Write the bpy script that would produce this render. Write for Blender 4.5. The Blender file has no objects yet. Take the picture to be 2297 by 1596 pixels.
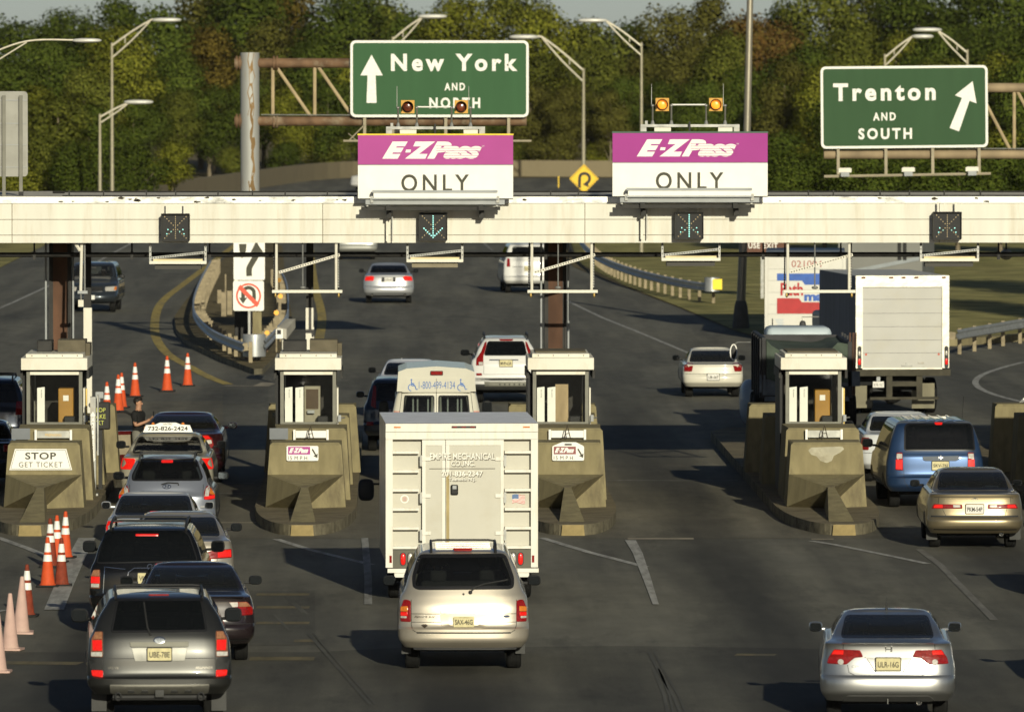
import bpy, bmesh, math, random
from mathutils import Vector, Matrix

SC = bpy.context.scene
COL = SC.collection
R = math.radians
random.seed(7)

# ------------------------------------------------------------------ camera, sky, sun, exposure
F_PX, CX, CY, Y_HOR, X_VAN, CAM_H = 18000.0, 1148.5, 798.0, 140.0, 880.0, 8.85   # the photo at 2297 x 1596
cam_d = bpy.data.cameras.new('camera')
cam = bpy.data.objects.new('camera', cam_d)
COL.objects.link(cam)
cam_d.sensor_width = 36.0
cam_d.lens = 36.0 * F_PX / 2297.0
cam_d.clip_start, cam_d.clip_end = 1.0, 6000.0
cam.location = (0, 0, CAM_H)
cam.rotation_euler = (R(90) - math.atan((CY - Y_HOR) / F_PX), 0, -math.atan((CX - X_VAN) / F_PX))
cam_d.dof.use_dof = True
cam_d.dof.focus_distance = 140.0
cam_d.dof.aperture_fstop = 5.0
SC.camera = cam
CAM_R = cam.rotation_euler.to_matrix()

SUN_DIR = Vector((-0.61, 3.60, -1.0)).normalized()      # the way the light travels
world = bpy.data.worlds.new('World')
SC.world = world
world.use_nodes = True
wn = world.node_tree
sky = wn.nodes.new('ShaderNodeTexSky')
sky.sky_type = 'NISHITA'
sky.sun_disc = False
sky.sun_elevation = math.asin(-SUN_DIR.z)
sky.sun_rotation = math.atan2(-SUN_DIR.x, -SUN_DIR.y)
sky.air_density, sky.dust_density, sky.ozone_density = 0.6, 0.5, 1.0
bg = wn.nodes['Background']
bg.inputs['Strength'].default_value = 0.05
# a pale band of haze low over the horizon, added to the clear sky
tcw = wn.nodes.new('ShaderNodeTexCoord')
sx = wn.nodes.new('ShaderNodeSeparateXYZ')
wn.links.new(tcw.outputs['Generated'], sx.inputs[0])
hz = wn.nodes.new('ShaderNodeMapRange')
hz.inputs['From Min'].default_value, hz.inputs['From Max'].default_value = 0.0, 0.05
hz.inputs['To Min'].default_value, hz.inputs['To Max'].default_value = 1.0, 0.0
wn.links.new(sx.outputs['Z'], hz.inputs['Value'])
hm = wn.nodes.new('ShaderNodeMix')
hm.data_type = 'RGBA'
hm.blend_type = 'ADD'
wn.links.new(hz.outputs['Result'], hm.inputs['Factor'])
wn.links.new(sky.outputs['Color'], hm.inputs[6])
hm.inputs[7].default_value = (1.9, 2.0, 2.1, 1)
wn.links.new(hm.outputs[2], bg.inputs['Color'])
sun_d = bpy.data.lights.new('sun', 'SUN')
sun = bpy.data.objects.new('sun', sun_d)
COL.objects.link(sun)
sun_d.energy = 5.0
sun_d.angle = R(0.5)
sun_d.color = (1.0, 0.945, 0.745)
sun.rotation_euler = SUN_DIR.to_track_quat('-Z', 'Y').to_euler()
sun.location = (30, -60, 60)

SC.render.engine = 'CYCLES'
SC.view_settings.view_transform = 'Standard'
SC.view_settings.look = 'None'
SC.view_settings.exposure = -0.06
SC.view_settings.gamma = 1.0
SC.cycles.max_bounces = 6
SC.cycles.transparent_max_bounces = 16


def P(x, y, D=None, z=None):
    """A point of the place: seen at (x, y) of the photograph, at the distance D, or at the height z."""
    d = CAM_R @ Vector(((x - CX) / F_PX, -(y - CY) / F_PX, -1.0))
    t = D / d.y if D is not None else (z - CAM_H) / d.z
    return Vector((d.x * t, d.y * t, CAM_H + d.z * t))


def G(x, y):
    p = P(x, y, z=0.0)
    return (p.x, p.y)


# ------------------------------------------------------------------ materials
MATS = {}


def mat(name, col, rough=0.6, metal=0.0, var=0.12, scale=4.0, bump=0.0, bscale=40.0, coat=0.0, emit=None, estr=1.0,
        spec=0.28, stretch=(1, 1, 1), dirt=None, dirt_amt=0.0, dirt_scale=1.5, alpha=None, coords='Object'):
    if name in MATS:
        return MATS[name]
    m = bpy.data.materials.new(name)
    m.use_nodes = True
    nt = m.node_tree
    b = nt.nodes['Principled BSDF']
    b.inputs['Roughness'].default_value = rough
    b.inputs['Metallic'].default_value = metal
    b.inputs['Specular IOR Level'].default_value = spec
    if coat:
        b.inputs['Coat Weight'].default_value = coat
        b.inputs['Coat Roughness'].default_value = 0.04
    tc = nt.nodes.new('ShaderNodeTexCoord')
    mp = nt.nodes.new('ShaderNodeMapping')
    mp.inputs['Scale'].default_value = stretch
    nt.links.new(tc.outputs[coords], mp.inputs['Vector'])
    nz = nt.nodes.new('ShaderNodeTexNoise')
    nz.inputs['Scale'].default_value = scale
    nz.inputs['Detail'].default_value = 6.0
    nt.links.new(mp.outputs['Vector'], nz.inputs['Vector'])
    rp = nt.nodes.new('ShaderNodeValToRGB')
    c = Vector(col[:3])
    rp.color_ramp.elements[0].position = 0.3
    rp.color_ramp.elements[1].position = 0.7
    rp.color_ramp.elements[0].color = (*(c * (1 - var)), 1)
    rp.color_ramp.elements[1].color = (*[min(1, k) for k in c * (1 + var)], 1)
    nt.links.new(nz.outputs['Fac'], rp.inputs['Fac'])
    out = rp.outputs['Color']
    if dirt is not None:
        n2 = nt.nodes.new('ShaderNodeTexNoise')
        n2.inputs['Scale'].default_value = dirt_scale
        n2.inputs['Detail'].default_value = 8.0
        n2.inputs['Roughness'].default_value = 0.7
        nt.links.new(mp.outputs['Vector'], n2.inputs['Vector'])
        r2 = nt.nodes.new('ShaderNodeValToRGB')
        r2.color_ramp.elements[0].position = 0.5
        r2.color_ramp.elements[1].position = 0.72
        r2.color_ramp.elements[0].color = (0, 0, 0, 1)
        r2.color_ramp.elements[1].color = (dirt_amt,) * 3 + (1,)
        nt.links.new(n2.outputs['Fac'], r2.inputs['Fac'])
        mx = nt.nodes.new('ShaderNodeMix')
        mx.data_type = 'RGBA'
        nt.links.new(r2.outputs['Color'], mx.inputs['Factor'])
        nt.links.new(out, mx.inputs[6])
        mx.inputs[7].default_value = (*dirt, 1)
        out = mx.outputs[2]
    nt.links.new(out, b.inputs['Base Color'])
    if bump:
        n3 = nt.nodes.new('ShaderNodeTexNoise')
        n3.inputs['Scale'].default_value = bscale
        n3.inputs['Detail'].default_value = 4.0
        nt.links.new(tc.outputs[coords], n3.inputs['Vector'])
        bp = nt.nodes.new('ShaderNodeBump')
        bp.inputs['Strength'].default_value = bump
        bp.inputs['Distance'].default_value = 0.02
        nt.links.new(n3.outputs['Fac'], bp.inputs['Height'])
        nt.links.new(bp.outputs['Normal'], b.inputs['Normal'])
    if emit is not None:
        b.inputs['Emission Color'].default_value = (*emit, 1)
        b.inputs['Emission Strength'].default_value = estr
    MATS[name] = m
    return m


def glass(name, tint=(0.30, 0.34, 0.34), amt=0.75, rough=0.02, dust=(0.02, 0.022, 0.022)):
    """A window pane: a mirror-like coat over a tinted see-through sheet."""
    if name in MATS:
        return MATS[name]
    m = bpy.data.materials.new(name)
    m.use_nodes = True
    nt = m.node_tree
    nt.nodes.remove(nt.nodes['Principled BSDF'])
    o = nt.nodes['Material Output']
    tr = nt.nodes.new('ShaderNodeBsdfTransparent')
    tr.inputs['Color'].default_value = (*tint, 1)
    df = nt.nodes.new('ShaderNodeBsdfDiffuse')
    df.inputs['Color'].default_value = (*dust, 1)
    m1 = nt.nodes.new('ShaderNodeMixShader')
    m1.inputs[0].default_value = amt
    nt.links.new(df.outputs[0], m1.inputs[1])
    nt.links.new(tr.outputs[0], m1.inputs[2])
    gl = nt.nodes.new('ShaderNodeBsdfGlossy')
    gl.inputs['Roughness'].default_value = rough
    fr = nt.nodes.new('ShaderNodeFresnel')
    fr.inputs['IOR'].default_value = 1.45
    m2 = nt.nodes.new('ShaderNodeMixShader')
    nt.links.new(fr.outputs[0], m2.inputs[0])
    nt.links.new(m1.outputs[0], m2.inputs[1])
    nt.links.new(gl.outputs[0], m2.inputs[2])
    nt.links.new(m2.outputs[0], o.inputs['Surface'])
    MATS[name] = m
    return m


# ------------------------------------------------------------------ mesh building
class MB:
    def __init__(self, mt=None):
        self.v, self.f, self.mi, self.mats = [], [], [], []
        self.cur = mt

    def _m(self, m):
        m = m or self.cur
        if m not in self.mats:
            self.mats.append(m)
        return self.mats.index(m)

    def add(self, vs, fs, m=None):
        k = self._m(m)
        o = len(self.v)
        self.v += [tuple(p) for p in vs]
        for f in fs:
            self.f.append([i + o for i in f])
            self.mi.append(k)
        return self

    def box(self, x0, x1, y0, y1, z0, z1, m=None, b=0.0):
        if x0 > x1: x0, x1 = x1, x0
        if y0 > y1: y0, y1 = y1, y0
        if z0 > z1: z0, z1 = z1, z0
        if not b:
            vs = [(x0, y0, z0), (x1, y0, z0), (x1, y1, z0), (x0, y1, z0), (x0, y0, z1), (x1, y0, z1), (x1, y1, z1), (x0, y1, z1)]
            fs = [(3, 2, 1, 0), (4, 5, 6, 7), (0, 1, 5, 4), (1, 2, 6, 5), (2, 3, 7, 6), (3, 0, 4, 7)]
            return self.add(vs, fs, m)
        bm = bmesh.new()
        bmesh.ops.create_cube(bm, size=1.0)
        for v in bm.verts:
            v.co = ((x0 + x1) / 2 + v.co.x * (x1 - x0), (y0 + y1) / 2 + v.co.y * (y1 - y0), (z0 + z1) / 2 + v.co.z * (z1 - z0))
        bmesh.ops.bevel(bm, geom=bm.edges[:], offset=b, segments=2, profile=0.5, affect='EDGES')
        return self._bm(bm, m)

    def _bm(self, bm, m=None):
        bm.verts.index_update()
        vs = [v.co.copy() for v in bm.verts]
        fs = [[v.index for v in f.verts] for f in bm.faces]
        bm.free()
        return self.add(vs, fs, m)

    def hull(self, pts, m=None):
        bm = bmesh.new()
        for p in pts:
            bm.verts.new(p)
        r = bmesh.ops.convex_hull(bm, input=bm.verts[:])
        bmesh.ops.delete(bm, geom=[g for g in r['geom_interior'] + r['geom_unused'] if isinstance(g, bmesh.types.BMVert)], context='VERTS')
        bmesh.ops.dissolve_limit(bm, angle_limit=0.01, verts=bm.verts[:], edges=bm.edges[:])
        bmesh.ops.recalc_face_normals(bm, faces=bm.faces[:])
        return self._bm(bm, m)

    def tube(self, pts, r, n=8, m=None, cap=True):
        pts = [Vector(p) for p in pts]
        rs = r if isinstance(r, (list, tuple)) else [r] * len(pts)
        vs, fs = [], []
        up = None
        for i, p in enumerate(pts):
            t = (pts[min(i + 1, len(pts) - 1)] - pts[max(i - 1, 0)]).normalized()
            if up is None:
                up = Vector((0, 0, 1)) if abs(t.z) < 0.9 else Vector((1, 0, 0))
            a = t.cross(up)
            if a.length < 1e-5:
                a = t.cross(Vector((0, 1, 0.1)))
            a.normalize()
            bb = a.cross(t).normalized()
            up = bb
            for k in range(n):
                an = 2 * math.pi * k / n
                vs.append(p + (a * math.cos(an) + bb * math.sin(an)) * rs[i])
        for i in range(len(pts) - 1):
            for k in range(n):
                k2 = (k + 1) % n
                fs.append((i * n + k, i * n + k2, (i + 1) * n + k2, (i + 1) * n + k))
        if cap:
            fs.append(tuple(range(n))[::-1])
            fs.append(tuple((len(pts) - 1) * n + k for k in range(n)))
        return self.add(vs, fs, m)

    def bar(self, a, b, w, h, m=None):
        """A rectangular bar from a to b: w across, h the other way."""
        a, b = Vector(a), Vector(b)
        t = (b - a).normalized()
        up = Vector((0, 0, 1)) if abs(t.z) < 0.95 else Vector((0, 1, 0))
        s = t.cross(up).normalized()
        u = s.cross(t)
        vs = []
        for p in (a, b):
            for i, j in ((-1, -1), (1, -1), (1, 1), (-1, 1)):
                vs.append(p + s * (i * w / 2) + u * (j * h / 2))
        return self.add(vs, [(3, 2, 1, 0), (4, 5, 6, 7), (0, 1, 5, 4), (1, 2, 6, 5), (2, 3, 7, 6), (3, 0, 4, 7)], m)

    def prism(self, poly, y0, y1, m=None, mf=None):
        """poly: (x, z) points, counter-clockwise as seen from -Y; extruded from y0 (front) to y1."""
        n = len(poly)
        vs = [(x, y0, z) for x, z in poly] + [(x, y1, z) for x, z in poly]
        self.add(vs, [tuple(range(n))], mf or m)
        self.add(vs, [tuple(range(n, 2 * n))[::-1]] + [(i, n + i, n + (i + 1) % n, (i + 1) % n) for i in range(n)], m)
        return self

    def sheet(self, poly, z, m=None):
        n = len(poly)
        a = sum(poly[i][0] * poly[(i + 1) % n][1] - poly[(i + 1) % n][0] * poly[i][1] for i in range(n))
        pts = [(x, y, z) for x, y in (poly if a > 0 else poly[::-1])]
        return self.add(pts, [tuple(range(n))], m)

    def slab(self, poly, z0, z1, m=None, ms=None):
        n = len(poly)
        a = sum(poly[i][0] * poly[(i + 1) % n][1] - poly[(i + 1) % n][0] * poly[i][1] for i in range(n))
        if a < 0:
            poly = poly[::-1]
        vs = [(x, y, z1) for x, y in poly] + [(x, y, z0) for x, y in poly]
        self.add(vs, [tuple(range(n))], m)
        self.add(vs, [(n + i, n + (i + 1) % n, (i + 1) % n, i) for i in range(n)], ms or m)
        return self

    def lathe(self, prof, o=(0, 0, 0), axis='z', n=20, m=None, cap=True):
        vs, fs = [], []
        for r, h in prof:
            for k in range(n):
                a = 2 * math.pi * k / n
                if axis == 'z':
                    vs.append((o[0] + r * math.cos(a), o[1] + r * math.sin(a), o[2] + h))
                elif axis == 'x':
                    vs.append((o[0] + h, o[1] + r * math.cos(a), o[2] + r * math.sin(a)))
                else:
                    vs.append((o[0] + r * math.sin(a), o[1] + h, o[2] + r * math.cos(a)))
        for i in range(len(prof) - 1):
            for k in range(n):
                k2 = (k + 1) % n
                fs.append((i * n + k, i * n + k2, (i + 1) * n + k2, (i + 1) * n + k))
        if cap:
            fs.append(tuple(range(n))[::-1])
            fs.append(tuple((len(prof) - 1) * n + k for k in range(n)))
        return self.add(vs, fs, m)

    def ellipsoid(self, c, r, m=None, n=12, e=2.0):
        vs, fs = [], []
        q = 2.0 / e
        sp = lambda t: math.copysign(abs(t) ** q, t)
        for i in range(n + 1):
            u = -math.pi / 2 + math.pi * i / n
            for k in range(2 * n):
                w = 2 * math.pi * k / (2 * n)
                vs.append((c[0] + r[0] * sp(math.cos(u)) * sp(math.cos(w)), c[1] + r[1] * sp(math.cos(u)) * sp(math.sin(w)), c[2] + r[2] * sp(math.sin(u))))
        for i in range(n):
            for k in range(2 * n):
                k2 = (k + 1) % (2 * n)
                fs.append((i * 2 * n + k, i * 2 * n + k2, (i + 1) * 2 * n + k2, (i + 1) * 2 * n + k))
        return self.add(vs, fs, m)

    def text(self, s, cx, cz, y, w=None, h=None, m=None, S=None, **kw):
        """Lettering centred on (cx, cz), in the plane y = const facing -Y, or laid on the surface S(x, z, off)."""
        vs, fs, bw, bh = text_geo(s, **kw)
        sx = w / bw if w else h / bh
        sz = h / bh if h else sx
        out = []
        for a, b in vs:
            px, pz = cx + (a - bw / 2) * sx, cz + (b - bh / 2) * sz
            out.append(S(px, pz, y) if S else (px, y, pz))
        return self.add(out, fs, m)

    def build(self, name, parent=None, smooth=None, world=False, at=None):
        me = bpy.data.meshes.new(name)
        vs = self.v
        if parent is not None and world:
            L = parent.location
            vs = [(p[0] - L.x, p[1] - L.y, p[2] - L.z) for p in vs]
        elif at is not None:
            vs = [(p[0] - at[0], p[1] - at[1], p[2] - at[2]) for p in vs]
        me.from_pydata(vs, [], self.f)
        for m in self.mats:
            me.materials.append(m)
        me.polygons.foreach_set('material_index', self.mi)
        if smooth:
            me.polygons.foreach_set('use_smooth', [True] * len(self.f))
            me.set_sharp_from_angle(angle=R(smooth))
        me.update()
        o = bpy.data.objects.new(name, me)
        COL.objects.link(o)
        if parent is not None:
            o.parent = parent
        elif at is not None:
            o.location = at
        return o


TEXTS = {}


def text_geo(s, bold=0.0, shear=0.0, space=1.0, lead=1.0):
    k = (s, bold, shear, space, lead)
    if k not in TEXTS:
        cu = bpy.data.curves.new('lettering', 'FONT')
        cu.body, cu.offset, cu.shear, cu.space_character, cu.space_line = s, bold, shear, space, lead
        cu.align_x = 'CENTER'
        cu.fill_mode = 'FRONT'
        cu.resolution_u = 4
        ob = bpy.data.objects.new('lettering', cu)
        me = ob.to_mesh()
        vs = [(v.co.x, v.co.y) for v in me.vertices]
        fs = [tuple(p.vertices) for p in me.polygons]
        x0, z0 = min(v[0] for v in vs), min(v[1] for v in vs)
        vs = [(a - x0, b - z0) for a, b in vs]
        ob.to_mesh_clear()
        bpy.data.objects.remove(ob)
        bpy.data.curves.remove(cu)
        TEXTS[k] = (vs, fs, max(v[0] for v in vs), max(v[1] for v in vs))
    return TEXTS[k]


def thing(name, label, cat, loc=(0, 0, 0), rz=0.0, group=None):
    o = bpy.data.objects.new(name, None)
    COL.objects.link(o)
    o.empty_display_size = 0.2
    o.location = loc
    o.rotation_euler = (0, 0, rz)
    return tag(o, label, cat, group)


def tag(o, label, cat, group=None):
    o['label'] = label
    o['category'] = cat
    if group:
        o['group'] = group
    return o


def setting(o, kind='structure'):
    o['kind'] = kind
    return o


def copy_tree(o, parent=None):
    c = o.copy()
    COL.objects.link(c)
    c.parent = parent
    for ch in list(o.children):
        copy_tree(ch, c)
    return c


def rrect(x0, x1, z0, z1, r, n=5):
    pts = []
    for cx, cz, a0 in ((x1 - r, z0 + r, -90), (x1 - r, z1 - r, 0), (x0 + r, z1 - r, 90), (x0 + r, z0 + r, 180)):
        for k in range(n + 1):
            a = R(a0 + 90 * k / n)
            pts.append((cx + r * math.cos(a), cz + r * math.sin(a)))
    return pts


def disc(cx, cz, r, n=20, rz=None):
    return [(cx + r * math.cos(2 * math.pi * k / n), cz + (rz or r) * math.sin(2 * math.pi * k / n)) for k in range(n)]


def stroke(pts, w):
    """An outline of width w round an open polyline in the plane."""
    L, Rr = [], []
    for i, p in enumerate(pts):
        a = Vector(pts[max(i - 1, 0)])
        b = Vector(pts[min(i + 1, len(pts) - 1)])
        t = (b - a).normalized()
        n = Vector((-t.y, t.x)) * (w / 2 if not isinstance(w, (list, tuple)) else w[i] / 2)
        L.append((p[0] + n.x, p[1] + n.y))
        Rr.append((p[0] - n.x, p[1] - n.y))
    return L, Rr


def strip_faces(mb, pts, w, z, m):
    """A painted line along ground points."""
    L, Rr = stroke(pts, w)
    vs, fs = [], []
    for a, b in zip(L, Rr):
        vs += [(*a, z), (*b, z)]
    for i in range(len(pts) - 1):
        fs.append((2 * i, 2 * i + 1, 2 * i + 3, 2 * i + 2))
    return mb.add(vs, fs, m)


def smooth_path(pts, n=6):
    """Catmull-Rom through the points."""
    pts = [Vector(p) for p in pts]
    out = []
    for i in range(len(pts) - 1):
        p0, p1, p2, p3 = pts[max(i - 1, 0)], pts[i], pts[i + 1], pts[min(i + 2, len(pts) - 1)]
        for k in range(n):
            t = k / n
            out.append(0.5 * ((2 * p1) + (p2 - p0) * t + (2 * p0 - 5 * p1 + 4 * p2 - p3) * t * t + (3 * p1 - p0 - 3 * p2 + p3) * t ** 3))
    out.append(pts[-1])
    return [tuple(p) for p in out]
# ------------------------------------------------------------------ shared materials
M_ASPH = None


def asphalt(name, col, lanes=True, patch=0.3):
    m = bpy.data.materials.new(name)
    m.use_nodes = True
    nt = m.node_tree
    b = nt.nodes['Principled BSDF']
    b.inputs['Roughness'].default_value = 0.85
    b.inputs['Specular IOR Level'].default_value = 0.25
    tc = nt.nodes.new('ShaderNodeTexCoord')
    c = Vector(col)

    def noise(scale, stretch, detail=6, rough=0.6):
        mp = nt.nodes.new('ShaderNodeMapping')
        mp.inputs['Scale'].default_value = stretch
        nt.links.new(tc.outputs['Object'], mp.inputs['Vector'])
        n = nt.nodes.new('ShaderNodeTexNoise')
        n.inputs['Scale'].default_value = scale
        n.inputs['Detail'].default_value = detail
        n.inputs['Roughness'].default_value = rough
        nt.links.new(mp.outputs['Vector'], n.inputs['Vector'])
        return n.outputs['Fac']

    def ramp(fac, p0, c0, p1, c1):
        r = nt.nodes.new('ShaderNodeValToRGB')
        r.color_ramp.elements[0].position, r.color_ramp.elements[1].position = p0, p1
        r.color_ramp.elements[0].color = (*c0, 1)
        r.color_ramp.elements[1].color = (*c1, 1)
        nt.links.new(fac, r.inputs['Fac'])
        return r.outputs['Color']

    def mul(a, bb, f=1.0):
        x = nt.nodes.new('ShaderNodeMix')
        x.data_type = 'RGBA'
        x.blend_type = 'MULTIPLY'
        x.inputs['Factor'].default_value = f
        nt.links.new(a, x.inputs[6])
        nt.links.new(bb, x.inputs[7])
        return x.outputs[2]
    base = ramp(noise(1.6, (1, .35, 1), 8, .65), .3, c * .80, .7, c * 1.14)
    grain = ramp(noise(55, (1, .4, 1), 3), .3, (.78, .78, .78), .7, (1.18, 1.18, 1.18))
    streak = ramp(noise(.8, (1.0, .045, 1), 5), .40, (.60, .60, .61), .64, (1.10, 1.10, 1.09))
    spots = ramp(noise(.55, (1, .16, 1), 9, .75), .36, (.6, .6, .61), .46, (1, 1, 1))
    cracks = ramp(noise(.22, (1, .3, 1), 4), .35, (.86, .86, .87), .65, (1.10, 1.09, 1.06))
    out = mul(base, grain)
    out = mul(out, streak, .8 if lanes else .25)
    out = mul(out, spots, .8 if lanes else .4)
    out = mul(out, cracks)
    # oil and rubber darken the middle of each lane near the booths
    sx = nt.nodes.new('ShaderNodeSeparateXYZ')
    nt.links.new(tc.outputs['Object'], sx.inputs[0])
    def mth(op, a, v):
        k = nt.nodes.new('ShaderNodeMath')
        k.operation = op
        nt.links.new(a, k.inputs[0])
        k.inputs[1].default_value = v
        return k.outputs[0]
    dist = mth('PINGPONG', mth('ADD', sx.outputs['X'], -.85 + 50.7), 2.535)
    wob = nt.nodes.new('ShaderNodeMath')
    wob.operation = 'ADD'
    nt.links.new(dist, wob.inputs[0])
    nt.links.new(mth('MULTIPLY', mth('ADD', noise(.35, (1, .12, 1), 4), -.5), 2.2), wob.inputs[1])
    lane = ramp(mth('MULTIPLY', wob.outputs[0], .42), .12, (.42, .42, .43), .52, (1.04, 1.04, 1.04))
    mk = nt.nodes.new('ShaderNodeMapRange')
    mk.inputs['From Min'].default_value, mk.inputs['From Max'].default_value = 165.0, 250.0
    mk.inputs['To Min'].default_value, mk.inputs['To Max'].default_value = 1.0, 0.12
    nt.links.new(sx.outputs['Y'], mk.inputs['Value'])
    ml = nt.nodes.new('ShaderNodeMix')
    ml.data_type = 'RGBA'
    ml.blend_type = 'MULTIPLY'
    nt.links.new(mk.outputs['Result'], ml.inputs['Factor'])
    nt.links.new(out, ml.inputs[6])
    nt.links.new(lane, ml.inputs[7])
    out = ml.outputs[2]
    nt.links.new(out, b.inputs['Base Color'])
    bp = nt.nodes.new('ShaderNodeBump')
    bp.inputs['Strength'].default_value = 0.35
    bp.inputs['Distance'].default_value = 0.01
    nt.links.new(noise(70, (1, 1, 1), 2), bp.inputs['Height'])
    nt.links.new(bp.outputs['Normal'], b.inputs['Normal'])
    return m


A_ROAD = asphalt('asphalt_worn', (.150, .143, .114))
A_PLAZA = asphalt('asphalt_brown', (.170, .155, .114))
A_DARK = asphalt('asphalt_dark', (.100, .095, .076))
A_PATCH = asphalt('asphalt_patch', (.122, .117, .095))
PAINT_W = mat('road_paint_white', (.34, .33, .30), .8, var=.25, scale=9, dirt=(.13, .125, .11), dirt_amt=.9, dirt_scale=2.5, stretch=(1, .12, 1))
PAINT_W2 = mat('road_paint_faded', (.24, .235, .215), .85, var=.3, scale=7, dirt=(.12, .115, .1), dirt_amt=1, dirt_scale=2.5, stretch=(1, .12, 1))
PAINT_W3 = mat('road_paint_ghost', (.165, .157, .135), .85, var=.3, scale=7, dirt=(.11, .105, .09), dirt_amt=1, dirt_scale=2.5, stretch=(1, .12, 1))
PAINT_Y = mat('road_paint_yellow', (.36, .27, .07), .8, var=.25, scale=5, dirt=(.15, .13, .08), dirt_amt=.8, dirt_scale=1.2, stretch=(1, .12, 1))
PAINT_Y2 = mat('road_paint_yellow_worn', (.14, .115, .06), .85, var=.25, scale=5, dirt=(.08, .075, .06), dirt_amt=1, dirt_scale=2, stretch=(1, .12, 1))
PAINT_B = mat('road_paint_beige', (.30, .26, .19), .85, var=.2, scale=6, dirt=(.14, .12, .1), dirt_amt=.7, stretch=(1, .12, 1))
GRASS = mat('grass_dry', (.28, .25, .095), .95, var=.45, scale=.6, bump=.8, bscale=8, dirt=(.11, .125, .04), dirt_amt=.95, dirt_scale=.4, spec=.1)
DIRT = mat('dirt_verge', (.15, .12, .065), .95, var=.35, scale=1.5, bump=.7, bscale=12, dirt=(.08, .075, .035), dirt_amt=.9, dirt_scale=.7, spec=.1)
CONC = mat('concrete_tan', (.212, .180, .098), .9, var=.20, scale=3.0, bump=.15, bscale=26, dirt=(.115, .095, .06), dirt_amt=.85, dirt_scale=1.7, spec=.2, stretch=(1.5, 1.5, .55))
CONC_D = mat('concrete_dirty', (.17, .14, .085), .9, var=.25, scale=2.5, bump=.3, bscale=30, dirt=(.09, .075, .05), dirt_amt=.9, dirt_scale=1.4, spec=.2)
KERB = mat('kerb_stone', (.17, .15, .10), .9, var=.4, scale=2.2, bump=.3, dirt=(.035, .03, .022), dirt_amt=1, dirt_scale=2.6, spec=.2)
KERB_Y = mat('kerb_yellowed', (.26, .20, .09), .9, var=.25, scale=4, dirt=(.22, .15, .07), dirt_amt=.8, dirt_scale=3)
WHITE_P = mat('white_enamel', (.62, .59, .50), .45, var=.05, scale=2, dirt=(.40, .33, .2), dirt_amt=.55, dirt_scale=1.1, stretch=(1.4, 1, .5))
FASCIA = mat('fascia_cream', (.60, .58, .50), .5, var=.06, scale=1.2, dirt=(.44, .37, .25), dirt_amt=.55, dirt_scale=1.3, stretch=(3.0, 1, .35))
BAND = mat('flashing_white', (.90, .885, .82), .4, var=.05, scale=2, dirt=(.05, .045, .035), dirt_amt=1.0, dirt_scale=2.0, stretch=(.6, 1, 1.6))
ALU = mat('aluminium', (.125, .122, .10), .5, .3, var=.12, scale=5)
GALV = mat('galvanised_steel', (.25, .25, .235), .5, .55, var=.2, scale=6, dirt=(.25, .2, .13), dirt_amt=.5, dirt_scale=2)
GREY_P = mat('grey_paint', (.30, .31, .31), .6, var=.12, scale=3)
STEEL_D = mat('dark_steel', (.022, .021, .019), .6, .2, var=.3, scale=4)
RUST = mat('rusty_steel', (.095, .048, .028), .8, .1, var=.35, scale=2.2, dirt=(.05, .03, .02), dirt_amt=.9, dirt_scale=1.6, stretch=(1, 1, .4))
RUST_L = mat('rusty_pipe', (.13, .075, .04), .75, 0, var=.4, scale=2.4, dirt=(.26, .22, .15), dirt_amt=1, dirt_scale=1.7)
POST_R = mat('galvanised_rust_run', (.32, .32, .30), .6, .3, var=.1, scale=2, dirt=(.30, .17, .05), dirt_amt=1, dirt_scale=.9, stretch=(1.3, 1.3, .22))
BLACK = mat('black_matt', (.012, .012, .012), .6, var=.2)
RUBBER = mat('rubber', (.0105, .0105, .010), .9, var=.3, scale=6, bump=.2, spec=.15)
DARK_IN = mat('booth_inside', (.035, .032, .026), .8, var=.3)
BROWN_B = mat('brown_box', (.10, .085, .055), .8, var=.2)
MUSTARD = mat('mustard_cabinet', (.32, .165, .022), .5, var=.08)
SIGN_G = mat('sign_green', (.030, .088, .034), .6, spec=.15, var=.05, scale=1.5, dirt=(.038, .098, .042), dirt_amt=.4, dirt_scale=.8, stretch=(2.5, 1, .3))
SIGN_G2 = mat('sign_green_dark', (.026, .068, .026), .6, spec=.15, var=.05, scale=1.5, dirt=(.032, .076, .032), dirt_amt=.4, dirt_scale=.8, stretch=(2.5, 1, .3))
SIGN_W = mat('sign_white', (.74, .72, .66), .5, var=.04, scale=4)
SIGN_T = mat('sign_letter_white', (.70, .69, .63), .5, var=.12, scale=25)
SIGN_P1 = mat('sign_purple_faded', (.36, .062, .245), .6, spec=.15, var=.06, scale=1)
SIGN_P2 = mat('sign_purple', (.315, .042, .225), .6, spec=.15, var=.05, scale=1)
SIGN_MAR = mat('sign_maroon', (.23, .075, .075), .6, var=.1)
SIGN_Y = mat('sign_yellow', (.72, .46, .02), .5, var=.06)
SIGN_BR = mat('sign_brown', (.10, .038, .02), .6, var=.08)
LETTER_D = mat('letter_olive_black', (.048, .046, .030), .6, var=.15, scale=8)
LETTER_K = mat('letter_black', (.02, .02, .018), .6, var=.1)
RED_P = mat('sign_red', (.60, .09, .05), .55, var=.08)
PANE = glass('booth_glass', (.95, .96, .94), .96)
LED_G = mat('led_teal', (.1, .4, .35), .4, emit=(.5, 1.0, .9), estr=1.3, var=.0)
LED_A = mat('led_amber', (.4, .3, .15), .4, emit=(.9, .65, .35), estr=.22, var=.0)
LED_T = mat('led_text_yellow', (.3, .3, .05), .4, emit=(.55, .6, .08), estr=.5, var=0)
LAMP_ON = mat('amber_lamp_on', (.8, .3, .03), .3, emit=(1.0, .25, .02), estr=.85, var=.25, scale=40)
LAMP_OFF = mat('amber_lamp_off', (.13, .03, .012), .2, var=.4, scale=10, coat=.6)
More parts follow.
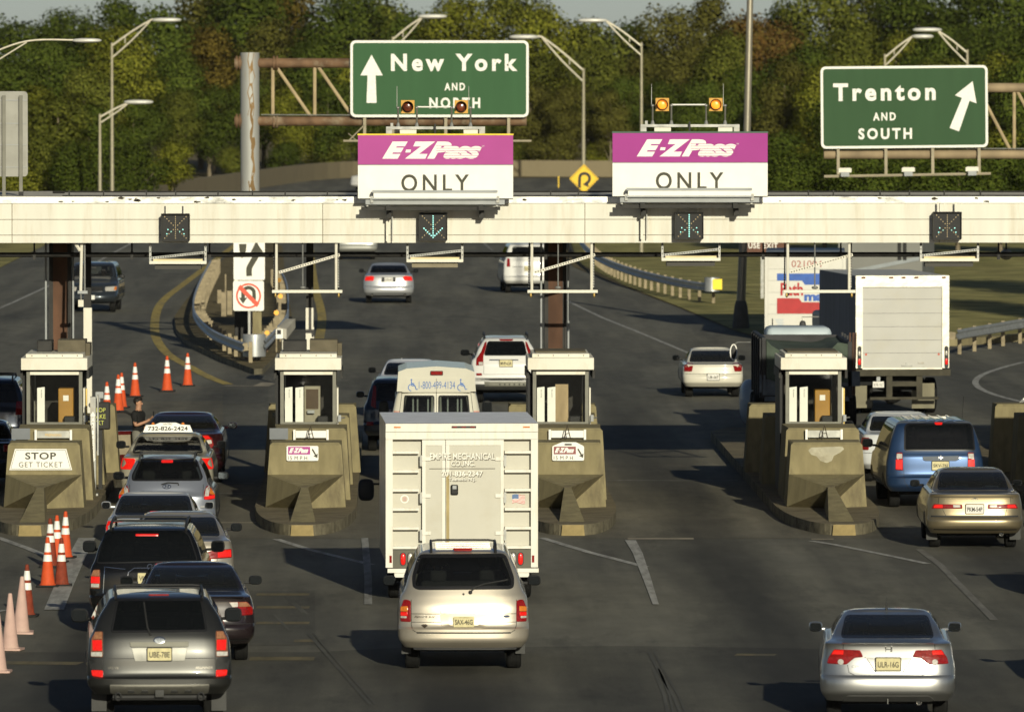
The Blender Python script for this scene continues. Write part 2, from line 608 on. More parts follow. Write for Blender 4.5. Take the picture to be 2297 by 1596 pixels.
LAMP_W = mat('lamp_glass', (.6, .6, .55), .25, var=.05)

# ------------------------------------------------------------------ the ground
def px_poly(pts):
    return [G(x, y) for x, y in pts]


g = MB(DIRT).sheet([(-1500, -600), (1500, -600), (1500, 4000), (-1500, 4000)], -0.012)
setting(g.build('ground'))
# the plaza and the roads beyond it as one sheet of asphalt
g = MB(A_ROAD).sheet([(-60, -60), (60, -60), (60, 420), (-60, 420)], 0.0)
setting(g.build('road'))
g = MB(A_ROAD).sheet(px_poly([(-400, 424), (-400, 404), (300, 404), (700, 400), (1300, 399), (2000, 402), (2900, 404), (2900, 440), (-400, 440)]), 0.0)
setting(g.build('far_road'))
# browner concrete-like paving under the toll islands, darker asphalt near the camera
g = MB(A_PLAZA).sheet(px_poly([(-500, 1207), (2800, 1207), (2800, 985), (1300, 985), (1300, 1000), (500, 1000), (500, 900), (-500, 900)]), .004)
setting(g.build('plaza_pavement'))
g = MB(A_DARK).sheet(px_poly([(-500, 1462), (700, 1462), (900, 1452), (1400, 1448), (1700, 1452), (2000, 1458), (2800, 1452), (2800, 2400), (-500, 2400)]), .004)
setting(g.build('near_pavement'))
pm = MB(A_PATCH)
pm.sheet(px_poly([(560, 1325), (706, 1325), (708, 1445), (560, 1448)]), .004)
pm.sheet(px_poly([(500, 872), (602, 872), (602, 905), (500, 908)]), .004)
pm.sheet(px_poly([(1550, 735), (1640, 742), (1600, 760), (1560, 752)]), .004)
setting(pm.build('pavement_patch'))
# grass and dirt verges
g = MB(GRASS).sheet(px_poly([(1296, 590), (1400, 640), (1545, 698), (1640, 738), (1700, 758), (1900, 775), (2135, 774), (2300, 764), (2900, 740), (2900, 452), (1250, 452)]), .03)
setting(g.build('grass_field'))
g = MB(DIRT).sheet(px_poly([(1286, 599), (1531, 693), (1640, 741), (1690, 757), (1730, 752), (1640, 715), (1545, 676), (1420, 622), (1300, 570), (1240, 545)]), .02)
setting(g.build('dirt_verge'))
g = MB(GRASS).sheet(px_poly([(-400, 770), (0, 601), (107, 548), (330, 445), (-400, 445)]), .03)
setting(g.build('grass_verge'))
# a kerb strip along the right ramp
km = MB(CONC)
kp = [G(x, y) for x, y in [(2060, 776), (2135, 775), (2220, 769), (2300, 763), (2500, 752)]]
L_, R_ = stroke(kp, .5)
for i in range(len(kp) - 1):
    km.slab([L_[i], L_[i + 1], R_[i + 1], R_[i]], 0, .22)
setting(km.build('kerb'))

# ---- painted lines
def line(pts, w, m, z=.008, sm=0):
    q = [G(x, y) for x, y in pts]
    if sm:
        q = smooth_path(q, sm)
    strip_faces(pl_mb, q, w, z, m)


pl_mb = MB(PAINT_W)
line([(620, 1209), (700, 1234), (770, 1251), (832, 1266)], .16, PAINT_W)
line([(818, 1207), (822, 1250), (826, 1300), (826, 1356)], .13, PAINT_W2, z=.013)
line([(1215, 1206), (1320, 1238), (1447, 1271)], .16, PAINT_W)
line([(1414, 1212), (1430, 1240), (1452, 1300), (1471, 1356)], [.20, .18, .14, .10], PAINT_W, z=.013)
line([(1820, 1213), (1870, 1221), (1980, 1243), (2080, 1264)], .15, PAINT_W)
line([(2062, 1232), (2110, 1268), (2170, 1330), (2230, 1390)], .13, PAINT_W3)
line([(-60, 1190), (0, 1207), (60, 1229), (118, 1252)], .16, PAINT_W)
line([(195, 1207), (172, 1250), (145, 1310), (121, 1368)], .32, PAINT_W, z=.013)
line([(-10, 1372), (12, 1368)], .12, PAINT_W)
line([(-10, 695), (30, 678), (110, 641), (200, 597), (292, 547)], .14, PAINT_W)
line([(280, 520), (292, 547)], .14, PAINT_W)
line([(1283, 680), (1350, 712), (1440, 748), (1545, 792), (1640, 840)], .14, PAINT_W)
line([(1270, 672), (1285, 681)], .14, PAINT_W)
line([(1085, 545), (1105, 562)], .13, PAINT_W2)
line([(2297, 812), (2250, 824), (2205, 840), (2188, 856), (2200, 872), (2240, 888), (2300, 903)], .18, PAINT_W, sm=4)
line([(1365, 1077), (1560, 1078), (1655, 1077)], .10, PAINT_W2)
line([(480, 1084), (570, 1084)], .10, PAINT_W2)
line([(480, 1106), (565, 1107)], .10, PAINT_W2)
line([(1610, 1009), (1670, 1014)], .12, PAINT_W2)
line([(1408, 1208), (1556, 1208)], .45, PAINT_B)
line([(1820, 1209), (1870, 1209)], .3, PAINT_B)
line([(480, 1172), (575, 1172)], .25, PAINT_B)
line([(505, 865), (585, 866), (606, 858)], .5, PAINT_B)
setting(pl_mb.build('road_marking'))
pl_mb = MB(PAINT_Y)
line([(540, 540), (478, 587), (420, 631), (372, 668), (353, 695), (347, 730), (352, 762), (378, 795), (430, 825), (470, 846), (512, 862)], .30, PAINT_Y, sm=5)
line([(696, 560), (706, 640), (719, 690), (722, 725), (712, 775), (690, 830)], .30, PAINT_Y, sm=5)
for y, x0, x1 in ((1333, 575, 694), (1362, 575, 694), (1397, 575, 694), (1437, 660, 705), (1477, 560, 705)):
    line([(x0, y), (x1, y)], .55 if y < 1440 else .7, PAINT_Y2)
line([(0, 1486), (180, 1488)], .6, PAINT_Y2)
line([(1650, 1468), (1740, 1469)], .4, PAINT_Y2)
setting(pl_mb.build('yellow_marking'))
# dark tyre marks
TYRE = mat('tyre_mark', (.078, .075, .063), .85, var=.3, scale=3, stretch=(1, .12, 1))
pl_mb = MB(TYRE)
for pts in ([(1455, 1462), (1480, 1510), (1510, 1560), (1535, 1620)], [(648, 1340), (690, 1378)], [(640, 1338), (680, 1375)], [(615, 1378), (650, 1415)],
            [(1466, 1500), (1490, 1560), (1506, 1640)], [(690, 1420), (760, 1500), (830, 1580)]):
    line(pts, .05, TYRE, z=.010)
    if pts[-1][1] > 1450:
        line([(a + 12, b_) for a, b_ in pts], .035, TYRE, z=.010)
setting(pl_mb.build('tyre_marks'), 'stuff')

# ------------------------------------------------------------------ toll islands
IX = [-6.78, -1.69, 3.38, 8.46, 13.66]
INAME = ['leftmost', 'second from the left', 'third from the left', 'fourth from the left', 'rightmost']
SIDE = ['with the STOP sign', 'left of the utility truck', 'right of the utility truck', 'left of the blue minivan', 'at the right edge']


def island(k):
    x0, hw = IX[k], .99
    pts = []
    for i in range(25):
        u = -1 + 2 * i / 24
        u = math.copysign(abs(u) ** .75, u)
        pts.append((x0 + hw * u, 156.5 - 6.5 * (1 - abs(u) ** 2.6) ** .62))
    poly = pts + [(x0 + hw, 188), (x0 + .5, 190), (x0 - .5, 190), (x0 - hw, 188)]
    t = thing('toll_island', 'kerbed concrete toll island ' + SIDE[k], 'traffic island', (x0, 150, 0), group='toll islands')
    m = MB(CONC_D).slab([(x, y) for x, y in poly], 0, .21, CONC_D, KERB)
    m.build('kerb', t, world=True)
    n = MB(KERB_Y)
    n.add([(x0 - .22, 149.985, .0), (x0 + .22, 149.985, .0), (x0 + .2, 149.985, .205), (x0 - .2, 149.985, .205)], [(0, 1, 2, 3)])
    n.build('painted_nose', t, world=True)
    return t


def crash_block(k, Y, z1, w0, w1, depth, wedge=True, label='', x_off=0.0):
    """A tapered concrete block; with a V-shaped prow in front when it is the first of the island."""
    x = IX[k] + x_off
    t = thing('crash_block', label, 'concrete block', (x, Y, .21), group='concrete crash blocks on the islands')
    h = z1 - .21
    if wedge:
        zl = .63
        hl = lambda z: w0 + (w1 - w0) * z / h
        a, b_ = hl(zl), w1
        m = MB(CONC)
        # the block body
        c = .05
        vs = [(-w0, 0, 0), (w0, 0, 0), (a, .03, zl), (-a, .03, zl), (b_, .06, h - c), (-b_, .06, h - c), (b_ - c, .06 + c, h), (-b_ + c, .06 + c, h),
              (-w0, depth, 0), (w0, depth, 0), (b_, depth, h), (-b_, depth, h)]
        fs = [(3, 2, 4, 5), (5, 4, 6, 7), (7, 6, 10, 11), (1, 9, 10, 6, 4, 2), (8, 0, 3, 5, 7, 11), (9, 8, 11, 10)]
        m.add(vs, fs)
        # the prow: sloping ledge, undercut flanks
        ap = (0, -1.55, zl - .19)
        bt = (0, -.50, 0)
        m.add([(-a, .03, zl), (a, .03, zl), ap, (-w0, 0, 0), (w0, 0, 0), bt],
              [(0, 2, 1), (3, 5, 2, 0), (5, 4, 1, 2)])
        m.build('body', t)
        s = MB(CONC)
        # the spine in front, leaning down to the nose
        wt, wb = .07, .24
        y_t, y_b = -1.62, -5.1
        zt = zl - .17
        vs = [(-wt, y_t, zt), (wt, y_t, zt), (-wb, y_b, 0), (wb, y_b, 0), (-wt, -.45, zt), (wt, -.45, zt), (-.08, -.45, 0), (.08, -.45, 0)]
        s.add(vs, [(0, 2, 3, 1), (0, 4, 6, 2), (1, 3, 7, 5), (0, 1, 5, 4)])
        s.build('spine', t)
    else:
        c = .05
        m = MB(CONC)
        vs = [(-w0, 0, 0), (w0, 0, 0), (w1, .05, h - c), (-w1, .05, h - c), (w1 - c, .05 + c, h), (-w1 + c, .05 + c, h),
              (-w0, depth, 0), (w0, depth, 0), (w1, depth, h), (-w1, depth, h)]
        m.add(vs, [(0, 1, 2, 3), (3, 2, 4, 5), (5, 4, 8, 9), (1, 7, 8, 4, 2), (6, 0, 3, 5, 9), (7, 6, 9, 8)])
        m.build('body', t)
    return t


for k in range(5):
    island(k)
    crash_block(k, 156.0, 1.46, .78, .695, 1.2, True, 'foremost tan crash block with a prow, island ' + SIDE[k])
    crash_block(k, 158.6, 1.62, .80, .72, 1.9, False, 'tan block below the booth window, island ' + SIDE[k], x_off=.06)
    crash_block(k, 164.4, 1.62, .88, .80, 1.3, False, 'low block behind the booth, island ' + SIDE[k])
    crash_block(k, 169.2, 1.64, 1.02, .92, .9, False, 'tan block at the far end, island ' + SIDE[k])


# ------------------------------------------------------------------ booths
def booth(k):
    x, Y = IX[k], 161.0
    t = thing('toll_booth', 'narrow white-roofed toll booth on the island ' + SIDE[k], 'toll booth', (x, Y, .21), group='toll booths')
    w = .56
    z0, z1 = 1.39, 2.42          # sill and lintel above the island
    L = 2.3
    f = MB(ALU)
    for s in (-1, 1):
        f.box(s * w, s * (w - .07), 0, .07, z0, z1 + .02)
        f.box(s * w, s * (w - .07), L - .07, L, 0, z1 + .02)
    f.box(-w + .07, w - .07, .003, .06, z1 - .04, z1 + .02, WHITE_P)
    f.box(-w + .05, w - .05, .003, .06, z0, z0 + .04)
    f.box(-w + .02, w - .02, .06, L - .06, z1 - .03, z1 + .018)
    f.build('frame', t)
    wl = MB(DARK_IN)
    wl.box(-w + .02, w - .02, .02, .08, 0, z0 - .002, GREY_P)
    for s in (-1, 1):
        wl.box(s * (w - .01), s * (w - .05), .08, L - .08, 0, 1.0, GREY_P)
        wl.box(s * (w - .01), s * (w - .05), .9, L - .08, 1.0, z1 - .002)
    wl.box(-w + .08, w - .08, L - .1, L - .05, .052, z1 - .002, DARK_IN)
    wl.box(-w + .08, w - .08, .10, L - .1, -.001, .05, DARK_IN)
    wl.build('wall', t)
    p = MB(PANE)
    p.add([(-w + .07, .035, z0 + .04), (w - .07, .035, z0 + .04), (w - .07, .035, z1 - .04), (-w + .07, .035, z1 - .04)], [(0, 1, 2, 3)])
    p.build('pane', t)
    r = MB(WHITE_P)
    r.box(-.665, .665, -.14, L + .12, z1 + .06, z1 + .30, WHITE_P, .01)
    r.box(-.575, .575, -.02, L, z1 + .302, z1 + .38, WHITE_P, .008)
    r.build('roof', t)
    rv = MB(STEEL_D)
    for q in (-.45, -.15, .16, .46):
        rv.ellipsoid((q, -.022, z1 + .345), (.012, .006, .012), n=4)
    rv.box(-.57, .57, .0, L - .1, z1 + .022, z1 + .058)
    rv.box(-.69, -.64, .12, L, z1 - .12, z1 + .058)
    rv.box(.64, .69, .12, L, z1 - .12, z1 + .058)
    rv.build('roof_trim', t)
    u = MB(BROWN_B)
    if k in (0, 1):
        a, b_ = (-.52, -.05) if k == 1 else (-.4, -.1)
        u.box(a, b_, 1.2, 2.1, z1 + .382, z1 + .60, STEEL_D, .01)
        u.box(.02, .58, 1.1, 2.1, z1 + .382, z1 + .62, BROWN_B, .01)
        u.box(.58, .67, 1.2, 2.1, z1 + .30, z1 + .55, BROWN_B, .01)
    else:
        u.box(-.50, .52, .5, 2.1, z1 + .382, z1 + .41, BROWN_B)
    u.build('roof_unit', t)
    # two white door panels, a cabinet, a terminal
    d = MB(WHITE_P)
    xs = [(-.36, -.21)] if k == 0 else [(-.47, -.32), (-.26, -.10)]
    for a, b_ in xs:
        q = MB(mat('door_white', (.80, .785, .72), .5, var=.04))
        q.prism([(a, z0 - .1), (b_, z0 - .1), (b_, z0 + .735), (a, z0 + .715)], .30, .34)
        q.text('EXACT' if k else 'FARES', (a + b_) / 2 + .01, z0 + .60, .296, w=.018, h=.16, m=LETTER_D)
        q.build('door_panel', t)
    if k in (0, 3):
        a, b_ = (.055, .36) if k == 0 else (.05, .36)
        q = MB(MUSTARD)
        q.box(a, b_, .45, .95, 0.1, z0 + .66 + (.0 if k else .04), MUSTARD, .02)
        o = q.build('cabinet', t)
        n = MB(SIGN_W)
        n.box(a + .10, a + .21, .440, .448, z0 + .45, z0 + .56)
        n.build('notice', o)
    elif k == 1:
        q = MB(mat('terminal_beige', (.26, .235, .17), .6))
        q.box(-.09, .24, .5, .8, .6, z0 + .74, None, .015)
        q.box(-.05, .20, .494, .5, z0 + .28, z0 + .68, mat('terminal_screen', (.06, .035, .015), .3))
        q.box(-.02, .12, .36, .5, z0 + .20, z0 + .26, GREY_P)
        q.build('terminal', t)
    else:
        q = MB(mat('brushed_brown', (.20, .15, .085), .35, .6, var=.4, scale=3, stretch=(1, 1, .3)))
        q.box(-.10, .16, .4, .6, .6, z0 + .78)
        q.build('terminal', t)
    q = MB(BLACK)
    q.box(.18, .40, .2, .4, z0 - .02, z0 + .15, BLACK, .02)
    q.build('seat_back', t)
    # lamps and arms beside the window
    q = MB(GALV)
    q.box(w + .04, w + .10, -.02, .06, z0 + .05, z0 + .18, GREY_P)
    q.tube([(w + .1, .0, z0 + .12), (w + .17, -.03, z0 + .13)], .015)
    q.tube([(w + .05, 0, z0 + .06), (w - .08, -.2, z0 - .18)], .010)
    q.build('arm_bracket', t)
    # the pale sliding panels seen past the right jamb
    q = MB(WHITE_P)
    q.box(w + .015, w + .045, .1, .6, z0 - .1, z0 + .72)
    q.build('sliding_panel', t)
    if k in (0, 3):
        q = MB(mat('yellow_strip', (.55, .40, .12), .6))
        q.box(w + .055, w + .085, .3, .36, z0 - .1, z0 + .70)
        q.build('edge_strip', t)
    # dark outer jamb on the left
    q = MB(BLACK)
    q.box(-w - .10, -w - .02, .3, L, .0, z1 - .06)
    q.build('shutter', t)
    return t


for k in range(5):
    booth(k)

# ------------------------------------------------------------------ things standing on the blocks
def board(k, x0, x1, z0, z1, Y, m, name, label, cat, posts=True):
    x = IX[k]
    t = thing(name, label, cat, (x + (x0 + x1) / 2, Y, z0))
    q = MB(m)
    q.box(x + x0, x + x1, Y, Y + .02, z0, z1)
    q.build('panel', t, world=True)
    if posts:
        for u0, u1 in ((x0 - .05, x0 - .005), (x1 + .005, x1 + .05)):
            p = MB(SIGN_W)
            p.box(x + u0, x + u1, Y - .01, Y + .03, z0 - .04, z1 + .02)
            p.build('bracket', t, world=True)
    return t


Q = mat('message_panel', (.40, .40, .36), .3, .3, var=.35, scale=3)
for k, m in ((0, Q), (1, SIGN_W), (2, SIGN_W), (3, Q)):
    t = board(k, -.24 if k != 1 else -.22, .40 if k != 1 else .38, 1.44, 1.58, 158.5, m, 'message_board',
              'low narrow message board facing the lane on the island ' + SIDE[k], 'message board')
    if k == 0:
        q = MB(mat('led_text_amber', (.45, .28, .06), .5, emit=(.9, .55, .1), estr=.25, var=0))
        q.text('PREPARING', IX[0] + .08, 1.50, 158.495, w=.32, h=.05)
        q.build('text', t, world=True)
for k in (0, 1):
    board(k, -.735, -.37, 1.42, 1.64, 158.3, mat('grey_blue_board', (.15, .16, .17), .6, var=.1), 'grey_board',
          'plain grey board left of the message board on the island ' + SIDE[k], 'board', posts=False)

# bent wires left standing on the blocks and a pale scraped patch
for k in (1, 2, 3):
    x = IX[k] + .06
    t = thing('bent_wire', 'thin dark bent wire standing before the message board, island ' + SIDE[k], 'wire', (x, 158.2, 1.5))
    q = MB(mat('wire_dark', (.05, .04, .025), .7))
    q.tube([(x - .05, 158.2, 1.44), (x + .01, 158.2, 1.70), (x + .03, 158.2, 1.62), (x + .07, 158.2, 1.45)], .010, 5)
    q.tube([(x - .03, 158.2, 1.53), (x + .05, 158.2, 1.54)], .008, 5)
    q.build('wire', t, world=True)
t = thing('scraped_patch', 'pale scraped patch near the top of the block left of the blue minivan', 'patch', (IX[3], 156.0, 1.3))
q = MB(mat('concrete_pale', (.36, .335, .25), .9, var=.2, scale=5, dirt=(.22, .195, .13), dirt_amt=.9, dirt_scale=3))
xy = [(-.30, 1.36), (-.36, 1.30), (-.30, 1.22), (-.20, 1.19), (-.12, 1.10), (.0, 1.06), (.10, 1.10), (.14, 1.20), (.26, 1.26), (.34, 1.33), (.30, 1.38)]
q.add([(IX[3] + a, 156.0 + .06 * (b_ - .21) / 1.25 - .002, b_) for a, b_ in xy], [tuple(range(len(xy)))])
q.build('patch', t, world=True)
# STOP GET TICKET plate
t = thing('stop_sign', 'white trapezoid plate reading STOP GET TICKET on a crash block', 'sign', (IX[0], 156.0, 1.0))
X0 = IX[0] - .06
q = MB(SIGN_W)
o = [(X0 - .61, .935), (X0 + .61, .935), (X0 + .50, 1.345), (X0 - .50, 1.345)]
q.prism(o, 155.99, 156.04)
q.build('plate', t, world=True)
q = MB(LETTER_D)
q.text('STOP', X0, 1.21, 155.985, w=.60, h=.135, bold=.022, space=1.1)
q.text('GET TICKET', X0, 1.04, 155.985, w=.85, h=.10, space=1.15)
inn = [(X0 - .585, .955), (X0 + .585, .955), (X0 + .483, 1.325), (X0 - .483, 1.325)]
for i in range(4):
    a, b_ = Vector(inn[i]), Vector(inn[(i + 1) % 4])
    n = Vector((-(b_ - a).y, (b_ - a).x)).normalized() * .007
    q.add([(a.x, 155.986, a.y), (b_.x, 155.986, b_.y), (b_.x + n.x, 155.986, b_.y + n.y), (a.x + n.x, 155.986, a.y + n.y)], [(0, 1, 2, 3)])
q.build('lettering', t, world=True)


def ezlogo(mb, cx, cz, y, w, h, m, stripe=None):
    """The slanted lettering E-ZPass, its last letters cut by thin lines."""
    mb.text('E', cx - w * .415, cz + h * .03, y, w=w * .27, h=h * .96, m=m, shear=.45, bold=.07)
    mb.text('-', cx - w * .275, cz - h * .02, y, w=w * .06, h=h * .16, m=m, shear=.3, bold=.03)
    mb.text('Z', cx - w * .15, cz + h * .03, y, w=w * .32, h=h * .96, m=m, shear=.40, bold=.07)
    mb.text('P', cx + w * .055, cz + h * .03, y - .001, w=w * .26, h=h * .96, m=m, shear=.42, bold=.065)
    for i, c in enumerate('ass'):
        mb.text(c, cx + w * (.185 + .115 * i), cz - h * .10, y - .0012 - .0003 * i, w=w * .175, h=h * .72, m=m, shear=.40, bold=.05)
    if stripe:
        for i in range(6):
            z = cz - h * .42 + i * h * .135
            mb.box(cx + w * (.02 - .0 * i), cx + w * .52, y - .0045, y - .0035, z, z + h * .022, stripe)


def arrow_poly(L, sw, hw, hl):
    return [(-sw, 0), (sw, 0), (sw, L - hl), (hw, L - hl), (0, L), (-hw, L - hl), (-sw, L - hl)]


def mph_sign(k, dx, lab, handle, pm):
    X, Yf = IX[k] + dx, 155.98
    t = thing('lane_sign', lab, 'sign', (X, Yf, 1.1))
    q = MB(SIGN_W)
    z0, z1 = 1.11, 1.40
    q.prism(rrect(X - .31, X + .31, z0, z1, .03, 3), Yf, Yf + .03)
    if handle:
        q.prism([(X - .29, z1 + .001), (X + .29, z1 + .001), (X + .15, z1 + .07), (X - .12, z1 + .07)], Yf, Yf + .03)
        q.box(X - .07, X + .07, Yf - .004, Yf - .002, z1 + .01, z1 + .04, BLACK)
    q.build('plate', t, world=True)
    q = MB(pm)
    q.box(X - .28, X + .15, Yf - .004, Yf - .001, 1.235, 1.385)
    ezlogo(q, X - .065, 1.31, Yf - .006, .36, .10, SIGN_W)
    q.text('15 M.P.H.', X - .08, 1.165, Yf - .006, w=.40, h=.075, m=LETTER_D, space=1.1)
    ap = arrow_poly(.20, .014, .05, .07)
    an = R(-150)
    q.add([(X + .19 + (a * math.cos(an) - b_ * math.sin(an)), Yf - .006, 1.34 + (a * math.sin(an) + b_ * math.cos(an))) for a, b_ in ap], [tuple(range(7))], LETTER_D)
    q.build('lettering', t, world=True)


mph_sign(1, -.06, 'white 15 M.P.H. plate with faded pink panel left of the utility truck', False, SIGN_P1)
mph_sign(2, .04, 'white 15 M.P.H. plate with maroon panel right of the utility truck', True, SIGN_MAR)

# ticket machine post beside the leftmost booth
X = IX[0] + .80
t = thing('ticket_machine', 'tall grey ticket machine post reading TAKE TICKET beside the leftmost booth', 'ticket machine', (X, 160.2, .21))
q = MB(GALV)
q.box(X - .055, X + .055, 160.2, 160.5, .21, 2.18)
q.box(X - .10, X + .10, 160.15, 160.55, .21, .25)
q.build('post', t, world=True)
q = MB(SIGN_W)
q.prism([(X - .03, .95), (X - .055, .95), (X, .86), (X + .055, .95), (X + .03, .95), (X + .03, 1.80), (X + .055, 1.80), (X, 1.89), (X - .055, 1.80), (X - .03, 1.80)], 160.18, 160.195)
for i, c in enumerate('TAKE TICKET'):
    if c != ' ':
        q.text(c, X, 1.76 - i * .072, 160.176, h=.05, w=.032 if c != 'I' else .01, m=LETTER_K)
q.build('ticket_label', t, world=True)
q = MB(GALV)
q.box(X + .07, X + .10, 160.5, 160.7, 1.0, 2.2)
q.tube([(X + .02, 160.6, 1.9), (X - .06, 160.3, 2.02)], .04)
q.build('camera_post', t, world=True)
X = IX[0] + .86
t = thing('message_display', 'small dark screen reading STOP TAKE TKT beside the leftmost booth', 'message display', (X, 162.5, .21))
q = MB(STEEL_D)
q.box(X - .20, X + .20, 162.5, 162.7, 1.42, 1.98, None, .03)
q.box(X - .04, X + .04, 162.55, 162.65, .21, 1.42, STEEL_D)
q.box(X - .10, X + .07, 162.5, 162.6, 2.05, 2.19, GREY_P, .02)
q.box(X - .02, X + .0, 162.52, 162.58, 1.98, 2.05, GREY_P)
q.build('housing', t, world=True)
q = MB(LED_T)
for i, s in enumerate(('STOP', 'TAKE', 'TKT')):
    q.text(s, X - .02, 1.82 - i * .13, 162.49, h=.085, w=.26 if i < 2 else .19)
q.build('text', t, world=True)
# white marker posts standing on the islands behind two of the booths
for k, x in ((0, 196.5), (1, 695)):
    a = P(x, 690, D=168.5)
    b_ = P(x, 775, D=168.5)
    t = thing('marker_post', 'square white post rising behind the booth ' + SIDE[k], 'post', (a.x, a.y, .21), group='white posts behind the booths')
    q = MB(WHITE_P)
    q.box(a.x - .09, a.x + .09, a.y, a.y + .16, .21, a.z, None, .01)
    q.build('post', t, world=True)
    q = MB(STEEL_D)
    q.box(a.x - .075, a.x + .075, a.y + .01, a.y + .15, a.z, 5.1)
    q.build('conduit', t, world=True)

# ------------------------------------------------------------------ the canopy
CYF = 165.0
zt, zb = P(1148, 441, D=CYF).z, P(1148, 545, D=CYF).z
t = thing('toll_canopy', 'long cream-panelled toll plaza canopy spanning all the lanes', 'canopy', (0, CYF, 0))
q = MB(FASCIA)
seams = [P(1148, y, D=CYF).z for y in (455.5, 492, 527, 545)]
xs = [-26, -18] + [P(x, 500, D=CYF).x for x in (27, 724, 1312, 2107)] + [18, 26]
for i in range(len(xs) - 1):
    for j in range(3):
        q.box(xs[i] + .007, xs[i + 1] - .007, CYF, CYF + .03, seams[j + 1] + .006, seams[j] - .006)
q.box(-26, 26, CYF + .028, CYF + .09, zb + .01, zt - .01, mat('fascia_gap', (.16, .12, .07), .8))
q.build('fascia', t, world=True)
q = MB(BAND)
q.box(-26, 26, CYF - .035, CYF + .06, seams[0], zt)
q.build('flashing', t, world=True)
q = MB(mat('roof_gravel', (.52, .48, .40), .9, var=.25, scale=6))
q.box(-26, 26, CYF + .06, CYF + 9, zt - .18, zt - .03)
q.build('roof', t, world=True)
q = MB(STEEL_D)
q.box(-26, 26, CYF + .09, CYF + 8.9, zb + .25, zb + .3, mat('soffit', (.10, .095, .08), .8))
for y in (1.6, 4.4, 7.2):
    q.box(-26, 26, CYF + y, CYF + y + .25, zb - .02, zb + .25)
q.build('soffit', t, world=True)
q = MB(STEEL_D)
zp = P(1148, 571, D=CYF + 1).z
q.tube([(-26, CYF + 1, zp), (26, CYF + 1, zp)], .05, 8)
for x in (77, 296, 470, 1224, 1712, 1886, 2240):
    p = P(x, 571, D=CYF + 1)
    q.tube([(p.x, CYF + 1, zp - .1), (p.x, CYF + 1, zb + .05)], .02, 6)
    q.box(p.x - .03, p.x + .03, CYF + .95, CYF + 1.05, zp - .1, zp + .06)
q.build('conduit', t, world=True)
for k in (0, 2, 4):
    x = P((135, 0, 1246)[k] if k < 4 else 2380, 600, D=168).x
    q = MB(RUST)
    q.box(x - .15, x + .15, 168, 168.03, .21, zb + .2)
    q.box(x - .15, x + .15, 168.4, 168.43, .21, zb + .2)
    q.box(x - .23, x - .19, 167.96, 168.47, .21, zb + .2, STEEL_D)
    q.box(x + .19, x + .23, 167.96, 168.47, .21, zb + .2, STEEL_D)
    q.box(x - .19, x - .15, 168.0, 168.43, .21, zb + .2, STEEL_D)
    q.box(x + .15, x + .19, 168.0, 168.43, .21, zb + .2, STEEL_D)
    for sx in (-.30, .27):
        q.tube([(x + sx, 167.98, .21), (x + sx, 167.98, zb + .1)], .022, 8, GREY_P)
    q.build('column', t, world=True)
# the rail along the roof edge with its clamps
q = MB(STEEL_D)
zr = zt + .07
q.tube([(P(140, 435, D=167).x, 167, zr), (26, 167, zr)], .018, 6)
q.tube([(P(140, 435, D=167).x, 167, zr - .08), (26, 167, zr - .08)], .012, 6)
q.tube([(P(118, 435, D=167).x, 167, zr - .01), (P(145, 435, D=167).x, 167, zr - .01)], .03, 6)
for i in range(26):
    x = P(160 + i * 82 + random.uniform(-14, 14), 435, D=167).x
    q.box(x - .07, x + .07, 166.9, 167.1, zr - .12, zr - .07)
    q.box(x - .015, x + .015, 166.95, 167.05, zr - .1, zr + .03)
q.build('roof_rail', t, world=True)
# bits of peeled flashing and small floodlights along the edge
PEEL = mat('peeled_flashing', (.05, .042, .03), .9)
for i in range(30):
    x = random.uniform(-8.4, 13.5)
    if i < 12:
        x = random.uniform(-8.3, -3.0)
    z = random.uniform(seams[0] + .01, zt - .02)
    n = random.randint(5, 8)
    a = random.uniform(.02, .075)
    q = MB(PEEL)
    q.add([(x + a * random.uniform(.5, 1.6) * math.cos(2 * math.pi * j / n), CYF - .0375, z + .5 * a * random.uniform(.4, 1.2) * math.sin(2 * math.pi * j / n)) for j in range(n)], [tuple(range(n))])
    if i == 0:
        peel = q
    else:
        peel.add(q.v, q.f, PEEL)
peel.build('peeled_spots', t, world=True)['kind'] = 'stuff'


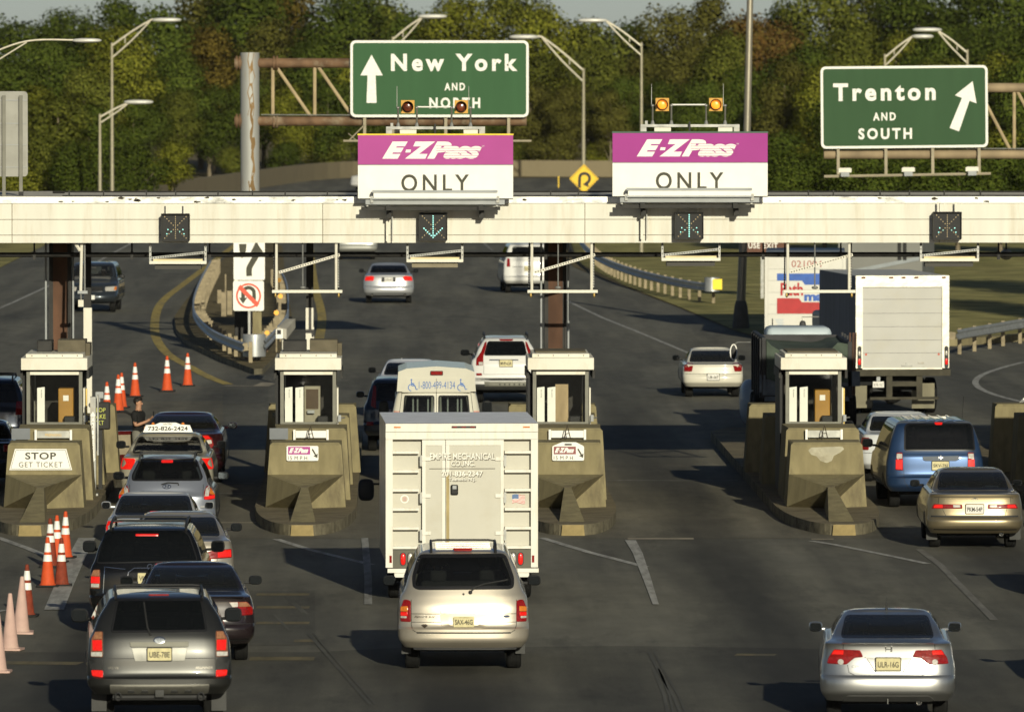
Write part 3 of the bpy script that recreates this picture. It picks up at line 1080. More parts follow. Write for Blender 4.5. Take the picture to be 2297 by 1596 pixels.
# ---- lane signals on the fascia
def signal(x, y0, y1, bits, label):
    Y = CYF - .30
    a, b_ = P(x - 32, y1, D=Y), P(x + 32, y0, D=Y)
    cx, cz = (a.x + b_.x) / 2, (a.z + b_.z) / 2
    hw, hh = (b_.x - a.x) / 2, (b_.z - a.z) / 2
    t = thing('lane_signal', label, 'lane signal', (cx, Y, a.z), group='lane signals on the canopy')
    q = MB(STEEL_D)
    q.prism(rrect(cx - hw, cx + hw, cz - hh, cz + hh, .03, 3), Y + .02, Y + .26)
    q.box(cx - hw + .02, cx + hw - .02, Y + .012, Y + .02, cz - hh + .02, cz + hh - .02, BLACK)
    for s in (-1, 1):
        q.box(cx + s * hw, cx + s * (hw - .015), Y - .06, Y + .02, cz - hh + .02, cz + hh - .01)
    q.box(cx - hw, cx + hw, Y - .08, Y + .02, cz + hh - .015, cz + hh)
    q.build('housing', t, world=True)
    q = MB(WHITE_P)
    for s in (-1, 1):
        q.box(cx + s * hw * .62 - .018, cx + s * hw * .62 + .018, Y + .08, Y + .12, cz + hh, cz + hh + .20)
    q.build('hanger', t, world=True)
    g_, a_ = MB(LED_G), MB(LED_A)
    u = hw * .15
    def dot(mb, i, j, r=.010):
        mb.box(cx + i * u - r, cx + i * u + r, Y + .004, Y + .010, cz + j * u - r, cz + j * u + r)
    for j in range(-5, 6):
        dot(g_ if 'v' in bits else a_, 0, j, .011 if 'v' in bits else .008)
    for i in range(1, 6):
        if 'a' in bits:
            dot(g_, i * .85, -5 + i * .85, .012); dot(g_, -i * .85, -5 + i * .85, .012)
        for s in (-1, 1):
            dot(a_ if 'x' not in bits else g_, s * i, i, .008); dot(a_ if 'x' not in bits else g_, s * i, -i, .008)
    if 'p' in bits:
        for i, j in ((-3.5, -1), (3.5, -1), (-4, -3), (4, -3), (2, -2), (-2, -2)):
            dot(g_, i, j, .010)
    if g_.v:
        g_.build('lit_dots', t, world=True)['kind'] = 'stuff'
    a_.build('dots', t, world=True)['kind'] = 'stuff'


signal(393.5, 479, 541, 'p', 'dark lane signal with dim amber dots, leftmost on the canopy')
signal(971.5, 477, 540, 'va', 'lane signal showing a lit teal down arrow under the left purple sign')
signal(1546, 475, 537, 'vp', 'lane signal showing scattered lit teal dots under the right purple sign')
signal(2125, 475, 538, 'p', 'grey lane signal with pale unlit dots, rightmost on the canopy')


# ---- the two purple signs
def purple_sign(dx, dy, pm, strip, lit, label):
    Y = CYF - .55
    q_ = lambda x, y, D=Y: P(x + dx, y + dy, D=D)
    o = q_(977, 445)
    t = thing('lane_sign', label, 'sign', (o.x, Y, o.z), group='purple and white signs on the canopy')
    def bx(mb, x0, x1, y0, y1, D0, D1, m=None):
        a, b_ = q_(x0, y1, D0), q_(x1, y0, D0)
        mb.box(a.x, b_.x, D0, D1, a.z, b_.z, m)
    q = MB(pm)
    bx(q, 803, 1151, 303.5, 369, Y, Y + .06)
    q.build('purple_panel', t, world=True)
    q = MB(SIGN_W)
    bx(q, 803, 1151, 371, 445, Y, Y + .06)
    q.build('white_panel', t, world=True)
    q = MB(strip)
    bx(q, 802, 1152, 300, 303.4, Y - .01, Y + .07)
    bx(q, 801, 1151, 445.2, 447, Y + .0, Y + .07, STEEL_D)
    bx(q, 803, 1151, 369.2, 370.8, Y + .02, Y + .06, GREY_P)
    q.build('edge_strip', t, world=True)
    q = MB(SIGN_W)
    a, b_ = q_(868, 358), q_(1080, 318)
    ezlogo(q, (a.x + b_.x) / 2, (a.z + b_.z) / 2, Y - .004, b_.x - a.x, b_.z - a.z, SIGN_W, pm)
    a, b_ = q_(1080, 328), q_(1085, 325)
    q.text('TM', a.x + .03, a.z, Y - .004, w=.05, h=.03)
    q.build('logo_lettering', t, world=True)
    q = MB(LETTER_D)
    a, b_ = q_(900, 430), q_(1052, 391)
    q.text('ONLY', (a.x + b_.x) / 2, (a.z + b_.z) / 2, Y - .004, w=b_.x - a.x, h=b_.z - a.z, space=1.35, bold=.016)
    q.build('lettering', t, world=True)
    # light trough and channels below
    q = MB(GREY_P)
    bx(q, 835, 1116, 427, 432.2, Y - .35, Y - .12)
    bx(q, 838, 1114, 432.3, 444, Y - .33, Y - .15, SIGN_W)
    bx(q, 834, 1117, 444.1, 447.6, Y - .34, Y - .12)
    bx(q, 831, 837, 440, 455, Y - .3, Y - .2, GALV)
    bx(q, 1113, 1120, 440, 455, Y - .3, Y - .2, GALV)
    q.build('light_trough', t, world=True)
    q = MB(GREY_P)
    bx(q, 820, 1132, 448, 458.6, Y - .25, Y - .22)
    bx(q, 810, 1122, 463.4, 471.6, Y - .1, Y - .06, STEEL_D)
    for x in (870, 1078):
        bx(q, x - 5, x + 6, 459, 472, Y - .2, Y + .3, STEEL_D)
        bx(q, x - 3, x + 8, 471.7, 489, Y + .1, Y + .5, STEEL_D)
    for x in (824, 1115):
        bx(q, x - 2, x + 2, 458.7, 463.3, Y - .2, Y - .08, GALV)
    bx(q, 866, 871, 489, 541, Y + .35, Y + .40, WHITE_P)
    bx(q, 879, 881, 472, 541, Y + .40, Y + .44, GALV)
    q.build('support_channel', t, world=True)
    # beacon frame on top
    q = MB(GALV)
    bx(q, 866, 1080, 284, 290, Y + .1, Y + .25)
    bx(q, 866, 879, 290.1, 299.8, Y + .12, Y + .16)
    bx(q, 1075, 1088, 284, 299.8, Y + .12, Y + .16)
    bx(q, 876, 882, 276, 284, Y + .1, Y + .2)
    bx(q, 897, 934, 291, 299.8, Y + .1, Y + .2, WHITE_P)
    bx(q, 1040, 1072, 291, 299.8, Y + .1, Y + .2, WHITE_P)
    bx(q, 974, 978, 278, 299.8, Y - .02, Y + .02, BLACK)
    for x in (893, 935, 1013, 1055.5):
        a, b_ = q_(x, 284, Y + .15), q_(x, 244, Y + .15)
        q.tube([(a.x, Y + .15, a.z), (b_.x, Y + .15, b_.z)], .02, 8, ALU)
        q.ellipsoid((b_.x, Y + .15, b_.z + .02), (.04, .04, .03), GALV, 5)
        q.lathe([(.045, 0), (.025, .08)], (a.x, Y + .15, a.z), 'z', 8, GALV)
    a, b_ = q_(935, 240, Y + .15), q_(1013, 240, Y + .15)
    q.tube([(a.x, Y + .15, a.z), (b_.x, Y + .15, b_.z)], .016, 8, SIGN_W)
    for x in (890.5, 1051.5):
        a, b_ = q_(x, 244, Y + .15), q_(x, 193, Y + .15)
        q.tube([(a.x, Y + .15, a.z), (b_.x, Y + .15, b_.z)], [.008, .005], 5, GALV)
    q.build('beacon_frame', t, world=True)
    for x in (914.7, 1034.7):
        b = MB(mat('beacon_yellow', (.52, .27, .035), .5, var=.08))
        bx(b, x - 15, x + 15, 225, 254.4, Y + .05, Y + .2)
        c = q_(x, 239.7, Y + .04)
        b.lathe([(.115, 0), (.115, .04), (.10, .04), (.10, 0)], (c.x, Y - .0, c.z), 'y', 24, BLACK, cap=False)
        vs = []
        for i in range(13):
            an = R(-60 + 300 * i / 12 + 90 - 90)
            an = R(-30 + 240 * i / 12)
            for y in (Y + .04, Y - .14):
                vs.append((c.x + .112 * math.cos(an), y, c.z + .112 * math.sin(an)))
        b.add(vs, [(2 * i, 2 * i + 1, 2 * i + 3, 2 * i + 2) for i in range(12)], mat('visor', (.10, .06, .02), .6))
        o = b.build('beacon', t, world=True)
        l = MB(LAMP_ON if lit else LAMP_OFF)
        l.ellipsoid((c.x, Y + .035, c.z), (.098, .03, .098), n=8)
        l.build('lens', o, smooth=60).location = (-t.location.x, -t.location.y, -t.location.z)
    return t


purple_sign(0, 0, SIGN_P1, mat('strip_yellow', (.75, .52, .03), .5), False, 'faded pink-purple E-ZPass ONLY sign with yellow top edge and unlit beacons')
purple_sign(571, -5, SIGN_P2, mat('strip_green', (.04, .09, .06), .5), True, 'strong purple E-ZPass ONLY sign with dark top edge and lit amber beacons')


# ---- hanging fixtures below the canopy
def lamp_frame(x0, x1, dy, dark, label):
    Y = CYF + .25
    a = lambda x, y: P(x, y + dy, D=Y)
    t = thing('hanging_fixture', label, 'light fixture', (a((x0 + x1) / 2, 590).x, Y, a(x0, 592).z), group='short fixtures hanging under the canopy')
    q = MB(WHITE_P)
    p0, p1 = a(x0, 592), a(x1, 583)
    q.box(p0.x, p1.x, Y, Y + .10, p0.z, p1.z - .02)
    q.box(p0.x + .08, p1.x - .08, Y + .02, Y + .2, p1.z - .02, p1.z + .02, mat('tube_cream', (.62, .50, .28), .5))
    q.build('lamp_bar', t, world=True)
    q = MB(GALV)
    for x in (x0 + 2, x1 - 2):
        p = a(x, 590)
        q.box(p.x - .022, p.x + .022, Y + .02, Y + .05, p.z, zb + .1)
        for i in range(4):
            z = p.z + .12 + i * .1
            q.box(p.x - .008, p.x + .008, Y + .017, Y + .019, z, z + .025, BLACK)
    b0, b1 = a(x0 + 4, 579), a(x1 - 4, 566)
    q.bar((b0.x, Y + .03, b0.z), (b1.x, Y + .03, b1.z), .03, .05)
    for i in range(22):
        u = (i + .5) / 22
        q.box(b0.x + (b1.x - b0.x) * u - .012, b0.x + (b1.x - b0.x) * u + .012, Y + .010, Y + .0135, b0.z + (b1.z - b0.z) * u - .012, b0.z + (b1.z - b0.z) * u + .012, BLACK)
    q.build('hanger', t, world=True)
    q = MB(dark)
    c0, c1 = a(x0 + 12, 604), a(x1 - 12, 594)
    q.box(c0.x, c1.x, Y + .12, Y + .55, c0.z, c1.z)
    q.build('reflector', t, world=True)


DKB = mat('reflector_dark', (.03, .027, .02), .5)
lamp_frame(335, 463, 0, DKB, 'short lamp bar hanging under the canopy below the leftmost lane signal')
lamp_frame(912, 1039, -4, mat('reflector_bronze', (.13, .11, .07), .4, .3), 'short lamp bar hanging under the canopy below the teal down arrow')
lamp_frame(1484, 1616, -7, DKB, 'short lamp bar hanging under the canopy right of the rusty column')
lamp_frame(2064, 2196, -6, DKB, 'short lamp bar hanging under the canopy above the white box truck')


def antenna_frame(x0, x1, label):
    Y = CYF + .1
    a = lambda x, y: P(x, y, D=Y)
    t = thing('antenna_frame', label, 'antenna frame', (a((x0 + x1) / 2, 655).x, Y, a(x0, 655).z), group='wide antenna frames hanging under the canopy')
    q = MB(WHITE_P)
    p0, p1 = a(x0, 657), a(x1, 650)
    q.box(p0.x, p1.x, Y, Y + .08, p0.z, p1.z, None, .008)
    q.build('antenna_bar', t, world=True)
    q = MB(GALV)
    for x, x2 in ((x0 + 10, x0 + 4), (x1 - 14, x1 - 9)):
        p = a(x, 650)
        q.tube([(p.x, Y + .02, p.z), (p.x, Y + .02, zb + .1)], .030, 8, WHITE_P)
        r = a(x2, 650)
        q.tube([(r.x, Y + .25, p.z), (r.x + .01, Y + .25, zb + .1)], .018, 6, STEEL_D)
        for i in range(12):
            z = p.z + .05 + i * .055
            q.box(r.x - .010, r.x + .012, Y + .22, Y + .228, z, z + .02, SIGN_W)
    m_ = a((x0 + x1) / 2 - 10, 645)
    q.tube([(m_.x, Y + .05, m_.z), (m_.x, Y + .05, zb + .1)], .016, 6, GALV)
    q.ellipsoid((m_.x, Y + .04, m_.z), (.07, .05, .035), GALV, 6)
    b0, b1 = a(x0 + 16, 611), a(x1 - 6, 571)
    q.bar((b0.x, Y + .05, b0.z), (b1.x, Y + .05, b1.z), .03, .055, WHITE_P)
    for i in range(24):
        u = (i + .5) / 24
        q.box(b0.x + (b1.x - b0.x) * u - .012, b0.x + (b1.x - b0.x) * u + .012, Y + .030, Y + .0335, b0.z + (b1.z - b0.z) * u - .011, b0.z + (b1.z - b0.z) * u + .013, BLACK)
    for x in (x0 + 8, x1 - 8):
        p = a(x, 658)
        q.ellipsoid((p.x, Y + .04, p.z - .03), (.03, .03, .06), mat('brass', (.35, .24, .08), .4, .6), 5)
        q.ellipsoid((p.x + .03, Y + .04, p.z - .0), (.03, .03, .04), BLACK, 5)
    q.build('hanger', t, world=True)


antenna_frame(610, 768, 'wide antenna frame hanging under the canopy right of the no U-turn sign')
antenna_frame(1183, 1341, 'wide antenna frame hanging under the canopy in front of the rusty column')
antenna_frame(1757, 1919, 'wide antenna frame hanging under the canopy before the red and blue trailer')
# the narrow pipe hanger beside the left column
t = thing('pipe_hanger', 'slender white pipe hanger beside the left rusty column', 'pipe hanger', (P(186, 660, D=165.2).x, 165.2, P(186, 660, D=165.2).z))
q = MB(WHITE_P)
a, b_ = P(181, 655, D=165.2), P(190, 655, D=165.2)
q.tube([(a.x + .02, 165.2, zb + .1), (a.x + .02, 165.2, zb - .12), (a.x, 165.2, a.z)], .032, 8)
q.tube([(b_.x, 165.2, zb + .1), (b_.x, 165.2, b_.z)], .02, 8, GALV)
q.tube([(P(166, 548, D=165.2).x, 165.2, zb + .03), (P(180, 565, D=165.2).x, 165.2, zb - .16)], .035, 6)
q.box(a.x - .06, b_.x + .06, 165.15, 165.25, a.z - .03, a.z + .03, GREY_P)
q.box(a.x - .05, a.x + .06, 165.15, 165.28, a.z - .30, a.z - .16, WHITE_P)
q.tube([(a.x, 165.2, a.z), (a.x + .01, 165.2, a.z - .25)], .02, 6, GALV)
q.build('pipe', t, world=True)
# the back of a sign standing on the canopy roof at the left edge
t = thing('road_sign', 'grey back of a large sign on posts at the left edge above the canopy', 'sign', (P(31, 430, D=168).x, 168, zt))
a, b_ = P(-70, 396, D=168), P(62, 205, D=168)
q = MB(mat('sign_back_grey', (.27, .265, .235), .6, .1, var=.12, scale=2, dirt=(.16, .15, .125), dirt_amt=.6))
q.prism(rrect(a.x, b_.x, a.z, b_.z, .08, 4), 168, 168.03)
for y in (225, 277, 325, 375):
    z = P(0, y, D=168).z
    q.box(a.x + .05, b_.x - .02, 167.985, 168.0, z - .008, z + .008, GREY_P)
q.build('panel', t, world=True)
q = MB(ALU)
for x in (-28, 9, 47):
    p0, p1 = P(x, 432, D=167.9), P(x, 214, D=167.9)
    q.box(p0.x - .035, p0.x + .035, 167.88, 167.96, p0.z - .1, p1.z)
p0 = P(47, 432, D=167.9)
q.box(p0.x - .05, p0.x + .05, 167.86, 167.98, p0.z - .12, p0.z + .02, BLACK)
q.build('post', t, world=True)
# ------------------------------------------------------------------ overhead signs on trusses
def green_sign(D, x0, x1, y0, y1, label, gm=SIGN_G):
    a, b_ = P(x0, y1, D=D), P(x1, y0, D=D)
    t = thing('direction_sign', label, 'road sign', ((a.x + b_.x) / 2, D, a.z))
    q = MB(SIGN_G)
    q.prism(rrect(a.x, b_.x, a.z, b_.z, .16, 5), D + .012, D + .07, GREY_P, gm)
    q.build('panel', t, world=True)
    q = MB(SIGN_W)
    A, B = rrect(a.x, b_.x, a.z, b_.z, .16, 6), rrect(a.x + .075, b_.x - .075, a.z + .075, b_.z - .075, .10, 6)
    n = len(A)
    q.add([(x, D, z) for x, z in A] + [(x, D, z) for x, z in B], [(i, (i + 1) % n, n + (i + 1) % n, n + i) for i in range(n)], SIGN_T)
    q.build('border', t, world=True)
    return t


def lettering(t, D, items, name='lettering'):
    q = MB(SIGN_T)
    for s, x0, x1, y0, y1, kw in items:
        a, b_ = P(x0, y1, D=D), P(x1, y0, D=D)
        q.text(s, (a.x + b_.x) / 2, (a.z + b_.z) / 2, D - .01, w=b_.x - a.x, h=b_.z - a.z, **kw)
    return q.build(name, t, world=True)


def arrow_sign(t, D, tail, tip, w, hw, hl):
    a, b_ = P(*tail, D=D), P(*tip, D=D)
    L = math.hypot(b_.x - a.x, b_.z - a.z)
    an = math.atan2(b_.z - a.z, b_.x - a.x) - math.pi / 2
    q = MB(SIGN_T)
    poly = arrow_poly(L, w, hw, hl)
    poly[0], poly[1] = (-w * 1.25, 0), (w * 1.25, 0)
    q.add([(a.x + u * math.cos(an) - v * math.sin(an), D - .01, a.z + u * math.sin(an) + v * math.cos(an)) for u, v in poly], [tuple(range(7))])
    q.build('arrow', t, world=True)


def truss(D, x0, x1, yu, yl, xs, post_x=None, post_top=None, post_w=42, label='', m=RUST_L, r=.15):
    a = lambda x, y: P(x, y, D=D)
    t = thing('sign_gantry', label, 'sign gantry', (a(post_x or x0, 500).x, D, 0))
    q = MB(m)
    for y in (yu, yl):
        p0, p1 = a(x0, y), a(x1, y)
        q.tube([(p0.x, D, p0.z), (p1.x, D, p1.z)], r, 14)
        if post_x:
            for x in (x0 + 3, post_x + 52):
                pp = a(x, y)
                q.lathe([(r + .07, 0), (r + .07, .06)], (pp.x, D, pp.z), 'x', 14, RUST_L)
                q.lathe([(r + .07, 0), (r + .07, .05)], (pp.x + .1, D, pp.z), 'x', 14, RUST_L)
    q.build('chord', t, world=True, smooth=40)
    q = MB(mat('web_tan', (.36, .28, .16), .7, .1, var=.2, scale=2))
    for i, x in enumerate(xs):
        u, l = a(x, yu + 8), a(x, yl - 8)
        q.tube([(u.x, D, u.z), (l.x, D, l.z)], .055, 8)
        if i + 1 < len(xs):
            l2 = a(xs[i + 1] - 8, yl - 8)
            q.tube([(u.x + .1, D, u.z), (l2.x, D, l2.z)], .055, 8)
    w0, w1 = a(x0 + 60, yl - 14), a(x1, yl - 12)
    q.tube([(w0.x, D - .2, w0.z), (w1.x, D - .2, w1.z)], .02, 6, GALV)
    q.build('web', t, world=True, smooth=40)
    if post_x:
        p = a(post_x, post_top)
        q = MB(POST_R)
        q.lathe([(.285, 0), (.285, p.z)], (p.x, D, 0), 'z', 20)
        q.lathe([(.42, 0), (.42, .06)], (p.x, D, 0.0), 'z', 20)
        rr_ = MB(mat('rust_run', (.185, .115, .048), .8, var=.35, scale=2, stretch=(1, 1, .3)))
        for x0_, za, zb_, w_ in ((.04, p.z - .02, p.z - 1.9, .19), (.06, p.z - 1.5, p.z - 2.9, .09), (.10, 6.6, 5.0, .09), (.04, 5.3, 3.6, .15), (-.10, 4.2, 3.3, .05), (.0, 3.4, 2.0, .06)):
            n_ = 8
            L_, R_ = stroke([(x0_ + .03 * math.sin(i * 1.7 + za) - .02 * i * (1 if za < 6 else 0), za + (zb_ - za) * i / n_) for i in range(n_ + 1)], [w_ * (.4 + .6 * abs(math.sin(i * 1.3 + 1))) for i in range(n_ + 1)])
            S_ = lambda a, b_: (p.x + a, D - math.sqrt(max(.0, .289 ** 2 - a * a)), b_)
            rr_.add([S_(*v_) for v_ in L_ + R_], [(i, i + 1, n_ + 2 + i, n_ + 1 + i) for i in range(n_)])
        rr_.build('rust_stain', t, world=True)['kind'] = 'stuff'
        q.build('post', t, world=True, smooth=40)
    return t


DS = 241.0
truss(DS + .4, 526, 1181, 141.5, 271.5, [612, 706, 800, 894, 988, 1082], 560.5, 118, label='rusty tubular sign gantry on a rust-streaked round post')
t = green_sign(DS, 786, 1186, 91, 263, 'green overhead sign reading New York and North with an up arrow')
lettering(t, DS, [('New York', 877, 1161, 121, 160, dict(bold=.036, space=1.35)), ('AND', 997, 1043, 186, 203, dict(bold=.032, space=1.4)), ('NORTH', 963, 1077, 219, 243, dict(bold=.034, space=1.4))])
arrow_sign(t, DS, (833.5, 231), (833.5, 123), .12, .335, .62)
q = MB(mat('sign_post_tan', (.30, .26, .18), .7))
for x in (818, 1000, 1141):
    a, b_ = P(x, 304, D=DS + .1), P(x, 250, D=DS + .1)
    q.box(a.x - .045, a.x + .045, DS + .08, DS + .2, a.z, b_.z)
a, b_ = P(770, 316, D=DS - .5), P(1192, 316, D=DS - .5)
q.tube([(a.x, DS - .5, a.z), (b_.x, DS - .5, b_.z)], .035, 6)
q.tube([(P(782, 300, D=DS).x, DS, P(782, 300, D=DS).z), (P(800, 316, D=DS - .5).x, DS - .5, a.z)], .02, 6)
q.tube([(P(818, 290, D=DS).x, DS, P(818, 280, D=DS).z), (P(782, 316, D=DS - .5).x, DS - .5, a.z)], .02, 6)
q.build('bracket', t, world=True)

DS = 250.0
truss(DS + .4, 1848, 2420, 197, 346, [2010, 2190, 2275, 2360], label='brownish tubular sign gantry arm behind the Trenton sign', m=mat('pipe_brown_grey', (.25, .19, .115), .75, .1, var=.3, scale=1.5))
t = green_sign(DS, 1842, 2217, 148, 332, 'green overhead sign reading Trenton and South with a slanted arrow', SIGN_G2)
t.rotation_euler = (0, R(-.55), 0)
lettering(t, DS, [('Trenton', 1870, 2100, 186, 226, dict(bold=.036, space=1.35)), ('AND', 1959, 2010, 252, 270, dict(bold=.032, space=1.4)), ('SOUTH', 1926, 2046, 287, 312, dict(bold=.034, space=1.4))])
arrow_sign(t, DS, (2141, 292), (2183, 184), .125, .36, .60)
for x in (1880, 1987, 2092, 2196):
    q = MB(mat('sign_post_tan', (.30, .26, .18), .7))
    a, b_ = P(x, 390, D=DS + .1), P(x, 325, D=DS + .1)
    q.box(a.x - .045, a.x + .045, DS + .08, DS + .2, a.z, b_.z)
    q.build('sign_hanger', t, world=True)
q = MB(mat('sign_post_tan', (.30, .26, .18), .7))
a, b_ = P(1848, 394, D=DS - .6), P(2222, 391, D=DS - .6)
q.tube([(a.x, DS - .6, a.z), (b_.x, DS - .6, b_.z)], .045, 6)
a, b_ = P(1850, 340, D=DS + .1), P(2215, 340, D=DS + .1)
q.build('bracket', t, world=True)
for x in (1894, 2036, 2179):
    c = P(x, 383, D=DS - .6)
    q = MB(WHITE_P)
    q.hull([(c.x - .20, DS - .85, c.z + .09), (c.x + .20, DS - .85, c.z + .09), (c.x - .16, DS - .85, c.z + .11), (c.x + .16, DS - .85, c.z + .11), (c.x - .2, DS - .4, c.z + .02), (c.x + .2, DS - .4, c.z + .02), (c.x - .2, DS - .85, c.z - .03), (c.x + .2, DS - .85, c.z - .03)])
    q.box(c.x - .13, c.x + .13, DS - .9, DS - .6, c.z - .16, c.z - .02, GREY_P)
    q.build('sign_lamp', t, world=True)

# ------------------------------------------------------------------ keep right and no U-turn signs on the gore
D = 239.0
a, b_ = P(524, 628, D=D), P(594, 520, D=D)
t = thing('keep_right_sign', 'white keep-right sign with a curved black arrow above the no U-turn sign', 'road sign', ((a.x + b_.x) / 2, D, a.z))
q = MB(SIGN_W)
q.prism(rrect(a.x, b_.x, a.z, b_.z, .06, 4), D, D + .02)
q.build('panel', t, world=True)
q = MB(LETTER_D)
pp = smooth_path([(559, 619), (559, 602), (566, 588), (575, 572), (576, 562)], 5)
L, Rr = stroke([(P(x, y, D=D).x, P(x, y, D=D).z) for x, y in pp], .17)
n = len(L)
q.add([(x, D - .006, z) for x, z in L + Rr], [(i, n + i, n + i + 1, i + 1) for i in range(n - 1)])
v = [P(x, y, D=D) for x, y in ((562, 566), (591, 566), (580, 550), (575, 538), (570, 550))]
q.add([(p.x, D - .0065, p.z) for p in v], [tuple(range(5))])
v = [P(x, y, D=D) for x, y in ((536, 547), (553, 547), (552, 562), (547, 576), (542, 579), (538, 570))]
q.add([(p.x, D - .006, p.z) for p in v], [tuple(range(6))[::-1]])
q.build('arrow', t, world=True)
a, b_ = P(523, 697, D=D), P(592, 629.5, D=D)
cx, cz, rr = (a.x + b_.x) / 2, (a.z + b_.z) / 2, (b_.x - a.x) / 2
t = thing('no_u_turn_sign', 'square white no U-turn sign with a red ring on the gore', 'road sign', (cx, D, a.z))
q = MB(SIGN_W)
q.prism(rrect(a.x, b_.x, a.z, b_.z, .06, 4), D, D + .02)
q.build('panel', t, world=True)
q = MB(RED_P)
r0, r1 = rr * .82, rr * .70
A, B = disc(cx, cz, r0, 32), disc(cx, cz, r1, 32)
q.add([(x, D - .008, z) for x, z in A + B], [(i, (i + 1) % 32, 32 + (i + 1) % 32, 32 + i) for i in range(32)])
k = .62 * rr
q.add([(cx - k - .04, D - .009, cz + k - .05), (cx + k - .04, D - .009, cz - k - .05), (cx + k + .04, D - .009, cz - k + .05), (cx - k + .04, D - .009, cz + k + .05)], [(0, 1, 2, 3)])
q.build('ring', t, world=True)
q = MB(LETTER_D)
u = rr / 34.0
pts = [(cx - 12 * u, cz - 4 * u), (cx - 12 * u, cz + 8 * u), (cx - 8 * u, cz + 15 * u), (cx, cz + 18 * u), (cx + 8 * u, cz + 15 * u), (cx + 12 * u, cz + 8 * u), (cx + 12 * u, cz - 17 * u)]
L, Rr = stroke(smooth_path(pts, 4), 8 * u)
n = len(L)
q.add([(x, D - .006, z) for x, z in L + Rr], [(i, i + 1, n + i + 1, n + i) for i in range(n - 1)])
q.add([(cx - 21 * u, D - .0062, cz - 4 * u), (cx - 12 * u, D - .0062, cz - 18 * u), (cx - 3 * u, D - .0062, cz - 4 * u)], [(0, 1, 2)])
q.build('arrow', t, world=True)
t = thing('sign_post', 'pale square post behind the no U-turn sign on the gore', 'post', (P(553, 700, D=D + .3).x, D + .3, 0))
q = MB(CONC)
p = P(558, 690, D=D + .1)
q.box(p.x + .12, p.x + .38, D + .1, D + .35, 0, 4.0)
q.box(p.x - .02, p.x + .05, D + .04, D + .1, 0, 4.9, GALV)
q.build('post', t, world=True)
t = thing('control_cabinet', 'dark upright cabinet on the gore below the no U-turn sign', 'cabinet', (P(545, 740, D=D + 2).x, D + 2, 0))
a, b_ = P(526, 750, D=D + 2), P(556, 695, D=D + 2)
q = MB(STEEL_D)
q.box(a.x, b_.x, D + 2, D + 2.6, 0, b_.z + .2, None, .02)
q.build('body', t, world=True)

# ------------------------------------------------------------------ the gore island with its guardrail
def rail_beam(mb, path, z, m, side=1):
    """A W-shaped steel beam along a ground path."""
    prof = [(0, .155), (.045, .12), (.045, .075), (0, .04), (0, -.04), (.045, -.075), (.045, -.12), (0, -.155)]
    n = len(path)
    vs, fs = [], []
    for i, p in enumerate(path):
        a = Vector(path[max(i - 1, 0)][:2])
        b = Vector(path[min(i + 1, n - 1)][:2])
        tt = (b - a).normalized()
        nn = Vector((tt.y, -tt.x)) * side
        for u, v in prof:
            vs.append((p[0] + nn.x * u, p[1] + nn.y * u, z + v))
    k = len(prof)
    for i in range(n - 1):
        for j in range(k - 1):
            fs.append((i * k + j, (i + 1) * k + j, (i + 1) * k + j + 1, i * k + j + 1))
    mb.add(vs, fs, m)


def along(path, step, start=0.0):
    out, d = [], start
    acc = 0.0
    for i in range(len(path) - 1):
        a, b = Vector(path[i][:2]), Vector(path[i + 1][:2])
        L = (b - a).length
        while d <= acc + L:
            u = (d - acc) / L if L else 0
            out.append((a.lerp(b, u), (b - a).normalized()))
            d += step
        acc += L
    return out


gore = px_poly([(500, 590), (414, 686), (391, 720), (395, 748), (417, 775), (485, 808), (570, 840), (590, 838), (640, 790), (655, 720), (640, 640), (634, 560), (600, 540), (540, 560)])
g = MB(DIRT).slab(gore, 0, .16, DIRT, KERB)
setting(g.build('gore_island'))
RAIL = mat('rail_steel', (.40, .41, .41), .42, .6, var=.15, scale=3)
WOODB = mat('rail_block_wood', (.25, .205, .13), .85, var=.3, scale=4)


def guardrail(left, zr, label, side, step=2.4, drum=None, blocks=True, endplate=None, group=None):
    t = thing('guardrail', label, 'guardrail', (left[0][0], left[0][1], 0), group=group)
    q = MB(RAIL)
    rail_beam(q, left, zr, RAIL, side)
    q.build('beam', t, world=True)
    po = along(left, step)[:60]
    for p, d in po:
        n = Vector((d.y, -d.x)) * side
        q = MB(WOODB)
        c = p - n * .12
        q.bar((c.x - n.x * .10, c.y - n.y * .10, zr), (c.x + n.x * .10, c.y + n.y * .10, zr - .02), .11, .22)
        c2 = p - n * .30
        q.box(c2.x - .055, c2.x + .055, c2.y - .07, c2.y + .07, 0, zr + .14)
        q.build('post', t, world=True)
    if drum:
        q = MB(RAIL)
        q.lathe([(.33, zr - .32), (.335, zr - .2), (.335, zr + .2), (.33, zr + .32)], (drum[0], drum[1], 0), 'z', 28)
        q.build('end_drum', t, world=True, smooth=50)
    return t


DG = P(570, 770, D=234)
zr = .62
pl = [P(x, y, z=zr) for x, y in [(475, 588), (455, 625), (442, 655), (435, 685), (440, 712), (470, 745), (515, 768), (548, 780)]]
pl = smooth_path([(p.x, p.y, 0) for p in pl], 5)
pr_ = [P(x, y, z=zr) for x, y in [(628, 612), (641, 640), (645, 680), (642, 715), (620, 745), (592, 775)]]
pr_ = smooth_path([(p.x, p.y, 0) for p in pr_], 5)
guardrail(pl, zr, 'curved steel guardrail along the left side of the gore', 1)
dp = P(570, 775, z=zr)
guardrail(pr_, zr, 'steel guardrail along the right side of the gore ending in a round drum', -1, drum=(dp.x, dp.y + .3))
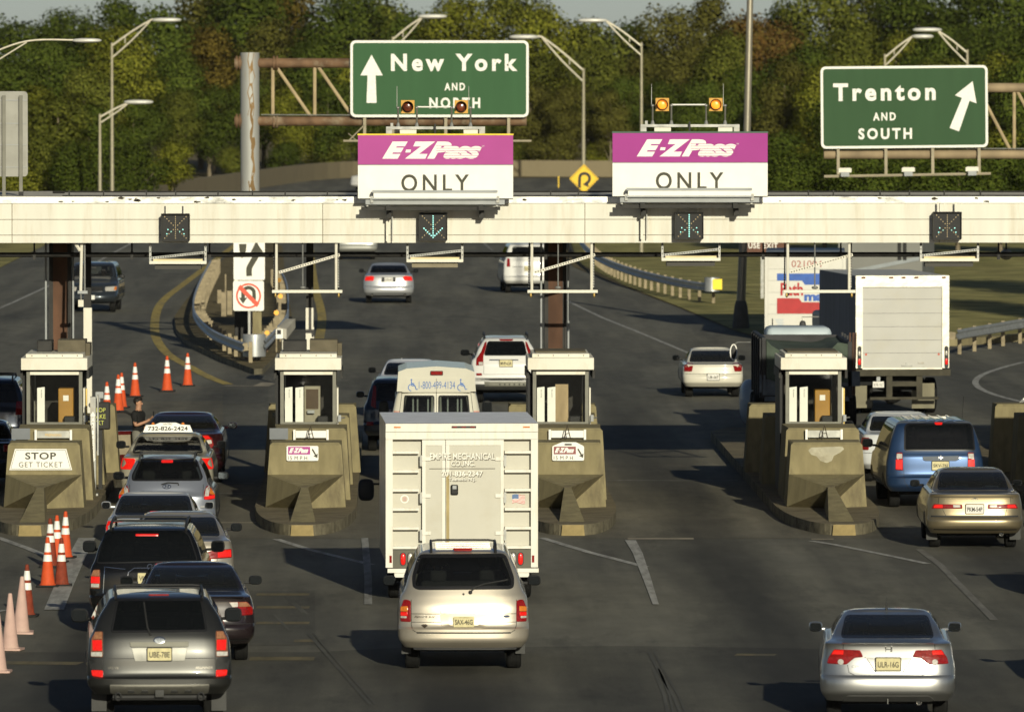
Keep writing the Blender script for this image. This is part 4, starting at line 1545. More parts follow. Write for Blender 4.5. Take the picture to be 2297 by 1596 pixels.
# weathered wooden posts and short delineators inside the gore
AMB = mat('reflector_amber_glow', (.8, .35, .05), .3, emit=(1, .5, .08), estr=.35, var=0)  # amber reflectors given a faint glow of their own
for i, (x, y0, y1, m, w) in enumerate([(502, 720, 655, WOODB, .17), (515, 716, 652, WOODB, .17), (492, 690, 650, WOODB, .14), (506, 668, 615, WOODB, .05), (529, 678, 628, WHITE_P, .13), (540, 632, 598, WHITE_P, .03),
                                    (549, 790, 745, mat('pinkish_post', (.45, .28, .2), .7), .03), (599, 800, 746, mat('pinkish_post', (.45, .28, .2), .7), .03)]):
    p = G(x, y0)
    z = P(x, y1, D=p[1]).z
    t = thing('marker_post', ['thick weathered wooden post inside the left rail of the gore', 'thick weathered wooden post nearest the no U-turn sign', 'short weathered wooden post at the bend of the left rail', 'thin tall brown post at the back of the gore',
                              'white square post left of the keep-right sign', 'thin white post at the far left of the gore', 'thin pink post with a pale disc before the dark cabinet', 'thin post with an amber disc before the pale square post'][i], 'post', (p[0], p[1], 0))
    q = MB(m)
    q.box(p[0] - w / 2, p[0] + w / 2, p[1], p[1] + w, .1, z)
    q.build('post', t, world=True)
    if i >= 6:
        q = MB(AMB if i == 7 else mat('disc_pale', (.6, .45, .35), .5))
        q.lathe([(.001, 0), (.07, 0), (.07, .02)], (p[0], p[1] - .02, z), 'y', 14)
        q.build('reflector', t, world=True)
for i, (x, y) in enumerate([(626, 628), (629, 664), (620, 701)]):
    p = P(x, y, D=(262, 250, 241)[i])
    t = thing('delineator', ['farthest', 'middle', 'nearest'][i] + ' amber delineator on the right side of the gore', 'delineator', (p.x, p.y, 0), group='amber delineators on the gore')
    q = MB(AMB)
    q.lathe([(.001, 0), (.075, 0), (.075, .02)], (p.x, p.y, p.z), 'y', 14)
    q.build('reflector', t, world=True)
    q = MB(WOODB)
    q.box(p.x - .02, p.x + .02, p.y + .02, p.y + .05, .1, p.z)
    q.build('post', t, world=True)
# a camera on a post right of the gore
p = P(625, 778, D=220)
t = thing('traffic_camera', 'small pale camera box on a thin post beside the gore', 'camera', (p.x, p.y, 0))
q = MB(WHITE_P)
q.tube([(p.x + .13, p.y, 0), (p.x + .13, p.y, p.z + .3)], .045, 8)
q.build('post', t, world=True)
q = MB(mat('camera_grey', (.33, .31, .26), .5))
q.hull([(p.x - .03, p.y - .2, p.z + .3), (p.x + .22, p.y - .2, p.z + .22), (p.x - .03, p.y - .2, p.z + .55), (p.x + .22, p.y - .2, p.z + .5), (p.x + .2, p.y + .8, p.z + .5), (p.x + .45, p.y + .8, p.z + .5), (p.x + .2, p.y + .8, p.z + .75), (p.x + .45, p.y + .8, p.z + .75)])
q.box(p.x - .07, p.x + .12, p.y - .26, p.y - .2, p.z + .24, p.z + .5, SIGN_W)
q.box(p.x - .04, p.x + .07, p.y - .27, p.y - .26, p.z + .36, p.z + .48, BLACK)
q.build('housing', t, world=True)

# ------------------------------------------------------------------ rails, wall and poles beyond
zr = .62
pts = [P(x, y, z=zr) for x, y in [(1290, 520), (1305, 545), (1325, 567), (1360, 588), (1420, 610), (1500, 630), (1560, 641), (1600, 645)]]
guardrail(smooth_path([(p.x, p.y, 0) for p in pts], 5), zr, 'long guardrail on wooden blocks along the right road edge', 1)
p = P(1606, 638, D=pts[-1].y - .2)
t = thing('end_marker', 'yellow reflector plate on the end of the long guardrail', 'marker', (p.x, p.y, p.z))
q = MB(RAIL)
q.lathe([(.28, -.25), (.28, .25)], (p.x - .13, p.y + .25, p.z), 'z', 18)
q.build('end_drum', t, world=True, smooth=50)
q = MB(mat('marker_yellow_glow', (.75, .55, .02), .4, emit=(.9, .65, .02), estr=.15))  # no lamp: the reflector plate has a weak glow added to its colour
q.box(p.x - .12, p.x + .22, p.y - .06, p.y - .035, p.z - .18, p.z + .20)
q.build('plate', t, world=True)
pts = [P(x, y, z=.65) for x, y in [(2145, 752), (2180, 745), (2240, 735), (2300, 725), (2500, 700)]]
guardrail(smooth_path([(p.x, p.y, 0) for p in pts], 4), .65, 'sunlit guardrail at the right edge behind the white box truck', 1)

# concrete parapet on the far bend
wp = [P(x, y, z=1.25) for x, y in [(250, 446), (330, 424), (420, 404), (560, 384), (700, 367), (820, 361), (1000, 359), (1280, 360), (1450, 361), (1650, 364), (1800, 370)]]
wp = smooth_path([(p.x, p.y, 0) for p in wp], 4)
t = thing('parapet_wall', 'long tan concrete parapet curving along the far road below the trees', 'wall', (wp[0][0], wp[0][1], 0))
q = MB(mat('parapet_concrete', (.20, .165, .10), .9, var=.12, scale=.3, dirt=(.14, .115, .07), dirt_amt=.7, dirt_scale=.3))
L, Rr = stroke([p[:2] for p in wp], .4)
vs, fs = [], []
for a, b_ in zip(L, Rr):
    vs += [(*b_, 0), (b_[0], b_[1], 1.25), (a[0], a[1], 1.25), (*a, 0)]
for i in range(len(L) - 1):
    for j in range(3):
        fs.append((4 * i + j, 4 * i + j + 1, 4 * i + 4 + j + 1, 4 * i + 4 + j))
q.add(vs, fs)
q.build('wall', t, world=True)
YEL = mat('delineator_yellow', (.75, .5, .02), .5)
for i, x in enumerate((864, 942, 1253)):
    p = G(x, 421)
    t = thing('delineator', ['small yellow delineator right of the rust-streaked gantry post', 'small yellow delineator behind the left purple sign', 'small yellow delineator between the two purple signs'][i], 'delineator', (p[0], p[1], 0), group='yellow delineators on the far road')
    q = MB(YEL)
    q.box(p[0] - .035, p[0] + .035, p[1], p[1] + .04, .0, .8)
    q.build('post', t, world=True)
# yellow diamond sign with the loop arrow
D = 420.0
c = P(1310, 401, D=D)
t = thing('warning_sign', 'yellow diamond sign with a black loop arrow above the canopy', 'road sign', (c.x, D, 0))
h = 33 * D / F_PX
q = MB(SIGN_Y)
q.prism([(c.x, c.z - h), (c.x + h, c.z), (c.x, c.z + h), (c.x - h, c.z)], D, D + .03)
q.build('panel', t, world=True)
q = MB(LETTER_K)
B0, B1 = h * .93, h * .88
A = [(c.x, c.z - B0), (c.x + B0, c.z), (c.x, c.z + B0), (c.x - B0, c.z)]
B = [(c.x, c.z - B1), (c.x + B1, c.z), (c.x, c.z + B1), (c.x - B1, c.z)]
q.add([(x, D - .01, z) for x, z in A + B], [(i, (i + 1) % 4, 4 + (i + 1) % 4, 4 + i) for i in range(4)], mat('sign_yellow_dark', (.3, .18, .01), .6))
u = h / 33
pts = [(c.x - 10 * u, c.z - 20 * u), (c.x - 10 * u, c.z - 4 * u), (c.x - 8 * u, c.z + 8 * u), (c.x + 2 * u, c.z + 12 * u), (c.x + 11 * u, c.z + 7 * u), (c.x + 12 * u, c.z - 3 * u), (c.x + 6 * u, c.z - 11 * u)]
L, Rr = stroke(smooth_path(pts, 4), 6.5 * u)
n = len(L)
q.add([(x, D - .01, z) for x, z in L + Rr], [(i, i + 1, n + i + 1, n + i) for i in range(n - 1)])
q.add([(c.x + 11 * u, D - .011, c.z - 19 * u), (c.x - 3 * u, D - .011, c.z - 13 * u), (c.x + 8 * u, D - .011, c.z - 4 * u)], [(0, 2, 1)])
q.build('arrow', t, world=True)
q = MB(GALV)
q.box(c.x - .05, c.x + .05, D + .04, D + .1, 0, c.z)
q.build('post', t, world=True)
# brown USE EXIT sign
D = 300.0
a, b_ = P(1664, 566, D=D), P(1768, 505, D=D)
t = thing('exit_sign', 'brown sign reading USE EXIT just below the canopy', 'road sign', ((a.x + b_.x) / 2, D, 0))
q = MB(SIGN_BR)
q.prism(rrect(a.x, b_.x, a.z, b_.z, .08, 3), D, D + .03)
q.build('panel', t, world=True)
q = MB(SIGN_W)
a, b_ = P(1684, 557, D=D), P(1750, 544.5, D=D)
q.text('USE EXIT', (a.x + b_.x) / 2 - .09, (a.z + b_.z) / 2, D - .01, w=(b_.x - a.x), h=b_.z - a.z, bold=.02, space=1.15)
q.build('lettering', t, world=True)
q = MB(GALV)
p = P(1710, 560, D=D + .05)
q.box(p.x - .06, p.x + .06, D + .04, D + .12, 0, p.z)
p = P(1746, 560, D=D + .05)
q.box(p.x - .04, p.x + .04, D + .04, D + .12, 0, p.z)
q.build('post', t, world=True)

POLE = mat('lamp_pole', (.30, .27, .19), .5, .3, var=.1)
POLE_L = mat('lamp_arm_pale', (.50, .46, .36), .45, .3, var=.1)
HEAD = mat('lamp_head', (.58, .57, .52), .4, .2, var=.06)


def street_lamp(x, yt, D, hx, hy, label, r=.10, drop=30, lean=0.0):
    """A pole with a curved double arm; (hx, hy) is the lamp's far end in the photo."""
    p, e = P(x, yt, D=D), P(hx, hy, D=D)
    t = thing('street_lamp', label, 'street lamp', (p.x, D, 0), group='street lamps beyond the canopy')
    q = MB(POLE)
    r = 3.6 * D / F_PX
    q.tube([(p.x, D, 0), (p.x, D, p.z * .5), (p.x, D, p.z + .15)], [r * 1.3, r * 1.1, r * .8], 10)
    q.build('pole', t, world=True, smooth=50)
    s = 1 if e.x > p.x else -1
    L = abs(e.x - p.x)
    hl = 60 * D / F_PX if L > 110 * D / F_PX else .42 * L
    q = MB(POLE_L)
    k = D / F_PX
    up = e.z - p.z
    A = smooth_path([(p.x, D, p.z - .02), (p.x + s * L * .30, D, p.z + up * .56), (p.x + s * L * .56, D, p.z + up * .98), (e.x - s * hl, D, e.z + .01)], 6)
    B = smooth_path([(p.x, D, p.z - drop * k), (p.x + s * L * .30, D, p.z - drop * k + (up + drop * k) * .48), (p.x + s * L * .56, D, p.z + up * .95)], 6)
    q.tube(A, 2.4 * k, 8)
    q.tube(B, 2.0 * k, 8)
    m = A[4]
    q.tube([m, (m[0], D, m[2] - drop * k * .55)], 1.5 * k, 6)
    q.build('arm', t, world=True, smooth=50)
    q = MB(HEAD)
    q.ellipsoid((e.x - s * hl * .5, D, e.z), (hl * .56, 12 * k, 5.2 * k), n=8, e=2.4)
    q.build('lamp_head', t, world=True, smooth=60)
    return t


street_lamp(-150, 172, 200, 225, 91, 'street lamp arm reaching in from the left edge', .1, 40)
street_lamp(251, 102, 450, 404, 45, 'tall street lamp at the left, its arm reaching right', .09, 28)
street_lamp(224, 262, 420, 341, 229, 'small far street lamp low in front of the left trees', .07, 14)
street_lamp(881, 88, 500, 1000, 37, 'street lamp rising behind the New York sign', .10, 24)
street_lamp(1309, 158, 598, 1145, 83, 'street lamp between the purple signs, its arm reaching left', .075, 26)
street_lamp(1439, 103, 366, 1299, 46, 'street lamp behind the lit beacons, its arm reaching left', .075, 22)
street_lamp(1985, 128, 420, 2092, 82, 'street lamp above the Trenton sign, its arm reaching right', .08, 20)
street_lamp(2170, 118, 410, 2050, 67, 'street lamp above the Trenton sign, its arm reaching left', .08, 24)
# the tall mast
a = G(1662, 738)
t = thing('light_mast', 'tall tapered grey mast with a flared base on the grass', 'mast', (a[0], a[1], 0))
top = P(1688, -60, D=a[1])
q = MB(mat('mast_steel', (.26, .235, .18), .42, .5, var=.12, scale=2))
q.tube([(a[0], a[1], .8), (a[0] + (top.x - a[0]) * .5, a[1], top.z * .5), (top.x, a[1], top.z + 3)], [.15, .125, .09], 16)
q.build('pole', t, world=True, smooth=50)
q = MB(mat('mast_base', (.09, .088, .08), .7, var=.2))
q.lathe([(.30, 0), (.29, .1), (.22, .75), (.17, .95)], (a[0], a[1], 0), 'z', 12)
q.build('base', t, world=True)
# white globe lamp at the right under the canopy
c = P(2257, 571, D=175)
t = thing('globe_lamp', 'pale round floodlight hanging below the canopy at the right', 'floodlight', (c.x, c.y, c.z))
q = MB(mat('globe_cream', (.42, .40, .33), .4))
q.ellipsoid((c.x, c.y, c.z), (.14, .14, .115), n=10)
q.tube([(c.x, c.y, c.z + .1), (c.x, c.y, 5.4)], .02, 6, STEEL_D)
q.build('lamp', t, world=True, smooth=60)
# ------------------------------------------------------------------ trees
def leaf_mat(name, c0, c1, c2):
    m = bpy.data.materials.new(name)
    m.use_nodes = True
    nt = m.node_tree
    nt.nodes.remove(nt.nodes['Principled BSDF'])
    o = nt.nodes['Material Output']
    ge = nt.nodes.new('ShaderNodeNewGeometry')
    rp = nt.nodes.new('ShaderNodeValToRGB')
    e = rp.color_ramp.elements
    e[0].color, e[1].color = (*c0, 1), (*c2, 1)
    e.new(.5).color = (*c1, 1)
    nt.links.new(ge.outputs['Random Per Island'], rp.inputs['Fac'])
    oi = nt.nodes.new('ShaderNodeObjectInfo')
    hs = nt.nodes.new('ShaderNodeHueSaturation')
    mr = nt.nodes.new('ShaderNodeMapRange')
    mr.inputs['To Min'].default_value, mr.inputs['To Max'].default_value = .78, 1.25
    nt.links.new(oi.outputs['Random'], mr.inputs['Value'])
    nt.links.new(mr.outputs['Result'], hs.inputs['Value'])
    nt.links.new(rp.outputs['Color'], hs.inputs['Color'])
    d = nt.nodes.new('ShaderNodeBsdfDiffuse')
    tl = nt.nodes.new('ShaderNodeBsdfTranslucent')
    mx = nt.nodes.new('ShaderNodeMixShader')
    mx.inputs[0].default_value = .22
    nt.links.new(hs.outputs['Color'], d.inputs['Color'])
    nt.links.new(hs.outputs['Color'], tl.inputs['Color'])
    nt.links.new(d.outputs[0], mx.inputs[1])
    nt.links.new(tl.outputs[0], mx.inputs[2])
    nt.links.new(mx.outputs[0], o.inputs['Surface'])
    return m


LEAF = {
    'dark green': leaf_mat('leaf_dark_green', (0.0349, 0.0509, 0.0084), (0.0626, 0.0867, 0.0140), (0.1044, 0.1282, 0.0206)),
    'olive': leaf_mat('leaf_olive', (0.0522, 0.0621, 0.0103), (0.0975, 0.1094, 0.0188), (0.1532, 0.1604, 0.0282)),
    'yellow-green': leaf_mat('leaf_yellow_green', (0.0697, 0.0792, 0.0113), (0.1358, 0.1432, 0.0178), (0.2175, 0.2169, 0.0282)),
    'rust-tinged': leaf_mat('leaf_rust', (0.0697, 0.0528, 0.0113), (0.1306, 0.0942, 0.0188), (0.1827, 0.1413, 0.0282)),
    'brown-green': leaf_mat('leaf_brown_green', (0.0556, 0.0549, 0.0121), (0.0975, 0.0924, 0.0206), (0.1392, 0.1321, 0.0282)),
    'reddish': leaf_mat('leaf_red', (0.0870, 0.0490, 0.0150), (0.1532, 0.0904, 0.0263), (0.1479, 0.1225, 0.0282)),
}
BARK = mat('bark', (.17, .14, .095), .9, var=.35, scale=6, stretch=(2, 2, .4), spec=.1)


def crown_mesh(seed, h, w, base, nl, leaf, n_leaf, spiky=0.0):
    """Lobes of leaf quads round a trunk; heights in metres, unit crown scaled by the copies."""
    rg = random.Random(seed)
    lobes = []
    for i in range(nl):
        u = (i + .5) / nl
        z = base + (h - base) * (.12 + .80 * u)
        prof = math.sin(math.pi * (.12 + .80 * u)) ** .7
        an = rg.uniform(0, 2 * math.pi)
        rr = w * .62 * prof * rg.uniform(.35, 1.0)
        r = w * (.30 + .16 * rg.random()) * (.65 + .45 * prof)
        lobes.append((rr * math.cos(an), rr * math.sin(an), z, r))
    lobes.append((0, 0, h - w * .3, w * .34))
    lobes.append((rg.uniform(-.2, .2) * w, 0, base + (h - base) * .45, w * .55))
    vs, fs, ns = [], [], []
    tot = sum(l[3] ** 2 for l in lobes)
    for lx, ly, lz, r in lobes:
        for _ in range(int(n_leaf * r * r / tot)):
            d = Vector((rg.gauss(0, 1), rg.gauss(0, 1), rg.gauss(0, .9)))
            d.normalize()
            rad = r * (rg.random() ** .35) * rg.uniform(.86, 1.12)
            c = Vector((lx, ly, lz)) + d * rad
            if c.z < base * .55:
                continue
            nrm = (d * 1.0 + Vector((rg.gauss(0, .55), rg.gauss(0, .55), rg.gauss(0, .55) + .25))).normalized()
            t1 = nrm.cross(Vector((rg.gauss(0, 1), rg.gauss(0, 1), rg.gauss(0, 1)))).normalized()
            t2 = nrm.cross(t1)
            if t1.cross(t2).dot(d) < 0:
                t2 = -t2
            s = leaf * rg.uniform(.6, 1.35)
            s2 = s * rg.uniform(.5, .9)
            o = len(vs)
            vs += [c - t1 * s, c - t2 * s2, c + t1 * s, c + t2 * s2]
            fs.append((o, o + 1, o + 2, o + 3))
            cc = Vector((c.x, c.y, (c.z - base - (h - base) * .4) * .8)).normalized()
            soft = (d * .75 + cc * .45 + nrm * .35).normalized()
            ns += [soft] * 4
    return lobes, vs, fs, ns


def tree_proto(name, seed, h, w, base, nl, leaf, n_leaf, cols):
    """One mesh pair (trunk, crown) per form; the copies share them, each colour has its own crown data."""
    lobes, vs, fs, ns = crown_mesh(seed, h, w, base, nl, leaf, n_leaf)
    tr = MB(BARK)
    tr.tube([(0, 0, -.2), (.05, 0, base * .6), (-.06, .05, h * .5), (0, 0, h * .85)], [.20, .16, .10, .03], 8)
    for lx, ly, lz, r in lobes[:7]:
        z0 = max(base * .6, lz - r * 1.6)
        tr.tube([(0, 0, z0), (lx * .5, ly * .5, (z0 + lz) / 2 + .1), (lx, ly, lz)], [.075, .05, .02], 6)
    me_t = bpy.data.meshes.new('trunk')
    me_t.from_pydata(tr.v, [], tr.f)
    me_t.materials.append(BARK)
    me = bpy.data.meshes.new('crown')
    me.from_pydata([tuple(v) for v in vs], [], fs)
    me.materials.append(LEAF[cols[0]])
    me.polygons.foreach_set('use_smooth', [True] * len(fs))
    me.normals_split_custom_set_from_vertices([tuple(v) for v in ns])
    return dict(h=h, w=w, trunk=me_t, crown=me)


ALLC = list(LEAF)
FORMS = [
    tree_proto('broad', 11, 12.0, 4.6, 2.4, 14, .115, 15500, ALLC),
    tree_proto('tall', 12, 14.0, 3.9, 3.0, 15, .115, 15500, ALLC),
    tree_proto('round', 13, 10.0, 4.4, 1.6, 12, .112, 14000, ALLC),
    tree_proto('loose', 14, 12.5, 4.3, 2.6, 11, .12, 11000, ALLC),
    tree_proto('shrubby', 15, 5.0, 2.9, .3, 9, .09, 8000, ALLC),
    tree_proto('feathery', 16, 8.0, 2.8, 1.0, 13, .105, 8500, ALLC),
]
TREE_LABEL = {}


def tree(x, ytop, D, form, col, label, sx=1.0, name='tree'):
    p = P(x, ytop, D=D)
    f = FORMS[form]
    s = p.z / f['h']
    t = thing(name, label, 'tree' if form != 4 else 'shrub', (p.x, D, 0), random.uniform(0, 6.28), 'trees beyond the road')
    for part, me in (('trunk', f['trunk']), ('crown', f['crown'])):
        o = bpy.data.objects.new(part, me)
        COL.objects.link(o)
        o.parent = t
        if part == 'crown':
            o.material_slots[0].link = 'OBJECT'
            o.material_slots[0].material = LEAF[col]
    t.scale = (s * sx, s * sx, s)
    return t


# far row along the skyline: x, top y
TR = [
    # x, ytop, D, form, colour, width factor
    (-700, 20, 664, 0, 'dark green', 1.2), (-560, 30, 660, 2, 'olive', 1.2), (-430, 10, 666, 0, 'dark green', 1.2), (-300, 30, 660, 1, 'dark green', 1.2), (-180, 35, 664, 2, 'olive', 1.1), (-520, 150, 560, 0, 'dark green', 1.2), (-330, 160, 550, 2, 'olive', 1.2), (-150, 170, 545, 0, 'dark green', 1.2), (-640, 240, 500, 2, 'dark green', 1.2), (-240, 280, 480, 4, 'olive', 1.3), (-100, 290, 478, 4, 'dark green', 1.3), (-420, 260, 490, 5, 'olive', 1.4), (2520, -20, 660, 0, 'dark green', 1.2), (2640, -10, 664, 1, 'olive', 1.2), (2760, -10, 660, 2, 'dark green', 1.2), (2430, 120, 525, 0, 'olive', 1.2), (2560, 140, 520, 2, 'dark green', 1.2),
    (-60, 40, 660, 0, 'dark green', 1.1), (60, 48, 655, 2, 'dark green', 1.2), (150, 22, 670, 0, 'dark green', 1.1), (255, -6, 665, 1, 'dark green', 1.2),
    (365, 14, 660, 2, 'dark green', 1.0), (450, -30, 668, 0, 'brown-green', 1.1), (545, -50, 660, 0, 'dark green', 1.2), (660, -40, 672, 3, 'rust-tinged', 1.2),
    (770, -30, 662, 0, 'dark green', 1.2), (850, 0, 670, 2, 'olive', .9), (930, 28, 664, 2, 'dark green', 1.0), (1035, -12, 660, 0, 'yellow-green', 1.1),
    (1130, -25, 668, 3, 'olive', 1.1), (1225, 8, 660, 0, 'yellow-green', 1.0), (1330, 44, 664, 2, 'olive', 1.1), (1430, 48, 670, 2, 'dark green', 1.0),
    (1520, 18, 662, 0, 'brown-green', 1.0), (1600, -14, 668, 1, 'brown-green', 1.0), (1690, 32, 660, 2, 'reddish', 1.0), (1775, 8, 668, 0, 'dark green', 1.0),
    (1860, -30, 662, 0, 'olive', 1.1), (1960, -40, 668, 3, 'olive', 1.1), (2060, -40, 660, 0, 'dark green', 1.2), (2170, -50, 668, 1, 'dark green', 1.2), (2280, -40, 660, 0, 'dark green', 1.2), (2400, -40, 665, 0, 'olive', 1.2),
    # middle row
    (-20, 110, 610, 2, 'dark green', 1.2), (110, 95, 615, 0, 'dark green', 1.1), (265, 58, 612, 0, 'yellow-green', 1.1), (390, 120, 618, 0, 'dark green', 1.2), (480, 60, 640, 0, 'rust-tinged', 1.0), (590, 40, 640, 3, 'brown-green', 1.1),
    (700, 90, 635, 0, 'dark green', 1.1), (800, 110, 640, 2, 'yellow-green', 1.0), (1000, 100, 640, 0, 'dark green', 1.0), (1210, 120, 645, 2, 'olive', 1.1), (1330, 105, 640, 0, 'olive', 1.1), (1440, 120, 645, 3, 'brown-green', 1.1),
    (1545, 95, 640, 0, 'brown-green', 1.0), (1625, 70, 636, 0, 'olive', 1.0), (1715, 55, 640, 0, 'reddish', 1.0), (1800, 100, 636, 2, 'dark green', 1.1), (1900, 60, 640, 0, 'olive', 1.1), (2010, 70, 640, 3, 'yellow-green', 1.0), (2120, 50, 640, 0, 'dark green', 1.1), (2250, 60, 636, 0, 'dark green', 1.2),
    # front row, above the parapet and behind the canopy
    (190, 150, 560, 2, 'olive', 1.0), (70, 190, 520, 5, 'yellow-green', 1.3), (0, 200, 515, 5, 'olive', 1.3), (130, 215, 500, 5, 'olive', 1.3), (200, 235, 505, 5, 'dark green', 1.2), (300, 220, 560, 2, 'dark green', 1.1), (400, 200, 600, 0, 'olive', 1.1), (470, 190, 622, 2, 'dark green', 1.2),
    (560, 170, 628, 0, 'dark green', 1.1), (650, 190, 626, 2, 'yellow-green', 1.0), (735, 180, 628, 2, 'dark green', 1.2), (830, 220, 632, 0, 'dark green', 1.1), (960, 200, 634, 2, 'dark green', 1.1), (1080, 210, 630, 0, 'dark green', 1.1), (1190, 185, 634, 2, 'brown-green', 1.1),
    (1270, 190, 632, 0, 'brown-green', 1.1), (1370, 200, 630, 3, 'brown-green', 1.1), (1400, 170, 634, 0, 'dark green', 1.0), (1490, 180, 632, 2, 'dark green', 1.1), (1590, 180, 630, 0, 'dark green', 1.1),
    (1680, 150, 560, 0, 'dark green', 1.0), (1760, 130, 545, 3, 'brown-green', 1.0), (1840, 140, 540, 0, 'yellow-green', 1.0), (1930, 160, 530, 2, 'dark green', 1.1), (2030, 150, 535, 0, 'brown-green', 1.0), (2130, 130, 530, 0, 'olive', 1.0), (2230, 120, 525, 2, 'yellow-green', 1.0), (2320, 110, 520, 0, 'dark green', 1.1),
    # low growth
    (95, 300, 470, 4, 'olive', 1.1), (170, 320, 465, 4, 'dark green', 1.1), (20, 310, 468, 4, 'yellow-green', 1.1), (385, 318, 500, 5, 'yellow-green', 1.5), (300, 330, 480, 4, 'dark green', 1.2), (520, 330, 612, 4, 'olive', 1.6), (640, 320, 622, 4, 'dark green', 1.6), (750, 310, 628, 4, 'olive', 1.7), (1160, 320, 632, 4, 'olive', 1.7), (1250, 300, 630, 4, 'brown-green', 1.8), (1340, 320, 632, 4, 'yellow-green', 1.7), (1450, 300, 632, 4, 'dark green', 1.8),
    (1760, 300, 470, 4, 'dark green', 1.4), (1830, 330, 440, 4, 'yellow-green', 1.3), (1930, 320, 450, 4, 'olive', 1.4), (2030, 330, 440, 4, 'dark green', 1.4), (2130, 310, 440, 4, 'olive', 1.4), (2240, 300, 445, 4, 'yellow-green', 1.4), (2320, 310, 440, 4, 'dark green', 1.4),
    # dark trees at the edge of the grass, seen below the canopy
    (1760, 330, 372, 2, 'dark green', 1.3), (1850, 330, 376, 2, 'dark green', 1.3), (1945, 330, 370, 2, 'dark green', 1.3), (2050, 330, 372, 2, 'dark green', 1.3), (2150, 330, 368, 2, 'dark green', 1.3), (2245, 330, 372, 2, 'dark green', 1.3), (2350, 330, 368, 2, 'dark green', 1.3), (1700, 420, 385, 4, 'dark green', 1.6),
]


def where(x):
    marks = [(-700, 'well outside the left edge'), (-560, 'far outside the left edge'), (-430, 'outside the left edge by the bend'), (-300, 'outside the left edge'), (-160, 'just outside the left edge'), (2530, 'just outside the right edge'), (2700, 'outside the right edge'), (40, 'behind the grey sign back at the left edge'), (160, 'left of the tall left street lamp'), (252, 'behind the tall left street lamp'), (400, 'between the tall left street lamp and the gantry post'), (560, 'behind the rust-streaked gantry post'), (690, 'behind the rusty truss'), (830, 'behind the left end of the New York sign'), (990, 'behind the New York sign'),
             (1150, 'behind the right end of the New York sign'), (1240, 'right of the New York sign'), (1310, 'behind the lamp between the purple signs'), (1440, 'behind the lamp over the right purple sign'), (1560, 'behind the lit amber beacons'), (1680, 'behind the tall grey mast'), (1780, 'between the mast and the Trenton sign'), (1900, 'behind the left end of the Trenton sign'),
             (2030, 'behind the Trenton sign'), (2150, 'behind the right end of the Trenton sign'), (2260, 'right of the Trenton sign'), (2400, 'at the right edge of the photo')]
    return min(marks, key=lambda m: abs(m[0] - x))[1]


SEEN_L = {}
for i, (x, yt, D, fm, col, sx) in enumerate(TR):
    row = 'skyline' if D > 650 else 'mid-height' if D > 604 and fm != 4 and yt < 130 else 'lower' if fm != 4 else 'low'
    kind = ('broad', 'tall', 'rounded', 'loose-crowned', 'bushy', 'feathery')[fm]
    if 360 < D < 380:
        lab = f'shaded dark tree at the grass edge {where(x)}'
    else:
        lab = f'{row} {kind} {col} {"shrub" if fm == 4 else "tree"} {where(x)}'
    nm = {'dark green': 'leafy_tree', 'olive': 'leafy_tree', 'yellow-green': 'yellowing_tree', 'rust-tinged': 'autumn_tree', 'brown-green': 'autumn_tree', 'reddish': 'red_leaf_tree'}[col] if fm != 4 else 'shrub'
    tree(x, yt, D, fm, col, lab, sx, nm)
# two trees outside the frame on the right throw the bands of shade over the grass
for x, yt, D in ((2700, 60, 262), (2760, 0, 286)):
    tree(x, yt, D, 0, 'dark green', 'leafy tree standing on the grass outside the right edge', 1.0, 'leafy_tree')
# ------------------------------------------------------------------ vehicles: a body grown from slices, parts laid on its surface
def paint(name, col, metal=0.0, rough=.32, coat=.8, dirt=None):
    return mat('paint_' + name, col, rough, metal, var=.03, scale=3, coat=coat, dirt=dirt or tuple(c * .6 for c in col), dirt_amt=.22, dirt_scale=1.2)


G_CLEAR = glass('window_clear', (.86, .90, .87), .88, dust=(.085, .086, .078))
G_MID = glass('window_tint', (.42, .45, .44), .88, dust=(.03, .03, .028))
G_DARK = glass('window_dark', (.05, .055, .055), .8)
FRIT = mat('window_border', (.012, .012, .013), .25, var=.1)
TRIM = mat('trim_black', (.02, .02, .02), .55, var=.2)
TRIM_G = mat('trim_grey', (.05, .05, .048), .7, var=.15, spec=.25)
SEAT_D = mat('seat_dark', (.035, .034, .032), .9, var=.2)
SEAT_B = mat('seat_beige', (.26, .22, .15), .9, var=.15)
UNDER = mat('underbody', (.012, .012, .012), .9, var=.3)
CHROME = mat('chrome', (.60, .60, .58), .12, 1.0, var=.04)
LENS_R = mat('lens_red', (.20, .006, .005), .18, var=.35, scale=45, coat=.7)
LENS_RL = mat('lens_red_lit', (.42, .010, .006), .2, var=.35, scale=45, coat=.6, emit=(1.0, .012, .008), estr=.45)
LENS_A = mat('lens_amber', (.55, .16, .015), .2, var=.15, scale=30, coat=1.0)
LENS_P = mat('lens_pale_amber', (.26, .12, .06), .2, var=.3, scale=40, coat=.6)
LENS_W = mat('lens_white', (.50, .47, .42), .15, .2, var=.2, scale=30, coat=1.0)
LENS_S = mat('lens_smoke', (.16, .06, .03), .15, var=.2, scale=30, coat=1.0)
PLATE_Y = mat('plate_buff', (.52, .46, .25), .5, var=.12, scale=14)
PLATE_W = mat('plate_white', (.62, .60, .55), .5, var=.08, scale=14)
PLATE_T = mat('plate_text', (.035, .03, .02), .5, var=.1)
RIM = mat('wheel_rim', (.30, .30, .30), .4, .7, var=.1)
SKIN = mat('skin', (.36, .19, .115), .55, var=.08, scale=12)
HAIR_D = mat('hair_dark', (.014, .010, .008), .6, var=.3, scale=30)


